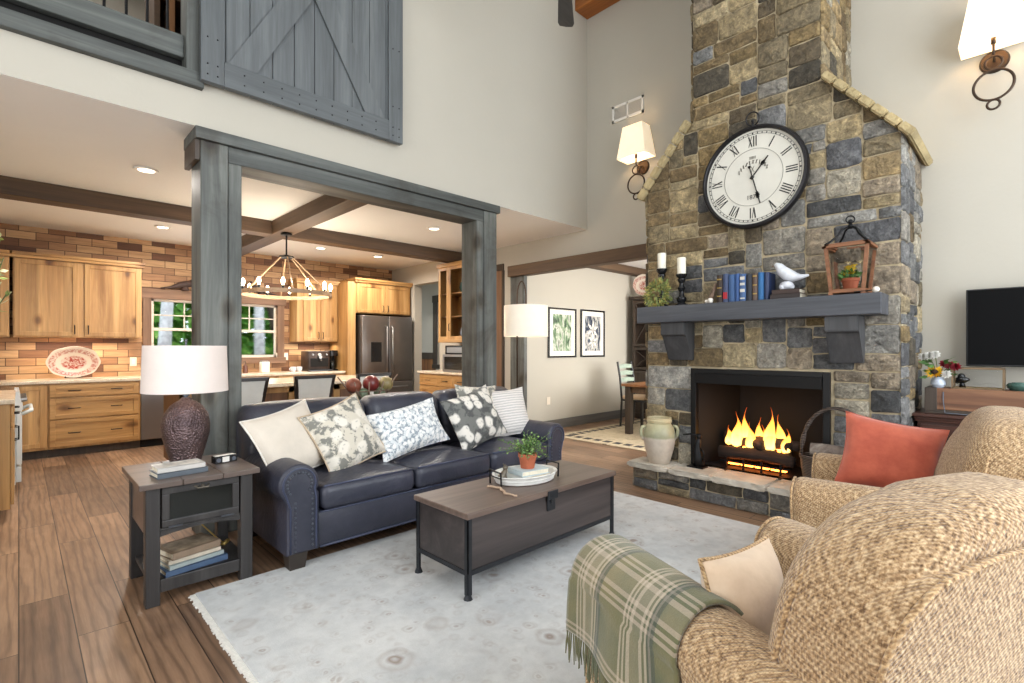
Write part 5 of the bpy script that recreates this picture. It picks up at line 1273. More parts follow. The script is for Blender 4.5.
m = plain('floor lamp linen', (244, 232, 212), .85, var=.03, scale=12, bumps=(120, .2, .003), emit=(1.0, .88, .74), es=.15)
t = B(); lathe(t, [(.252, 1.43), (.250, 1.78), (.246, 1.78), (.248, 1.43), (.252, 1.43)], (fx, fy, 0), 48); obj('lamp_shade', t, 'floor lamp linen', fl_, smooth='auto')
t = B(); cyl(t, (fx, fy, 1.60), (fx, fy, 1.79), .012)
for a in (.3, 2.4, 4.5): tube(t, [(fx, fy, 1.77), (fx + .245 * cos(a), fy + .245 * sin(a), 1.775)], .003, 5)
obj('socket', t, 'sconce bronze', fl_)
t = B(); ball(t, (fx, fy, 1.57), .03, sz=1.3); obj('bulb', t, 'light lens', fl_, smooth=True)
lamp('floor_lamp_light', (fx, fy, 1.55), 3.5, (1.0, .78, .52), .04)

# ------------------------------------------------------------------ television wall
plain('screen black', (3, 3, 4), .6, var=.05); MATS['screen black'].node_tree.nodes['Principled BSDF'].inputs['Specular IOR Level'].default_value = .12; plain('tv bezel', (22, 22, 24), .35, var=.05)
tv = thing('television', 'flat black television mounted on the wall right of the fireplace', 'television', (5.1, -.17, 1.165))
t = B(); box(t, 5.075, 5.115, -.68, .34, 1.165, 1.735, .006); obj('casing', t, 'tv bezel', tv)
t = B(); box(t, 5.0725, 5.0755, -.672, .332, 1.176, 1.727); obj('screen', t, 'screen black', tv)
t = B(); box(t, 5.115, XW - .002, -.35, 0, 1.3, 1.6, .004); obj('wall_bracket', t, 'tv bezel', tv)
wood('mahogany', (46, 26, 20), (72, 42, 32), (98, 60, 46), axis=1, rough=.38, grain=8)
cs = thing('console_cabinet', 'dark mahogany console cabinet with moulded top under the television', 'console', (4.95, -.3, 0))
KX0, KX1, KY0, KY1 = 4.74, 5.16, -1.15, .585
t = B(); box(t, KX0, KX1, KY0, KY1, .06, .765, .004); obj('carcass', t, 'mahogany', cs)
t = B(); box(t, KX0 - .05, KX1 + .01, KY0 - .04, KY1 + .03, .80, .825, .006); box(t, KX0 - .035, KX1 + .005, KY0 - .03, KY1 + .018, .783, .80, .005); box(t, KX0 - .02, KX1, KY0 - .015, KY1 + .012, .765, .783, .005); obj('top', t, 'mahogany', cs)
t = B(); box(t, KX0 - .01, KX1 - .02, KY0 + .02, KY1 - .005, 0, .06); obj('plinth', t, 'mahogany', cs)
for k in range(3):
    y1 = KY1 - .02 - k * .575; y0 = y1 - .55; t = B()
    box(t, KX0 - .018, KX0 - .001, y0, y1, .62, .745, .004); d_ = obj('drawer', t, 'mahogany', cs); t = B(); ball(t, (KX0 - .03, (y0 + y1) / 2, .68), .014); obj('knob', t, 'gilt', d_, smooth=True)
    t = B()
    for q in ((y0, y0 + .06, .10, .60), (y1 - .06, y1, .10, .60), (y0 + .06, y1 - .06, .10, .16), (y0 + .06, y1 - .06, .54, .60)): box(t, KX0 - .018, KX0 - .001, q[0], q[1], q[2], q[3], .003)
    d_ = obj('door', t, 'mahogany', cs); t = B(); box(t, KX0 - .010, KX0 - .001, y0 + .055, y1 - .055, .155, .545); obj('door_panel', t, 'mahogany', d_); t = B(); ball(t, (KX0 - .03, y0 + .03, .42), .012); obj('knob', t, 'gilt', d_, smooth=True)
wood('crate wood', (86, 54, 36), (122, 82, 56), (156, 112, 80), axis=1, rough=.5, grain=8)
cb = thing('wooden_chest', 'long low brown wooden chest with dark end cap on console', 'chest', (4.86, .1, .825))
CZ0 = .825
t = B(); box(t, 4.76, 4.98, -.50, .53, CZ0 + .03, CZ0 + .185, .005); obj('body', t, 'crate wood', cb)
t = B(); box(t, 4.75, 4.99, .475, .545, CZ0 + .02, CZ0 + .188, .004); obj('end_cap', t, 'dark casing', cb)
t = B(); box(t, 4.755, 4.985, -.51, .54, CZ0, CZ0 + .03, .004); obj('plinth', t, 'dark casing', cb)
t = B(); tube(t, [(4.757, .44, CZ0 + .16), (4.748, .44, CZ0 + .10), (4.74, .43, CZ0 + .012), (4.735, .30, CZ0 + .008)], .004, 6); obj('strap', t, 'nailhead', cb)
ct = CZ0 + .185
# glass display case with a black bird
plain('case brass', (110, 92, 70), .4, .7, var=.1)
gc = thing('glass_case', 'low rectangular glass display case with bronze edges on chest', 'display case', (4.87, .27, ct))
gx0, gx1, gy0, gy1, gz0, gz1 = 4.80, 4.95, .13, .395, ct, ct + .145
t = B()
for x in (gx0, gx1):
    for y in (gy0, gy1): box(t, x - .006, x + .006, y - .006, y + .006, gz0, gz1)
    for z in (gz0 + .005, gz1): box(t, x - .006, x + .006, gy0, gy1, z - .005, z + .005)
for y in (gy0, gy1):
    for z in (gz0 + .005, gz1): box(t, gx0, gx1, y - .006, y + .006, z - .005, z + .005)
obj('frame', t, 'case brass', gc)
t = B(); box(t, gx0 - .001, gx0 + .001, gy0 + .006, gy1 - .006, gz0 + .01, gz1 - .005); box(t, gx1 - .001, gx1 + .001, gy0 + .006, gy1 - .006, gz0 + .01, gz1 - .005); box(t, gx0 + .006, gx1 - .006, gy0 - .001, gy0 + .001, gz0 + .01, gz1 - .005); box(t, gx0 + .006, gx1 - .006, gy1 - .001, gy1 + .001, gz0 + .01, gz1 - .005); obj('glass_panes', t, 'window glass', gc)
t = B(); box(t, gx0, gx1, gy0, gy1, gz0, gz0 + .006); obj('floor_panel', t, 'gilt', gc)
bb = thing('black_bird', 'small black bird ornament inside the glass display case', 'ornament', (4.86, .345, ct + .006)); z = ct + .006
t = B(); tube(t, [(4.86, .378, z + .03), (4.86, .365, z + .052), (4.86, .345, z + .062), (4.86, .325, z + .055), (4.86, .305, z + .06)], [.008, .024, .03, .02, .006], 10); ball(t, (4.86, .35, z + .08), .022); cyl(t, (4.86, .345, z), (4.86, .345, z + .04), .02, .012, 10); obj('body', t, 'gloss black', bb, smooth=True)
plain('green glaze', (62, 92, 84), .25, var=.3, scale=25)
gb = thing('green_bowl', 'low dark green glazed lidded bowl on the chest under television', 'bowl', (4.87, .05, ct))
t = B(); lathe(t, [(0, 0), (.05, 0), (.068, .02), (.07, .035), (.06, .05), (.0, .052)], (4.87, .05, ct), 24); obj('body', t, 'green glaze', gb, smooth='auto')
t = B(); torus(t, (4.87, .05, ct + .05), (0, 0, 1), .04, .005, 20, 6); obj('ring', t, 'green glaze', gb, smooth=True)
# vase of flowers
plain('delft glaze', (196, 206, 220), .3, var=.35, scale=22); plain('white petal', (236, 234, 228), .6, var=.06); plain('red petal', (132, 22, 40), .6, var=.2, scale=30); plain('sun petal', (236, 184, 34), .6, var=.12, scale=30); plain('seed brown', (52, 32, 20), .9, var=.3, scale=60)
vz = thing('flower_vase', 'blue and white vase holding sunflower, red and white blooms on chest', 'vase', (4.83, .475, ct)); vx, vy = 4.83, .475
t = B(); lathe(t, [(0, 0), (.028, 0), (.045, .025), (.042, .05), (.028, .068), (.034, .078), (.03, .078), (.024, .068), (0, .06)], (vx, vy, ct), 22); obj('vase', t, 'delft glaze', vz, smooth='auto')
t = B()
HD = [(Vector((vx - .06, vy + .015, ct + .115)), 'sun'), (Vector((vx - .03, vy - .065, ct + .165)), 'red'), (Vector((vx + .01, vy - .035, ct + .175)), 'red'), (Vector((vx - .045, vy - .10, ct + .155)), 'red'), (Vector((vx, vy + .05, ct + .235)), 'white'), (Vector((vx - .02, vy + .015, ct + .24)), 'white'), (Vector((vx + .02, vy + .09, ct + .225)), 'white'), (Vector((vx - .05, vy - .05, ct + .10)), 'white')]
for p, _ in HD: tube(t, [(vx, vy, ct + .05), (vx * .5 + p.x * .5, vy * .5 + p.y * .5, ct + .05 + (p.z - ct - .05) * .6), p], .003, 5)
obj('stems', t, 'stem green', vz)
t = B()
for k in range(34):
    a = r3.uniform(0, 2 * pi); leaf(t, (vx + .04 * cos(a), vy + .05 * sin(a), ct + r3.uniform(.08, .2)), (cos(a), sin(a), r3.uniform(-.3, .7)), .07, .026, r3.uniform(0, 6))
obj('leaves', t, 'leaf green', vz)
for p, kd in HD:
    t = B()
    d = Vector((-.85, .15 if kd == 'sun' else 0, .35)).normalized(); u, w_ = frame_of(d)
    if kd == 'sun':
        for rr_, cnt in ((.058, 16), (.048, 13)):
            for q in range(cnt): a = 2 * pi * q / cnt + rr_ * 9; leaf(t, p, u * cos(a) + w_ * sin(a) + d * .18, rr_, .022, pi / 2)
        o = obj('sunflower', t, 'sun petal', vz); t = B(); ball(t, p + d * .004, .024, 1, 1, .8, 12, 7); obj('sunflower_centre', t, 'seed brown', o, smooth=True)
    else:
        for lay in range(4):
            for q in range(9): a = 2 * pi * q / 9 + lay; leaf(t, p + d * .006 * lay, (u * cos(a) + w_ * sin(a)) * (1 - lay * .2) + d * (.1 + lay * .35), .036 - lay * .004, .024, pi / 2)
        obj('white_flower' if kd == 'white' else 'red_flower', t, 'white petal' if kd == 'white' else 'red petal', vz)
# ------------------------------------------------------------------ kitchen cabinets (local: x = width, front at y = 0 facing -y)
def shaker(parent, x0, x1, z0, z1, name='door', fr=.055, pull=None, glass=False):
    """frame-and-panel front with its own pull; pull = ('v'|'h', x, z) list"""
    t = B()
    box(t, x0, x0 + fr, -.02, -.001, z0, z1, .003); box(t, x1 - fr, x1, -.02, -.001, z0, z1, .003); box(t, x0 + fr, x1 - fr, -.02, -.001, z0, z0 + fr, .003); box(t, x0 + fr, x1 - fr, -.02, -.001, z1 - fr, z1, .003)
    d = obj(name, t, 'cabinet rail wood' if name == 'drawer' else 'cabinet deep wood', parent, local=True)
    t = B(); box(t, x0 + fr - .003, x1 - fr + .003, -.010 if not glass else -.012, -.001 if not glass else -.009, z0 + fr - .003, z1 - fr + .003)
    obj('glass' if glass else 'panel', t, 'window glass' if glass else ('cabinet rail wood' if name == 'drawer' else 'cabinet door wood'), d, local=True)
    for (o, px, pz) in (pull or []):
        t = B(); L = .055
        if o == 'h': tube(t, [(px - L, -.02, pz), (px - L * .9, -.045, pz), (px + L * .9, -.045, pz), (px + L, -.02, pz)], .006, 6)
        else: tube(t, [(px, -.02, pz - L), (px, -.045, pz - L * .9), (px, -.045, pz + L * .9), (px, -.02, pz + L)], .006, 6)
        obj('handle', t, 'black iron', d, local=True)
    return d
def cab(name, label, cat, loc, w, d, z0, z1, rot=0, group=None, toe=0, crown=0):
    c = thing(name, label, cat, (loc[0], loc[1], 0), (0, 0, rot), group)
    t = B(); box(t, 0, w, 0, d, z0 + toe, z1, .002); obj('carcass', t, 'cabinet deep wood', c, local=True)
    if toe:
        t = B(); box(t, .0, w, .06, d, 0, toe); obj('toe_kick', t, 'dark casing', c, local=True)
    if crown:
        t = B(); box(t, -.02, w + .02, -.035, d, z1, z1 + crown * .5, .004); box(t, -.03, w + .03, -.05, d, z1 + crown * .5, z1 + crown, .004); obj('crown', t, 'cabinet rail wood', c, local=True)
    return c
YF = 8.08; YU = 8.35; G = .003
c = cab('base_cabinet', 'knotty wood base cabinet with one door beside the white range', 'cabinet', (-.14, YF), .385, .59, 0, .875, toe=.10)
shaker(c, .10, .372, .13, .86, pull=[])
c = cab('drawer_cabinet', 'knotty wood base unit with three wide drawers under the platter', 'cabinet', (.248, YF), .885, .59, 0, .875, toe=.10)
for z0, z1 in ((.715, .862), (.455, .70), (.125, .44)): shaker(c, .012, .86, z0, z1, 'drawer', .05, [('h', .235, (z0 + z1) / 2), ('h', .64, (z0 + z1) / 2)])
plain('stainless', (150, 148, 146), .32, .9, var=.06, scale=3); plain('stainless dark', (128, 121, 116), .36, .9, var=.08, scale=3)
c = thing('dishwasher', 'stainless steel dishwasher between wooden drawers and the sink base', 'dishwasher', (1.135, YF, 0))
t = B(); box(t, 1.137, 1.735, YF, 8.67, .10, .872, .003); obj('body', t, 'stainless dark', c)
t = B(); box(t, 1.139, 1.733, YF - .022, YF - .001, .11, .868, .006); d_ = obj('door', t, 'stainless', c)
t = B(); tube(t, [(1.19, YF - .02, .80), (1.20, YF - .055, .80), (1.67, YF - .055, .80), (1.68, YF - .02, .80)], .009, 8); obj('handle', t, 'stainless', d_, smooth=True)
t = B(); box(t, 1.14, 1.732, YF + .05, YF + .3, 0, .10); obj('toe_kick', t, 'dark void', c)
c = cab('sink_cabinet', 'knotty wood sink base cabinet below the kitchen window', 'cabinet', (1.738, YF), 1.10, .59, 0, .875, toe=.10)
for k in range(2): shaker(c, .012 + k * .54, .545 + k * .54, .13, .86, pull=[('v', .50 + k * .10, .74)])
c = cab('base_cabinet', 'knotty wood base cabinet under the coffee maker', 'cabinet', (2.841, YF), 1.10, .59, 0, .875, toe=.10)
for k in range(2): shaker(c, .012 + k * .54, .545 + k * .54, .13, .70, pull=[('v', .50 + k * .10, .60)]); shaker(c, .012 + k * .54, .545 + k * .54, .715, .862, 'drawer', .045, [('h', .28 + k * .54, .79)])
def stone_top():
    m, n, l, b = newmat('cream granite'); v = coords(n, l)
    l.new(mixc(n, l, .5, ramp(n, l, noise(n, l, v, 6, 6, .7), [(.35, lin(206, 186, 158)), (.6, lin(232, 218, 196))]), ramp(n, l, noise(n, l, v, 70, 3), [(.35, (.6, .55, .5, 1)), (.6, (1, 1, 1, 1))]), 'MULTIPLY'), b.inputs['Base Color']); b.inputs['Roughness'].default_value = .18
stone_top()
t = B(); box(t, -.16, 3.942, YF - .03, 8.678, .877, .915, .006); tag(obj('countertop', t, 'cream granite'), 'long cream granite countertop along the window wall', 'countertop')
# upper cabinets
c = cab('wall_cabinet', 'two-door knotty wood wall cabinet left of the kitchen window', 'cabinet', (-.05, YU), 1.235, .328, 1.43, 2.37, crown=.07)
shaker(c, .012, .585, 1.445, 2.36, pull=[('v', .55, 1.53)]); shaker(c, .645, 1.222, 1.445, 2.36, pull=[('v', .68, 1.53)])
c = cab('wall_cabinet', 'narrow knotty wood wall cabinet at far left picture edge', 'cabinet', (-.66, YU), .58, .328, 1.43, 2.37, crown=.07)
shaker(c, .012, .565, 1.445, 2.36)
c = cab('wall_cabinet', 'two-door knotty wood wall cabinet above the coffee maker', 'cabinet', (3.25, YU), .69, .328, 1.405, 2.37, crown=.07)
shaker(c, .10, .375, 1.42, 2.36, pull=[('v', .345, 1.51)]); shaker(c, .39, .675, 1.42, 2.36, pull=[('v', .42, 1.51)])
c = thing('pantry_cabinet', 'tall narrow knotty wood pantry end left of the refrigerator', 'cabinet', (3.99, 8.32, 0))
t = B(); box(t, 3.945, 4.085, 7.985, 8.675, 0, 2.42, .003); obj('panel', t, 'cabinet deep wood', c)
c = cab('wall_cabinet', 'knotty wood two-door cabinet above the refrigerator', 'cabinet', (4.088, 7.99), 1.085, .685, 1.895, 2.42, crown=.07)
shaker(c, .02, .545, 1.91, 2.40, pull=[('v', .505, 1.99)]); shaker(c, .565, 1.06, 1.91, 2.40, pull=[('v', .60, 1.99)])
# refrigerator
c = thing('refrigerator', 'stainless french-door refrigerator with black water dispenser', 'refrigerator', (4.66, 8.3, 0))
fx0, fx1, fyf = 4.14, 5.14, 7.87
t = B(); box(t, fx0, fx1, fyf + .06, 8.66, .02, 1.86, .004); obj('body', t, 'stainless dark', c)
fm = (fx0 + fx1) / 2 + .01
for x0, x1, hx, nm in ((fx0, fm - .003, fm - .055, 'left'), (fm + .003, fx1, fm + .055, 'right')):
    t = B(); box(t, x0 + .002, x1 - .002, fyf, fyf + .058, .72, 1.855, .012, 3); d_ = obj('door', t, 'stainless dark', c, smooth='auto')
    t = B(); tube(t, [(hx, fyf, .84), (hx, fyf - .05, .86), (hx, fyf - .05, 1.66), (hx, fyf, 1.68)], .013, 8); obj('handle', t, 'stainless', d_, smooth=True)
    if nm == 'left':
        t = B(); box(t, x0 + .17, x0 + .37, fyf - .004, fyf + .002, 1.06, 1.40, .004); q = obj('dispenser', t, 'gloss black', d_)
t = B(); box(t, fx0 + .002, fx1 - .002, fyf, fyf + .058, .06, .71, .012, 3); d_ = obj('freezer_drawer', t, 'stainless dark', c, smooth='auto')
t = B(); tube(t, [(fx0 + .12, fyf, .62), (fx0 + .13, fyf - .05, .62), (fx1 - .13, fyf - .05, .62), (fx1 - .12, fyf, .62)], .013, 8); obj('handle', t, 'stainless', d_, smooth=True)
t = B(); box(t, fx0 + .02, fx1 - .02, fyf + .07, fyf + .12, 0, .06); obj('grille', t, 'gloss black', c)
# left run: white range and neighbouring cabinet, seen edge-on
wood('left run wood', (150, 98, 44), (190, 136, 70), (208, 156, 88), axis=2, rough=.42, grain=7, bs=.06)
c = cab('base_cabinet', 'knotty wood base cabinet end at the left picture edge before range', 'cabinet', (-.045, 5.30), 1.14, .70, 0, .88, rot=pi / 2, toe=.10)
for k in range(2): shaker(c, .012 + k * .56, .565 + k * .56, .13, .70, pull=[('v', .50 + k * .10, .60)]); shaker(c, .012 + k * .56, .565 + k * .56, .715, .862, 'drawer', .045, [('h', .28 + k * .56, .79)])
t = B(); box(t, -.79, -.02, 5.28, 6.44, .882, .92, .006); tag(obj('countertop', t, 'cream granite'), 'short cream granite counter left of the white range', 'countertop')
plain('range enamel', (214, 220, 220), .3, var=.03)
c = thing('range', 'white kitchen range with front knobs and towel-bar handle, edge-on', 'range', (-.35, 6.83, 0))
t = B(); box(t, -.79, -.02, 6.452, 7.20, .05, .90, .004); obj('body', t, 'range enamel', c)
t = B(); box(t, -.018, .022, 6.47, 7.18, .23, .70, .008); d_ = obj('oven_door', t, 'range enamel', c)
t = B(); tube(t, [(.02, 6.52, .69), (.085, 6.52, .72), (.085, 7.13, .72), (.02, 7.13, .69)], .016, 8); obj('handle', t, 'range enamel', d_, smooth=True)
t = B(); box(t, -.018, .018, 6.47, 7.18, .07, .21, .006); obj('drawer', t, 'range enamel', c)
t = B(); prism(t, [(-.02, .73), (.03, .73), (.0, .90), (-.02, .90)], lambda u, v: (u, 6.46, v), lambda u, v: (u, 7.19, v)); p_ = obj('control_panel', t, 'range enamel', c)
for k in range(5):
    t = B(); y = 6.56 + k * .135; cyl(t, (.012, y, .815), (.055, y, .825), .024, .02, 14); obj('knob', t, 'stainless', p_, smooth='auto')
t = B(); box(t, -.77, -.03, 6.46, 7.19, .90, .915, .003); obj('cooktop', t, 'gloss black', c)
t = B(); box(t, -.70, -.05, 6.52, 7.13, 0, .05); obj('plinth', t, 'dark void', c)
# leafy stems in a vase on the left counter
lv = thing('leaf_vase', 'tall pale leafy branches at the left picture edge above counter', 'plant', (-.24, 5.55, .92))
t = B(); lathe(t, [(0, 0), (.07, 0), (.09, .1), (.06, .26), (.05, .3), (.06, .33), (.05, .33), (.04, .28), (0, .2)], (-.24, 5.55, .92), 24); obj('vase', t, 'white ceramic', lv, smooth='auto')
plain('pale leaf', (196, 198, 158), .6, var=.3, scale=20); plain('lime leaf', (150, 166, 92), .6, var=.3, scale=20)
r4 = random.Random(3); stm = []
t = B()
for k in range(16):
    e = Vector((-.19 + r4.uniform(-.22, .17), 5.5 + r4.uniform(-.2, .2), r4.uniform(1.62, 2.2))); pts = [Vector((-.24, 5.55, 1.1)), Vector((-.24, 5.55, 1.1)).lerp(e, .6) + Vector((0, 0, .1)), e]; stm.append(pts); tube(t, pts, .004, 5)
obj('stems', t, 'stem green', lv)
for nm, mt, q in (('leaves', 'pale leaf', 0), ('green_leaves', 'lime leaf', 1)):
    t = B()
    for i, s in enumerate(stm):
        for k in range(16):
            if (k + i) % 2 != q: continue
            f = .45 + .55 * k / 16; p = s[1].lerp(s[2], max(0, (f - .5) * 2)); leaf(t, p, (r4.uniform(-1, 1), r4.uniform(-1, 1), r4.uniform(-.3, .9)), r4.uniform(.05, .09), r4.uniform(.025, .045), r4.uniform(0, 6))
    obj(nm, t, mt, lv)
# platter on stand, outlets
m, n, l, b = newmat('transferware'); tcx = n.new('ShaderNodeTexCoord'); sp = n.new('ShaderNodeSeparateXYZ'); l.new(tcx.outputs['Object'], sp.inputs[0])
def transfer(n, l, b, tcx, sx, sz, cz, red, cream):
    sp = n.new('ShaderNodeSeparateXYZ'); l.new(tcx.outputs['Object'], sp.inputs[0])
    r2_ = math_(n, l, 'ADD', math_(n, l, 'POWER', math_(n, l, 'DIVIDE', sp.outputs[0], sx), 2), math_(n, l, 'POWER', math_(n, l, 'DIVIDE', math_(n, l, 'SUBTRACT', sp.outputs[2], cz), sz), 2))
    rr_ = math_(n, l, 'SQRT', r2_); bands = ramp(n, l, rr_, [(0, (1, 1, 1, 1)), (.42, (1, 1, 1, 1)), (.50, (.05, .05, .05, 1)), (.66, (.05, .05, .05, 1)), (.70, (.75, .75, .75, 1)), (.9, (.75, .75, .75, 1)), (.95, (.0, .0, .0, 1))])
    sc = noise(n, l, coords(n, l), 42, 4, .7)
    mk = math_(n, l, 'MULTIPLY', bands, ramp(n, l, sc, [(.42, (.15, .15, .15, 1)), (.58, (1, 1, 1, 1))]))
    l.new(mixc(n, l, mk, lin(cream), lin(red)), b.inputs['Base Color']); b.inputs['Roughness'].default_value = .2
transfer(n, l, b, tcx, .26, .185, .20, (176, 66, 52), (236, 222, 206))
def platter(name, label, cx, y, z, w, h, mat, lean, cat='platter', rot=0):
    p = thing(name, label, cat, (cx, y, z), (0, 0, rot)); t = B(); prev = []; N = 64
    rad = lambda a: 1 + .018 * cos(8 * a)
    Rm = Matrix.Translation((0, 0, .015)) @ Matrix.Rotation(-lean, 4, 'X')
    lv_ = []
    for q, d in ((0.0, .018), (.62, .018), (.70, .008), (1.0, -.006), (1.0, .002), (.70, .018), (.6, .026), (0, .026)):
        if q == 0: lv_.append([t.verts.new(Rm @ Vector((0, d, h / 2)))])
        else: lv_.append([t.verts.new(Rm @ Vector((w / 2 * q * (rad(a) if q == 1 else 1) * (abs(cos(a)) ** .9 * (1 if cos(a) > 0 else -1)), d, h / 2 + h / 2 * q * (rad(a) if q == 1 else 1) * sin(a)))) for a in [2 * pi * k / N for k in range(N)]])
    for A, Bq in zip(lv_[:-1], lv_[1:]):
        if len(A) == 1: [t.faces.new((A[0], Bq[k], Bq[(k + 1) % N])) for k in range(N)]
        elif len(Bq) == 1: [t.faces.new((A[k], A[(k + 1) % N], Bq[0])) for k in range(N)]
        else: skin(t, A, Bq)
    obj('plate', t, mat, p, local=True, smooth='auto')
    t = B()
    for s in (-.08, .08): tube(t, [(s, -.03, .03), (s, -.03, .008), (s, .08, .006), (s, .055, .16)], .004, 6)
    tube(t, [(-.08, .08, .006), (.08, .08, .006)], .004, 6); obj('stand', t, 'black iron', p, local=True); return p
platter('serving_platter', 'oval red and white transferware platter on stand against plank backsplash', .50, 8.50, .915, .52, .40, 'transferware', radians(-14))
plain('outlet plate', (226, 214, 196), .4, var=.02)
for (x, z, w_, la) in ((1.135, 1.11, .075, 'cream outlet plate right of the red platter'), (3.13, 1.16, .19, 'wide cream switch plate beside the window right casing')):
    o = thing('outlet', la, 'outlet', (x, YK, z - .06)); t = B(); box(t, x - w_ / 2, x + w_ / 2, YK - .008, YK - .001, z - .06, z + .06, .003); obj('plate', t, 'outlet plate', o)
    t = B()
    for k in range(max(1, round(w_ / .09))):
        xx = x - w_ / 2 + w_ * (k + .5) / max(1, round(w_ / .09)); box(t, xx - .016, xx + .016, YK - .011, YK - .008, z - .034, z + .034, .002)
    obj('socket', t, 'white trim', o)
# dark carved pheasants on the window head
plain('carved dark wood', (62, 44, 38), .6, var=.35, scale=26, bumps=(50, .5, .01))
def pheasant(x, label, s):
    z = 2.14; y = YK - .06; p = thing('carved_pheasant', label, 'carving', (x, y, z), group='carved pheasants')
    t = B(); tube(t, [(x - s * .30, y, z + .012), (x - s * .18, y, z + .03), (x - s * .05, y, z + .075), (x + s * .06, y, z + .10), (x + s * .11, y, z + .15), (x + s * .13, y, z + .185)], [.008, .018, .046, .05, .028, .018], 12); ball(t, (x + s * .145, y, z + .195), .026, 1.2, .9, .9); cyl(t, (x + s * .165, y, z + .195), (x + s * .20, y, z + .185), .008, .002, 8); obj('body', t, 'carved dark wood', p, smooth=True)
    t = B(); cyl(t, (x, y, z), (x, y, z + .07), .05, .03, 14); obj('base', t, 'carved dark wood', p)
pheasant(1.74, 'dark carved pheasant on window head, its tail left of the post', 1); pheasant(2.78, 'dark carved pheasant on window head right of the post', -1)
# things on the counter
cj = thing('candle_jar', 'square cream canister on the counter in front of window', 'canister', (2.77, 8.42, .915)); t = B(); box(t, 2.71, 2.83, 8.36, 8.48, .915, 1.085, .012, 3); obj('jar', t, 'candle wax', cj, smooth='auto'); t = B(); box(t, 2.715, 2.825, 8.365, 8.475, 1.085, 1.10, .006); obj('lid', t, 'nailhead', cj)
plain('brown bottle', (92, 54, 40), .25, var=.2)
sb_ = thing('soap_bottle', 'brown soap pump bottle by the sink right of the post', 'soap bottle', (2.50, 8.45, .915)); t = B(); lathe(t, [(0, 0), (.035, 0), (.037, .01), (.037, .10), (.02, .125), (.014, .14), (0, .14)], (2.50, 8.45, .915), 18); obj('bottle', t, 'brown bottle', sb_, smooth='auto'); t = B(); tube(t, [(2.5, 8.45, 1.05), (2.5, 8.45, 1.09), (2.47, 8.44, 1.085)], .006, 8); obj('pump', t, 'gloss black', sb_, smooth=True)
fc = thing('faucet', 'dark gooseneck faucet standing in front of kitchen window', 'faucet', (2.05, 8.52, .915)); t = B(); cyl(t, (2.05, 8.52, .915), (2.05, 8.52, .95), .028); tube(t, [(2.05, 8.52, .95), (2.05, 8.52, 1.22), (2.05, 8.49, 1.30), (2.05, 8.42, 1.33), (2.05, 8.35, 1.30), (2.05, 8.33, 1.24)], .013, 10); tube(t, [(2.07, 8.52, .96), (2.14, 8.51, 1.0)], .008, 8); obj('spout', t, 'black iron', fc, smooth=True)
plain('espresso metal', (70, 58, 52), .3, .6, var=.3, scale=14)
bc = thing('coffee_machine', 'dark stainless coffee machine with chrome gauge on back counter', 'coffee machine', (3.56, 8.42, .915))
t = B(); box(t, 3.40, 3.76, 8.26, 8.58, .925, 1.25, .012, 3); obj('body', t, 'espresso metal', bc, smooth='auto')
t = B(); box(t, 3.43, 3.73, 8.252, 8.262, .99, 1.13, .006); q = obj('recess', t, 'dark void', bc)
t = B(); cyl(t, (3.58, 8.26, 1.19), (3.58, 8.245, 1.19), .026); obj('gauge', t, 'white trim', bc); t = B()
for x in (3.47, 3.70): cyl(t, (x, 8.26, 1.19), (x, 8.24, 1.19), .018, .015, 12)
cyl(t, (3.58, 8.25, 1.12), (3.58, 8.19, 1.10), .014); cyl(t, (3.58, 8.26, 1.15), (3.58, 8.21, 1.15), .028); obj('controls', t, 'stainless', bc, smooth='auto')
t = B(); box(t, 3.39, 3.77, 8.20, 8.30, .915, .945, .006); obj('drip_tray', t, 'gloss black', bc)
dc = thing('drip_coffee_maker', 'black drip coffee maker right of the stainless coffee machine', 'coffee maker', (3.86, 8.42, .915))
t = B(); box(t, 3.79, 3.925, 8.30, 8.55, .915, .94, .006); box(t, 3.79, 3.925, 8.45, 8.55, .94, 1.20, .006); box(t, 3.79, 3.925, 8.30, 8.55, 1.16, 1.26, .012); obj('body', t, 'gloss black', dc); t = B(); lathe(t, [(0, 0), (.048, 0), (.055, .05), (.048, .11), (.035, .14), (0, .14)], (3.857, 8.375, .942), 20); obj('carafe', t, 'dark glass', dc, smooth='auto')
for k, (x, la) in enumerate(((3.20, 'white cup on the counter just right of window casing'), (3.30, 'white cup on the counter next to the coffee machine'))):
    cu_ = thing('cup', la, 'cup', (x, 8.38, .915), group='white cups'); t = B(); lathe(t, [(0, 0), (.028, 0), (.04, .04), (.043, .08), (.039, .08), (.034, .04), (.02, .008), (0, .008)], (x, 8.38, .915), 20); obj('bowl', t, 'white ceramic', cu_, smooth='auto'); t = B(); torus(t, (x - .048, 8.37, .958), (0, 1, 0), .018, .005, 16, 6); obj('handle', t, 'white ceramic', cu_, smooth=True)

# ------------------------------------------------------------------ island, stools, chandelier
il = thing('kitchen_island', 'long wooden kitchen island with pale stone top behind the sofa', 'island', (2.3, 6.4, 0))
wood('island panel wood', (84, 52, 28), (118, 78, 44), (146, 100, 60), axis=2, rough=.5, grain=7, knots=1.2)
t = B(); box(t, 1.15, 3.38, 5.98, 6.72, .09, .87, .004); obj('body', t, 'island panel wood', il); t = B(); box(t, 1.2, 3.33, 6.03, 6.67, 0, .09); obj('plinth', t, 'dark casing', il)
t = B()
for k in range(5): x = 1.15 + k * .5375; box(t, x, x + .08, 5.965, 5.98, .09, .87, .003)
box(t, 1.15, 3.38, 5.965, 5.98, .79, .87, .003); box(t, 1.15, 3.38, 5.965, 5.98, .09, .19, .003); obj('panel_frame', t, 'cabinet deep wood', il)
t = B(); box(t, 1.10, 3.43, 5.72, 6.77, .875, .915, .006); obj('top', t, 'cream granite', il)
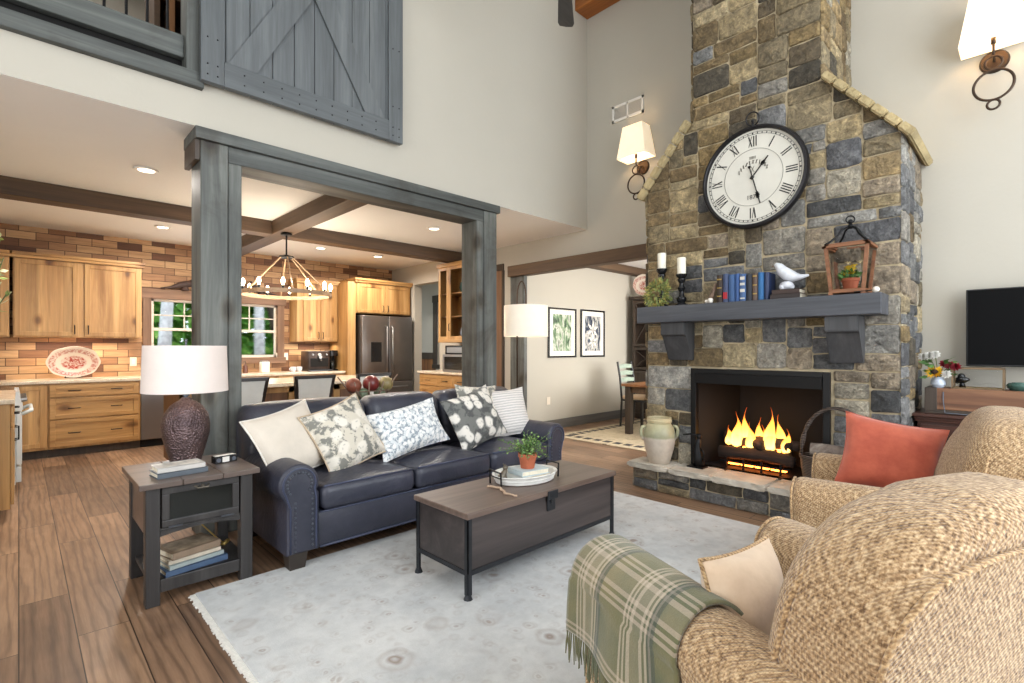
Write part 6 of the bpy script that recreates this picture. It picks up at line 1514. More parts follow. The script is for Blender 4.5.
plain('espresso wood', (34, 27, 24), .35, var=.15); fabric('stool fabric', (206, 204, 196))
sl_ = ['counter stool with pale back beside the left post, partly hidden', 'counter stool with pale back in the middle of the island', 'counter stool with pale back behind the fruit bowl']
def make_stool(label):
    s = thing('counter_stool', label, 'stool', (0, 0, 0), 0, 'counter stools at the island')
    sw = .205
    for sx_ in (-1, 1):
        t = B(); prism(t, [(-.018, -.016), (.018, -.016), (.018, .016), (-.018, .016)], lambda u, v: (sx_ * (sw - .03) + u, .42 + v, 0), lambda u, v: (sx_ * (sw - .02) + u, .40 + v, .62)); obj('front_leg', t, 'espresso wood', s, local=True)
        t = B(); pts = [(sx_ * .165, -.06, 0), (sx_ * .170, .0, .60), (sx_ * .180, -.01, .75), (sx_ * .212, -.06, 1.0)]
        for a, b_ in zip(pts[:-1], pts[1:]): prism(t, [(-.017, -.018), (.017, -.018), (.017, .018), (-.017, .018)], lambda u, v: (a[0] + u, a[1] + v, a[2]), lambda u, v: (b_[0] + u, b_[1] + v, b_[2]))
        obj('back_post', t, 'espresso wood', s, local=True)
    t = B(); box(t, -.195, .195, -.005, .425, .60, .635, .006); obj('seat_frame', t, 'espresso wood', s, local=True)
    t = B(); cushion(t, -.195, .195, .0, .43, .635, .685, .02, .015, .04); obj('seat', t, 'stool fabric', s, local=True, smooth='auto')
    t = B(); prism(t, [(-.205 - .008, 1.0), (.213, 1.0), (.208, .965), (-.208, .965)], lambda u, v: (u, -.078, v), lambda u, v: (u, -.042, v)); obj('top_rail', t, 'espresso wood', s, local=True)
    t = B(); prism(t, [(-.163, .72), (.163, .72), (.192, .966), (-.192, .966)], lambda u, v: (u, -.012 - .045 * (v - .72) / .25 - .012, v), lambda u, v: (u, -.012 - .045 * (v - .72) / .25 + .022, v)); obj('back_panel', t, 'stool fabric', s, local=True)
    t = B(); box(t, -.17, .17, -.012, .012, .25, .28); obj('stretcher', t, 'espresso wood', s, local=True); t = B(); box(t, -.17, .17, .405, .425, .18, .21); obj('stretcher', t, 'espresso wood', s, local=True)
    return s
s0 = make_stool(sl_[0])
for k, x in enumerate((1.615, 2.325, 3.04)):
    s = s0 if k == 0 else copy_tree(s0); s.location = (x, 5.53, 0); s['label'] = sl_[k]
# round chandelier on chains of thin rods
wood('chandelier wood', (120, 92, 64), (160, 130, 98), (186, 158, 126), axis=0, rough=.5, grain=8)
chx, chy, chz, chr_ = 2.25, 6.10, 1.93, .50
ch = thing('chandelier', 'round wagon-wheel chandelier with glowing candle bulbs above the island', 'chandelier', (chx, chy, chz))
t = B(); lathe(t, [(chr_ - .028, -.022), (chr_, -.022), (chr_, .022), (chr_ - .028, .022), (chr_ - .028, -.022)], (chx, chy, chz), 56); obj('wheel_ring', t, 'chandelier wood', ch, smooth='auto')
t = B(); lathe(t, [(0, 0), (.06, .0), (.065, .014), (.05, .03), (0, .03)], (chx, chy, 2.62), 20); cyl(t, (chx, chy, 2.38), (chx, chy, 2.63), .010, seg=8); obj('canopy', t, 'black iron', ch, smooth='auto')
t = B(); torus(t, (chx, chy, 2.365), (0, 0, 1), .075, .012, 20, 6); cyl(t, (chx, chy, 2.36), (chx, chy, 2.39), .05, .03); obj('hub', t, 'black iron', ch, smooth=True)
for k in range(6):
    a = pi * k / 3 + .3; t = B(); tube(t, [(chx + .075 * cos(a), chy + .075 * sin(a), 2.36), (chx + (chr_ - .014) * cos(a), chy + (chr_ - .014) * sin(a), chz + .022)], .008, 6); obj('rod', t, 'chandelier wood', ch)
plain('bulb glow', (255, 236, 200), .4, var=0, emit=(1.0, .82, .56), es=18)
for k in range(12):
    a = 2 * pi * k / 12 + .1; bx_, by_ = chx + (chr_ - .014) * cos(a), chy + (chr_ - .014) * sin(a)
    t = B(); cyl(t, (bx_, by_, chz + .022), (bx_, by_, chz + .055), .016, .013, 12); so = obj('socket', t, 'black iron', ch, smooth='auto')
    t = B(); lathe(t, [(0, 0), (.010, 0), (.014, .014), (.021, .042), (.018, .062), (.008, .082), (0, .086)], (bx_, by_, chz + .055), 12); obj('bulb', t, 'bulb glow', so, smooth=True)
for a in (0.3, 2.4, 4.5): lamp('chandelier_light', (chx + .3 * cos(a), chy + .3 * sin(a), chz + .14), 16, (1.0, .86, .68), .08)

# console table behind the sofa with a wire bowl of decorative balls
ct_ = thing('sofa_table', 'narrow dark table behind the sofa carrying a bowl of spheres', 'console table', (2.35, 4.34, 0))
t = B(); box(t, 1.55, 3.1, 4.22, 4.50, .77, .80, .004); obj('table_top', t, 'side table wood', ct_)
for x in (1.58, 3.03):
    for y in (4.24, 4.44):
        t = B(); box(t, x, x + .04, y, y + .04, 0, .77, .003); obj('leg', t, 'side table wood', ct_)
bwx, bwy, bwz = 2.36, 4.35, .80
wb = thing('wire_bowl', 'open wire and wood bowl holding coloured spheres behind the sofa', 'bowl', (bwx, bwy, bwz))
t = B()
lathe(t, [(0, 0), (.10, 0), (.10, .012), (0, .012)], (bwx, bwy, bwz), 24); obj('base', t, 'driftwood', wb, smooth='auto')
for k in range(10):
    a = 2 * pi * k / 10 + .05; t = B(); e = .31 if k % 5 == 0 else .24; zt_ = .24 if k % 5 == 0 else .19
    tube(t, [(bwx + .09 * cos(a), bwy + .06 * sin(a), bwz + .010), (bwx + .2 * cos(a), bwy + .10 * sin(a), bwz + .10), (bwx + e * cos(a), bwy + .13 * sin(a), bwz + zt_)], [.010, .008, .006], 7); obj('rib', t, 'driftwood', wb, smooth=True)
t = B(); tube(t, [(bwx + .20 * cos(2 * pi * k / 32), bwy + .10 * sin(2 * pi * k / 32), bwz + .10) for k in range(32)], .005, 6, True); obj('wire_ring', t, 'driftwood', wb, smooth=True)
plain('rust sphere', (122, 66, 48), .35, var=.35, scale=24); plain('crimson sphere', (112, 44, 40), .3, var=.35, scale=24); plain('olive sphere', (136, 120, 78), .35, var=.35, scale=24); plain('sage sphere', (112, 124, 98), .4, var=.3, scale=24)
for x, y, z, r, mt, la in ((2.20, 4.34, .155, .072, 'rust sphere', 'rust brown decorative sphere at the left of the wire bowl'), (2.375, 4.34, .165, .078, 'crimson sphere', 'dark red decorative sphere in the middle of the wire bowl'), (2.53, 4.34, .155, .072, 'olive sphere', 'olive gold decorative sphere at the right of the wire bowl'), (2.29, 4.33, .072, .056, 'sage sphere', 'small sage green sphere below the rust sphere'), (2.46, 4.33, .072, .056, 'sage sphere', 'small sage green sphere below the olive sphere')):
    t = B(); ball(t, (x, y, bwz + z), r, u=22, v=14); tag(obj('decorative_sphere', t, mt, smooth=True), la, 'ornament', 'spheres in the wire bowl')

# ------------------------------------------------------------------ hutch run on the right-hand kitchen wall (fronts face -X)
c = cab('base_cabinet', 'honey wood base cabinet with drawers under the wall microwave', 'cabinet', (4.75, 7.05), 1.28, .44, 0, .885, rot=-pi / 2, toe=.10)
for k, (a, b_) in enumerate(((.012, .52), (.53, .90), (.91, 1.27))):
    for z0, z1 in ((.70, .868), (.42, .685), (.13, .405)): shaker(c, a, b_, z0, z1, 'drawer', .045, [('h', (a + b_) / 2, (z0 + z1) / 2)])
t = B(); box(t, 4.715, XW - .004, 5.74, 7.08, .888, .925, .006); tag(obj('countertop', t, 'cream granite'), 'cream granite counter under the glass-front cabinet at right', 'countertop')
c = thing('glass_cabinet', 'tall honey wood wall cabinet with glass doors beside right post', 'cabinet', (4.8, 6.58, 0), (0, 0, -pi / 2))
t = B(); box(t, 0, .018, 0, .39, 1.43, 2.56); box(t, .78, .80, 0, .39, 1.43, 2.56); box(t, .018, .78, .37, .39, 1.43, 2.56); box(t, .018, .78, 0, .37, 1.43, 1.45); box(t, .018, .78, 0, .37, 2.54, 2.56); obj('carcass', t, 'cabinet deep wood', c, local=True)
for z in (1.78, 2.14): t = B(); box(t, .018, .78, .02, .37, z, z + .018); obj('shelf', t, 'cabinet deep wood', c, local=True)
shaker(c, .0, .26, 1.43, 2.56, glass=True, fr=.05); shaker(c, .264, .80, 1.43, 2.56, glass=True, fr=.05, pull=[('v', .30, 1.62)])
t = B(); box(t, -.03, .82, -.04, .39, 2.56, 2.62, .006); box(t, -.015, .81, -.02, .39, 1.385, 1.43, .006); obj('crown', t, 'cabinet rail wood', c, local=True)
for k, (lx, z, mt, la) in enumerate(((.42, 1.451, 'delft glaze', 'blue and white jar low in the glass cabinet'), (.55, 1.80, 'white ceramic', 'white jar on middle shelf of glass cabinet'), (.40, 2.16, 'green glaze', 'dark jar on top shelf of glass cabinet'))):
    j = thing('jar', la, 'jar', (4.8 + .18, 6.58 - lx, z)); t = B(); lathe(t, [(0, 0), (.05, 0), (.075, .08), (.06, .16), (.035, .18), (.04, .2), (0, .2)], (4.98, 6.58 - lx, z), 20); obj('body', t, mt, j, smooth='auto'); t = B(); ball(t, (4.98, 6.58 - lx, z + .205), .02); obj('lid_knob', t, mt, j, smooth=True)
mw = thing('microwave', 'stainless microwave oven on counter below the glass cabinet', 'microwave', (4.9, 6.17, .925))
t = B(); box(t, 4.80, 5.17, 5.86, 6.50, .925, 1.20, .006); obj('body', t, 'stainless', mw); t = B(); box(t, 4.788, 4.80, 5.98, 6.44, .965, 1.165, .004); obj('door_window', t, 'dark glass', mw); t = B(); box(t, 4.79, 4.80, 5.87, 5.96, .95, 1.18, .003); obj('control_panel', t, 'gloss black', mw)
ma = thing('toaster', 'black appliance shelf unit stacked on top of the microwave', 'appliance', (4.95, 6.18, 1.20)); t = B(); box(t, 4.82, 5.15, 5.9, 6.46, 1.20, 1.34, .01); obj('body', t, 'gloss black', ma); t = B(); box(t, 4.808, 4.82, 5.95, 6.40, 1.225, 1.31, .004); obj('front', t, 'stainless', ma)

# ------------------------------------------------------------------ dining room
rug_mat('dining rug wool', (206, 190, 160), (186, 170, 144), (58, 52, 52), scale=2.6)
dg_ = thing('area_rug', 'cream patterned rug under the dining table beyond the fireplace', 'rug', (7.0, 3.2, 0)); t = B(); box(t, 5.62, 8.6, 1.4, 4.92, .001, .012, .003); obj('pile', t, 'dining rug wool', dg_)
plain('rug border charcoal', (66, 62, 62), .95, var=.35, scale=26); t = B()
for q in ((5.74, 5.86, 1.5, 4.82), (5.86, 8.5, 4.70, 4.82), (5.86, 8.5, 1.5, 1.62)):
    n_ = int(max(q[1] - q[0], q[3] - q[2]) / .16)
    for k in range(n_):
        if q[1] - q[0] < q[3] - q[2]: box(t, q[0], q[1], q[2] + (q[3] - q[2]) * (k + .15) / n_, q[2] + (q[3] - q[2]) * (k + .8) / n_, .012, .0135)
        else: box(t, q[0] + (q[1] - q[0]) * (k + .15) / n_, q[0] + (q[1] - q[0]) * (k + .8) / n_, q[2], q[3], .012, .0135)
stuff(obj('border_pattern', t, 'rug border charcoal', dg_))
wood('table oak', (104, 66, 40), (140, 94, 58), (166, 118, 78), axis=0, rough=.4, grain=6)
dt = thing('dining_table', 'brown wooden dining table with square dark legs behind fireplace', 'table', (7.35, 3.35, .012))
t = B(); box(t, 6.48, 8.2, 2.5, 4.30, .725, .765, .006); obj('table_top', t, 'table oak', dt); t = B(); box(t, 6.56, 8.12, 2.58, 4.22, .63, .725, .003); obj('apron', t, 'dark beam', dt)
for x in (6.52, 8.08):
    for y in (2.54, 4.17): t = B(); box(t, x, x + .09, y, y + .09, .012, .725, .004); obj('leg', t, 'dark casing', dt)
fabric('chair seat fabric', (196, 170, 140)); plain('black paint', (28, 28, 28), .4, var=.15); plain('worn green paint', (150, 164, 150), .5, var=.15)
def ladder_chair(label, loc, rz):
    s = thing('dining_chair', label, 'chair', (*loc, .012), rz, 'ladder-back dining chairs')
    for sx_ in (-1, 1):
        t = B(); box(t, sx_ * .20 - .018, sx_ * .20 + .018, .36, .396, 0, .44); obj('front_leg', t, 'black paint', s, local=True)
        t = B(); tube(t, [(sx_ * .19, -.03, 0), (sx_ * .195, 0, .44), (sx_ * .20, -.03, .8), (sx_ * .20, -.08, 1.06)], .018, 8); obj('back_post', t, 'black paint', s, local=True)
    t = B(); box(t, -.21, .21, -.01, .41, .42, .45, .004); obj('seat_frame', t, 'black paint', s, local=True); t = B(); cushion(t, -.21, .21, 0, .41, .45, .51, .025, .015, .05); obj('seat', t, 'chair seat fabric', s, local=True, smooth='auto')
    for k, z in enumerate((.62, .73, .84, .95)):
        t = B(); yy = -.015 - .06 * max(0, (z - .7) / .3); prism(t, [(-.20, z), (.20, z), (.20, z + .06), (0, z + .075), (-.20, z + .06)], lambda u, v: (u, yy - .010, v), lambda u, v: (u, yy + .008, v)); obj('back_slat', t, 'worn green paint' if k % 1 == 0 else 'black paint', s, local=True)
    return s
ladder_chair('ladder-back dining chair at the far end of dining table', (7.30, 4.70), pi)
ladder_chair('ladder-back dining chair on the near side of dining table', (6.30, 3.15), -pi / 2)
hu = thing('china_hutch', 'dark wood china hutch with lattice glass doors in dining room', 'hutch', (8.5, 4.62, 0))
t = B(); box(t, 8.62, 8.64, 4.05, 5.2, .1, 2.2); box(t, 8.22, 8.64, 4.05, 4.07, .1, 2.2); box(t, 8.22, 8.64, 5.18, 5.2, .1, 2.2); box(t, 8.22, 8.62, 4.07, 5.18, .1, .12); box(t, 8.22, 8.62, 4.07, 5.18, 2.18, 2.2); obj('carcass', t, 'dark casing', hu)
for z in (.9, 1.3, 1.75): t = B(); box(t, 8.24, 8.62, 4.07, 5.18, z, z + .02); obj('shelf', t, 'dark casing', hu)
t = B(); box(t, 8.17, 8.66, 4.0, 5.25, 2.2, 2.26, .006); box(t, 8.19, 8.65, 4.03, 5.22, 0, .1, .004); obj('crown', t, 'dark casing', hu)
for (y0, y1) in ((4.06, 4.62), (4.63, 5.19)):
    for (z0, z1, nm) in ((1.33, 2.17, 'glass_door'), (.9, 1.31, 'glass_door'), (.12, .88, 'door')):
        t = B(); f_ = .05
        for q in ((y0, y0 + f_, z0, z1), (y1 - f_, y1, z0, z1), (y0 + f_, y1 - f_, z0, z0 + f_), (y0 + f_, y1 - f_, z1 - f_, z1)): box(t, 8.20, 8.22, q[0], q[1], q[2], q[3], .003)
        if nm == 'glass_door':
            tube(t, [(8.21, y0 + f_, z0 + f_), (8.21, y1 - f_, z1 - f_)], .008, 6); tube(t, [(8.21, y1 - f_, z0 + f_), (8.21, y0 + f_, z1 - f_)], .008, 6)
        else: box(t, 8.208, 8.218, y0 + f_, y1 - f_, z0 + f_, z1 - f_)
        obj(nm, t, 'dark casing', hu)
plain('red glaze', (150, 56, 44), .3, var=.45, scale=30)
for k, (y, z, la) in enumerate(((4.9, 1.77, 'red patterned plate on the top shelf inside the hutch'), (4.88, 1.32, 'red patterned plate on the middle shelf inside the hutch'), (4.9, .92, 'red patterned plate on the low shelf inside the hutch'))):
    t = B(); lathe(t, [(0, 0), (.09, 0), (.15, .02), (.15, .026), (.09, .008), (0, .008)], (0, 0, 0), 28); t.transform(Matrix.Translation((8.56, y, z + .155)) @ Matrix.Rotation(radians(-82), 4, 'Y')); tag(obj('plate', t, 'transferware', smooth='auto'), la, 'plate', 'plates in the hutch')
platter('display_plate', 'red and white plate standing on top of the dark hutch', 8.36, 5.02, 2.26, .46, .40, 'transferware', radians(-12), 'plate', -pi / 2)
# framed botanical prints
def print_mat(name, bg, a, c, sc, seed):
    m, n, l, b = newmat(name); v = coords(n, l, (1, 1, .45), loc=(seed, 0, seed))
    f = noise(n, l, v, sc, 5, .65, 1.4); g = noise(n, l, v, sc * 2.4, 4, .7, 2.0)
    col = ramp(n, l, f, [(.36, lin(bg)), (.46, lin(a)), (.56, lin(c)), (.68, lin(bg))]); col = mixc(n, l, .5, col, ramp(n, l, g, [(.35, (.35, .35, .38, 1)), (.6, (1.1, 1.1, 1.1, 1))]), 'MULTIPLY'); l.new(col, b.inputs['Base Color']); b.inputs['Roughness'].default_value = .25
print_mat('green print', (70, 84, 74), (120, 150, 112), (214, 216, 200), 7, 2); print_mat('blue print', (52, 58, 74), (92, 100, 112), (216, 212, 202), 6, 5)
plain('picture mat board', (232, 226, 214), .8, var=.02)
def picture(x0, x1, z0, z1, mat, label, flower):
    p = thing('framed_print', label, 'picture', ((x0 + x1) / 2, 5.35, z0)); y = 5.35
    t = B(); f_ = .028
    for q in ((x0, x0 + f_, z0, z1), (x1 - f_, x1, z0, z1), (x0 + f_, x1 - f_, z0, z0 + f_), (x0 + f_, x1 - f_, z1 - f_, z1)): box(t, q[0], q[1], y - .03, y - .001, q[2], q[3], .003)
    obj('frame', t, 'gloss black', p); t = B(); box(t, x0 + f_, x1 - f_, y - .012, y - .001, z0 + f_, z1 - f_); obj('mat_board', t, 'picture mat board', p)
    w_, h_ = x1 - x0, z1 - z0; t = B(); box(t, x0 + w_ * .17, x1 - w_ * .17, y - .0135, y - .012, z0 + h_ * .13, z1 - h_ * .13); pr = obj('print', t, mat, p)
    if flower:
        cx, cz = (x0 + x1) / 2, (z0 + z1) / 2; t = B()
        for (dz, R_, cnt) in ((.06, .17, 6), (-.14, .14, 6)):
            for k in range(cnt):
                a = 2 * pi * k / cnt + .4; d = Vector((cos(a), 0, sin(a))); q = Vector((-sin(a), 0, cos(a))); o = Vector((cx, y - .0142, cz + dz))
                vs = [t.verts.new(o + d * R_ * s + q * R_ * w2) for s, w2 in ((.1, .03), (.5, .16), (1, 0), (.5, -.16))]; t.faces.new(vs)
        obj('flower_shape', t, 'picture mat board', pr)
picture(6.0, 6.70, 1.145, 1.95, 'green print', 'framed green woodland print, left of two on the dining wall', False)
picture(6.83, 7.51, 1.145, 1.96, 'blue print', 'framed dark blue print with white lilies on dining wall', True)
ow = thing('outlet', 'small cream outlet low on the dining room wall', 'outlet', (6.02, 5.35, .40)); t = B(); box(t, 5.98, 6.06, 5.342, 5.349, .40, .52, .003); obj('plate', t, 'outlet plate', ow)

# ------------------------------------------------------------------ garden outside the kitchen window
plain('garden ground', (70, 96, 44), .95, var=.3, scale=2); t = B(); box(t, -9, 22, 11.3, 30, -.2, -.1); g_ = struct('ground', t, 'garden ground')
def foliage_mat(name, a, b2, c):
    m, n, l, b = newmat(name); f = noise(n, l, coords(n, l), 3.2, 4, .7); l.new(ramp(n, l, f, [(.32, lin(a)), (.52, lin(b2)), (.7, lin(c))]), b.inputs['Base Color']); b.inputs['Roughness'].default_value = .6
foliage_mat('garden leaves', (74, 132, 58), (124, 186, 78), (196, 226, 116)); plain('birch bark', (236, 234, 236), .8, var=.3, scale=9); plain('dark bark', (92, 76, 66), .9, var=.3, scale=9)
r5 = random.Random(9)
def tree(label, x, y, h, r, mat, lean=0.0, crown=700, spread=1.5, z0=1.6):
    tr_ = thing('tree', label, 'tree', (x, y, -.1), group='trees outside the kitchen window'); t = B()
    tube(t, [(x, y, -.1), (x + lean * .3, y, h * .3), (x + lean, y, h)], [r * 1.15, r, r * .6], 12); obj('trunk', t, mat, tr_, smooth=True); t = B()
    for k in range(crown):
        a = r5.uniform(0, 2 * pi); q = spread * sqrt(r5.random()); p = (x + lean * .6 + q * cos(a), y + .5 + .6 * q * sin(a), r5.uniform(z0, h)); leaf(t, p, (r5.uniform(-1, 1), r5.uniform(-1, 1), r5.uniform(-1, .6)), r5.uniform(.12, .2), r5.uniform(.07, .11), r5.uniform(0, 6))
    obj('foliage', t, 'garden leaves', tr_)
tree('pale birch trunk seen through the left half of kitchen window', 1.98, 11.9, 4.5, .115, 'birch bark', .25, 500, 1.4, 2.3)
tree('pale birch trunk seen through the right half of kitchen window', 3.92, 12.2, 4.5, .11, 'birch bark', -.05, 500, 1.4, 2.4)
tree('leaning brown trunk at right edge of the kitchen window', 4.75, 12.6, 4.5, .12, 'dark bark', -.9, 500, 1.3, 2.3)
t = B()
for k in range(15000):
    p = (r5.uniform(-2, 9.5), r5.uniform(13.0, 15.5), r5.uniform(-.1, 4.6)); leaf(t, p, (r5.uniform(-1, 1), r5.uniform(-1, 1), r5.uniform(-1, .6)), r5.uniform(.22, .42), r5.uniform(.14, .24), r5.uniform(0, 6))
hd = stuff(obj('hedge_foliage', t, 'garden leaves')); hd['label'] = 'dense green garden foliage filling the kitchen window view'; hd['category'] = 'foliage'
# ------------------------------------------------------------------ armchairs (local: facing +y, x lateral)
def weave(name, c0, c1, c2, s=210, rough=.95):
    m, n, l, b = newmat(name); v = coords(n, l)
    f1 = noise(n, l, coords(n, l, (s, s * .32, s)), 1.0, 2, .5); f2 = noise(n, l, coords(n, l, (s * .34, s, s * .34)), 1.0, 2, .5)
    sp = n.new('ShaderNodeSeparateXYZ'); l.new(v, sp.inputs[0]); jit = noise(n, l, v, 38, 2); kk = 400
    ss = math_(n, l, 'ADD', math_(n, l, 'ADD', sp.outputs[0], sp.outputs[1]), math_(n, l, 'MULTIPLY', jit, .012)); tt = math_(n, l, 'ADD', math_(n, l, 'ADD', sp.outputs[2], math_(n, l, 'MULTIPLY', sp.outputs[1], .5)), math_(n, l, 'MULTIPLY', jit, .010))
    wv = math_(n, l, 'MULTIPLY', math_(n, l, 'SINE', math_(n, l, 'MULTIPLY', ss, kk)), math_(n, l, 'SINE', math_(n, l, 'MULTIPLY', tt, kk)))
    wv = math_(n, l, 'SUBTRACT', .5, math_(n, l, 'MULTIPLY', wv, .5))
    big = noise(n, l, v, 3.0, 3)
    k = math_(n, l, 'ADD', math_(n, l, 'MULTIPLY', f1, .5), math_(n, l, 'MULTIPLY', f2, .5))
    k = math_(n, l, 'ADD', k, math_(n, l, 'MULTIPLY', math_(n, l, 'SUBTRACT', big, .5), .12))
    col = ramp(n, l, k, [(.34, lin(c0)), (.47, lin(c1)), (.62, lin(c2))])
    col = mixc(n, l, .75, col, ramp(n, l, wv, [(.25, (1.14, 1.13, 1.10, 1)), (.5, (.86, .83, .79, 1)), (.85, (.46, .39, .33, 1))]), 'MULTIPLY')
    l.new(col, b.inputs['Base Color']); b.inputs['Roughness'].default_value = rough; b.inputs['Sheen Weight'].default_value = .2
    bump(n, l, b, math_(n, l, 'SUBTRACT', k, math_(n, l, 'MULTIPLY', wv, .6)), .8, .006); return m
weave('tan chenille weave', (104, 78, 52), (172, 140, 102), (208, 182, 146)); weave('tan chenille welt', (120, 92, 62), (186, 152, 110), (206, 178, 138))
plain('chair foot wood', (52, 40, 32), .5, var=.1)
def arch_outline(w, z0, z1, rad, n_=10, flare=0.0):
    """upright outline with rounded top corners: (x, z) counter-clockwise"""
    pts = []
    for k in range(9): pts.append((-w / 2 + w * k / 8, z0))
    zs = z1 - rad
    for k in range(1, 9): pts.append((w / 2 + flare * k / 8, z0 + (zs - z0) * k / 8))
    xr = w / 2 + flare
    for k in range(1, n_ + 1): a = pi / 2 * k / n_; pts.append((xr - rad * .95 + rad * .95 * cos(a), zs + rad * sin(a)))
    m = 7
    for k in range(1, m): x = (xr - rad * .95) * (1 - 2 * k / m); pts.append((x, z1 + .018 * (1 - (x / xr) ** 2)))
    for k in range(0, n_): a = pi / 2 + pi / 2 * k / n_; pts.append((-xr + rad * .95 + rad * .95 * cos(a), zs + rad * sin(a)))
    for k in range(0, 8): pts.append((-xr + flare * (k / 8), zs - (zs - z0) * k / 8))
    return pts
def armchair(label, loc, rz, w=.98, arm_w=.22, back_z=.985, back_w=.79, arm_z=.625, lean=.26, rad=.26, armlen=.50):
    c = thing('armchair', label, 'armchair', loc, rz, 'tan upholstered armchairs'); fab = 'tan chenille weave'; hw = w / 2
    t = B(); box(t, -hw + .03, hw - .03, -.36, .40, .07, .36, .04, 3); obj('base', t, fab, c, local=True, smooth='auto')
    si = hw - arm_w
    t = B(); cushion(t, -si + .004, si - .004, -.20, .455, .30, .445, .055, .025, .07); obj('seat_cushion', t, fab, c, local=True, smooth='auto')
    for s in (-1, 1):
        xc = s * (hw - arm_w / 2); o = []
        r_ = arm_w / 2
        prof = [(-r_ + .015, .09), (r_ - .015, .09)] + [(r_ - .015, .09 + (arm_z - r_ - .03 - .09) * k / 8) for k in range(1, 8)] + [((r_ + .008) * cos(a), arm_z - r_ + r_ * sin(a)) for a in [pi * k / 18 - .12 + .24 * k / 18 * 0 for k in range(0, 19)]] + [(-r_ + .015, .09 + (arm_z - r_ - .03 - .09) * (1 - k / 8)) for k in range(1, 8)]
        prof = [prof[0], (0, .09)] + prof[1:]
        t = B(); ym = (armlen - .34) / 2; puff(t, prof, armlen + .34, .045, lambda u, v, d: (xc + u, ym + d, v), .0, 5, 3); a_ = obj('arm', t, fab, c, local=True, smooth='auto')
        t = B(); tube(t, [(xc + u * .93, ym + (armlen + .34) / 2 - .008, .09 + (v - .09) * .985) for u, v in prof[3:]], .006, 6); obj('arm_welt', t, 'tan chenille welt', a_, local=True, smooth=True)
    ln = lambda yy, z: yy - lean * (z - .45)
    # outer shell of the back (side panels and rear) and the thick front pillow that rolls over its top
    o = arch_outline(back_w + .02, .16, back_z - .095, rad * .62)
    t = B(); puff(t, o, .20, .02, lambda u, v, d: (u, ln(-.245 + d, v), v), .0, 3, 4, .012); sh = obj('back_shell', t, fab, c, local=True, smooth='auto')
    t = B(); oo = arch_outline(back_w + .012, .16, back_z - .099, rad * .62); tube(t, [(u, ln(-.343, v), v) for u, v in oo[9:]], .0065, 6); obj('rear_welt', t, 'tan chenille welt', sh, local=True, smooth=True)
    o = arch_outline(back_w, .40, back_z, rad, flare=.005)
    t = B(); puff(t, o, .255, .09, lambda u, v, d: (u, ln(-.205 + d, v) , v), .05, 6, 5, .0); bp = obj('back_cushion', t, fab, c, local=True, smooth='auto')
    t = B(); oo = arch_outline(back_w + .014, .40, back_z - .098, rad * .62); tube(t, [(u, ln(-.147, v), v) for u, v in oo[9:]], .007, 6); obj('side_welt', t, 'tan chenille welt', bp, local=True, smooth=True)
    for x in (-hw + .08, hw - .08):
        for y in (-.30, .34):
            t = B(); lathe(t, [(0, 0), (.022, 0), (.03, .07), (0, .07)], (x, y, 0), 14); obj('foot', t, 'chair foot wood', c, local=True)
    return c
A1 = armchair('tan woven armchair nearest the camera with plaid throw on its arm', (1.60, .40, .0118), radians(-23), lean=.24)
A2 = armchair('tan woven armchair in front of the television with coral pillow', (3.32, .42, .0118), radians(8))

def tfabric(name, c, c2, scale=10):
    m, n, l, b = newmat(name); v = coords(n, l); f = noise(n, l, v, scale, 4, .6); l.new(ramp(n, l, f, [(.3, lin(c)), (.7, lin(c2))]), b.inputs['Base Color']); b.inputs['Roughness'].default_value = .8; b.inputs['Sheen Weight'].default_value = .5; bump(n, l, b, f, .2, .02); return m
tfabric('coral velvet', (160, 66, 42), (190, 92, 64)); tfabric('beige satin', (200, 172, 142), (220, 194, 166))
pillow('throw_pillow', 'coral velvet pillow leaning in the armchair before the television', .48, .44, .17, 'coral velvet', (3.50, .55, .69), radians(-72), radians(64), radians(-10))
bp = pillow('throw_pillow', 'beige ruched pillow with corded edge in the nearest armchair', .36, .29, .15, 'beige satin', (1.475, .56, .585), radians(-8), radians(76), radians(-2), welt='tan chenille welt')

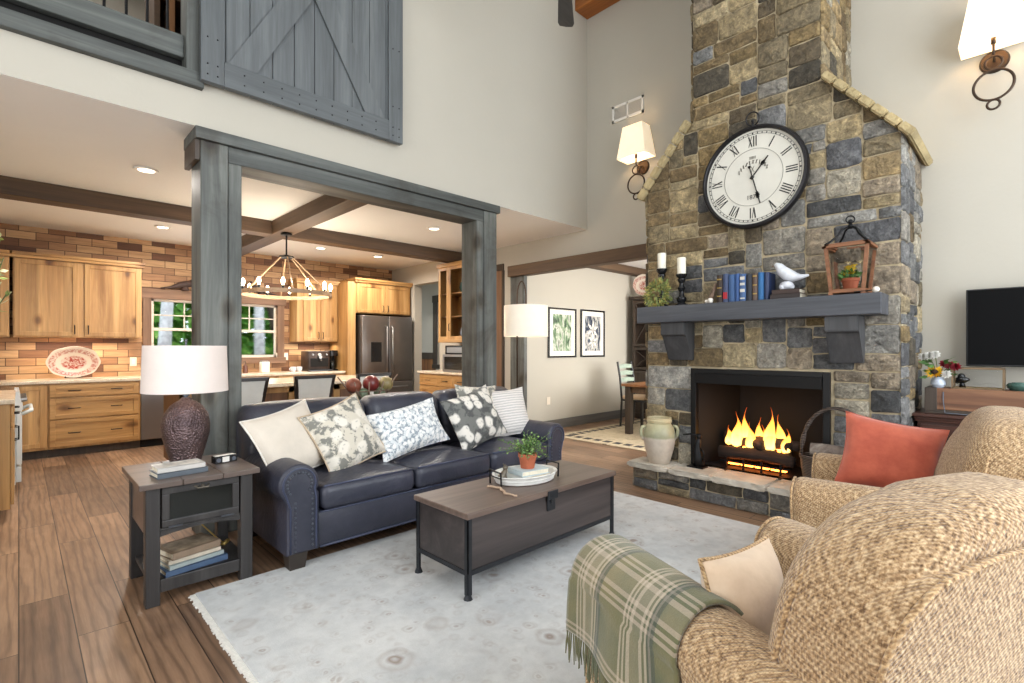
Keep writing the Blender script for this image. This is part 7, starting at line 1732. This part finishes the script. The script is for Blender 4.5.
# plaid throw over the near armchair's left arm
def plaid():
    m, n, l, b = newmat('green plaid wool'); tcx = n.new('ShaderNodeTexCoord'); sp = n.new('ShaderNodeSeparateXYZ'); l.new(tcx.outputs['UV'], sp.inputs[0])
    def bands(o, per, ph, stops):
        k = math_(n, l, 'FRACT', math_(n, l, 'ADD', math_(n, l, 'DIVIDE', o, per), ph)); r = ramp(n, l, k, stops); r.node.color_ramp.interpolation = 'CONSTANT'; return r
    g, lt, dk, ol = (0, 0, 0, 1), (1, 1, 1, 1), (.5, .5, .5, 1), (.25, .25, .25, 1)
    st = [(0, g), (.30, lt), (.33, g), (.36, lt), (.39, g), (.42, lt), (.47, ol), (.60, lt), (.64, g), (.67, lt), (.70, g), (.73, lt)]
    a = bands(sp.outputs[0], .25, .12, st + [(.76, g)]); c = bands(sp.outputs[1], .30, .30, st + [(.76, g)])
    base = mixc(n, l, .55, lin(98, 104, 78), lin(126, 120, 84)); f = noise(n, l, coords(n, l), 5, 3)
    base = ramp(n, l, f, [(.35, lin(88, 92, 64)), (.65, lin(122, 114, 76))])
    col = mixc(n, l, math_(n, l, 'MULTIPLY', a, .42), base, lin(214, 196, 176)); col = mixc(n, l, math_(n, l, 'MULTIPLY', c, .40), col, lin(206, 186, 168))
    th = bands(sp.outputs[0], .25, .03, [(0, g), (.62, lt), (.72, g)]); col = mixc(n, l, math_(n, l, 'MULTIPLY', th, .55), col, lin(48, 62, 58))
    w1 = noise(n, l, coords(n, l), 220, 2); col = mixc(n, l, .3, col, ramp(n, l, w1, [(.3, (.6, .6, .6, 1)), (.7, (1.1, 1.1, 1.1, 1))]), 'MULTIPLY')
    l.new(col, b.inputs['Base Color']); b.inputs['Roughness'].default_value = .95; b.inputs['Sheen Weight'].default_value = .3; bump(n, l, b, w1, .4, .004)
plaid()
th = thing('plaid_throw', 'green and cream plaid throw with fringe draped over armchair arm', 'blanket', A1.location, A1.rotation_euler.z)
axc, ar, az = -(.49 - .11), .11, .625
def throw_pt(u, v, off=.012):
    """u: 0..1 along the arm from its front backwards; v: 0..1 across, inner side over the top and down the outside"""
    Ls = [.10, .36, .18]; s = v * sum(Ls); r = ar + off
    wob = .014 * sin(u * 9 + v * 3) * max(0, (v - .4)) * 2
    yf = .515 - .50 * u
    if s < Ls[0]: x, z = axc + r, az - ar - (Ls[0] - s)
    elif s < Ls[0] + Ls[1]:
        a = pi * (s - Ls[0]) / Ls[1]; x, z = axc + r * cos(a), az - ar + r * sin(a)
    else: d = s - Ls[0] - Ls[1]; x, z = axc - r - .05 * d - wob, az - ar - d
    yf += .05 * max(0, v - .45) * (1 - 2 * u)
    return Vector((x, yf, z))
t = B(); uvl = t.loops.layers.uv.new('UVMap'); NU, NV = 40, 56
g = [[t.verts.new(throw_pt(i / NU, j / NV)) for j in range(NV + 1)] for i in range(NU + 1)]
for i in range(NU):
    for j in range(NV):
        f_ = t.faces.new((g[i][j], g[i + 1][j], g[i + 1][j + 1], g[i][j + 1]))
        for lp, (a, c) in zip(f_.loops, ((i, j), (i + 1, j), (i + 1, j + 1), (i, j + 1))): lp[uvl].uv = (a / NU * .50, c / NV * .64)
o = obj('blanket', t, 'green plaid wool', th, local=True, smooth=True); md = o.modifiers.new('thick', 'SOLIDIFY'); md.thickness = .010; md.offset = 1
t = B()
for k in range(74):
    u = k / 73; p = throw_pt(u, 1.0, .017); q = Vector((random.uniform(-.012, .006), random.uniform(-.014, .014), -.095 + random.uniform(-.012, .012)))
    tube(t, [p + Vector((0, 0, .004)), p + q * .5 + Vector((random.uniform(-.004, .004), 0, 0)), p + q], [.0022, .0032, .0018], 5)
stuff(obj('fringe', t, 'green plaid wool', th, local=True))
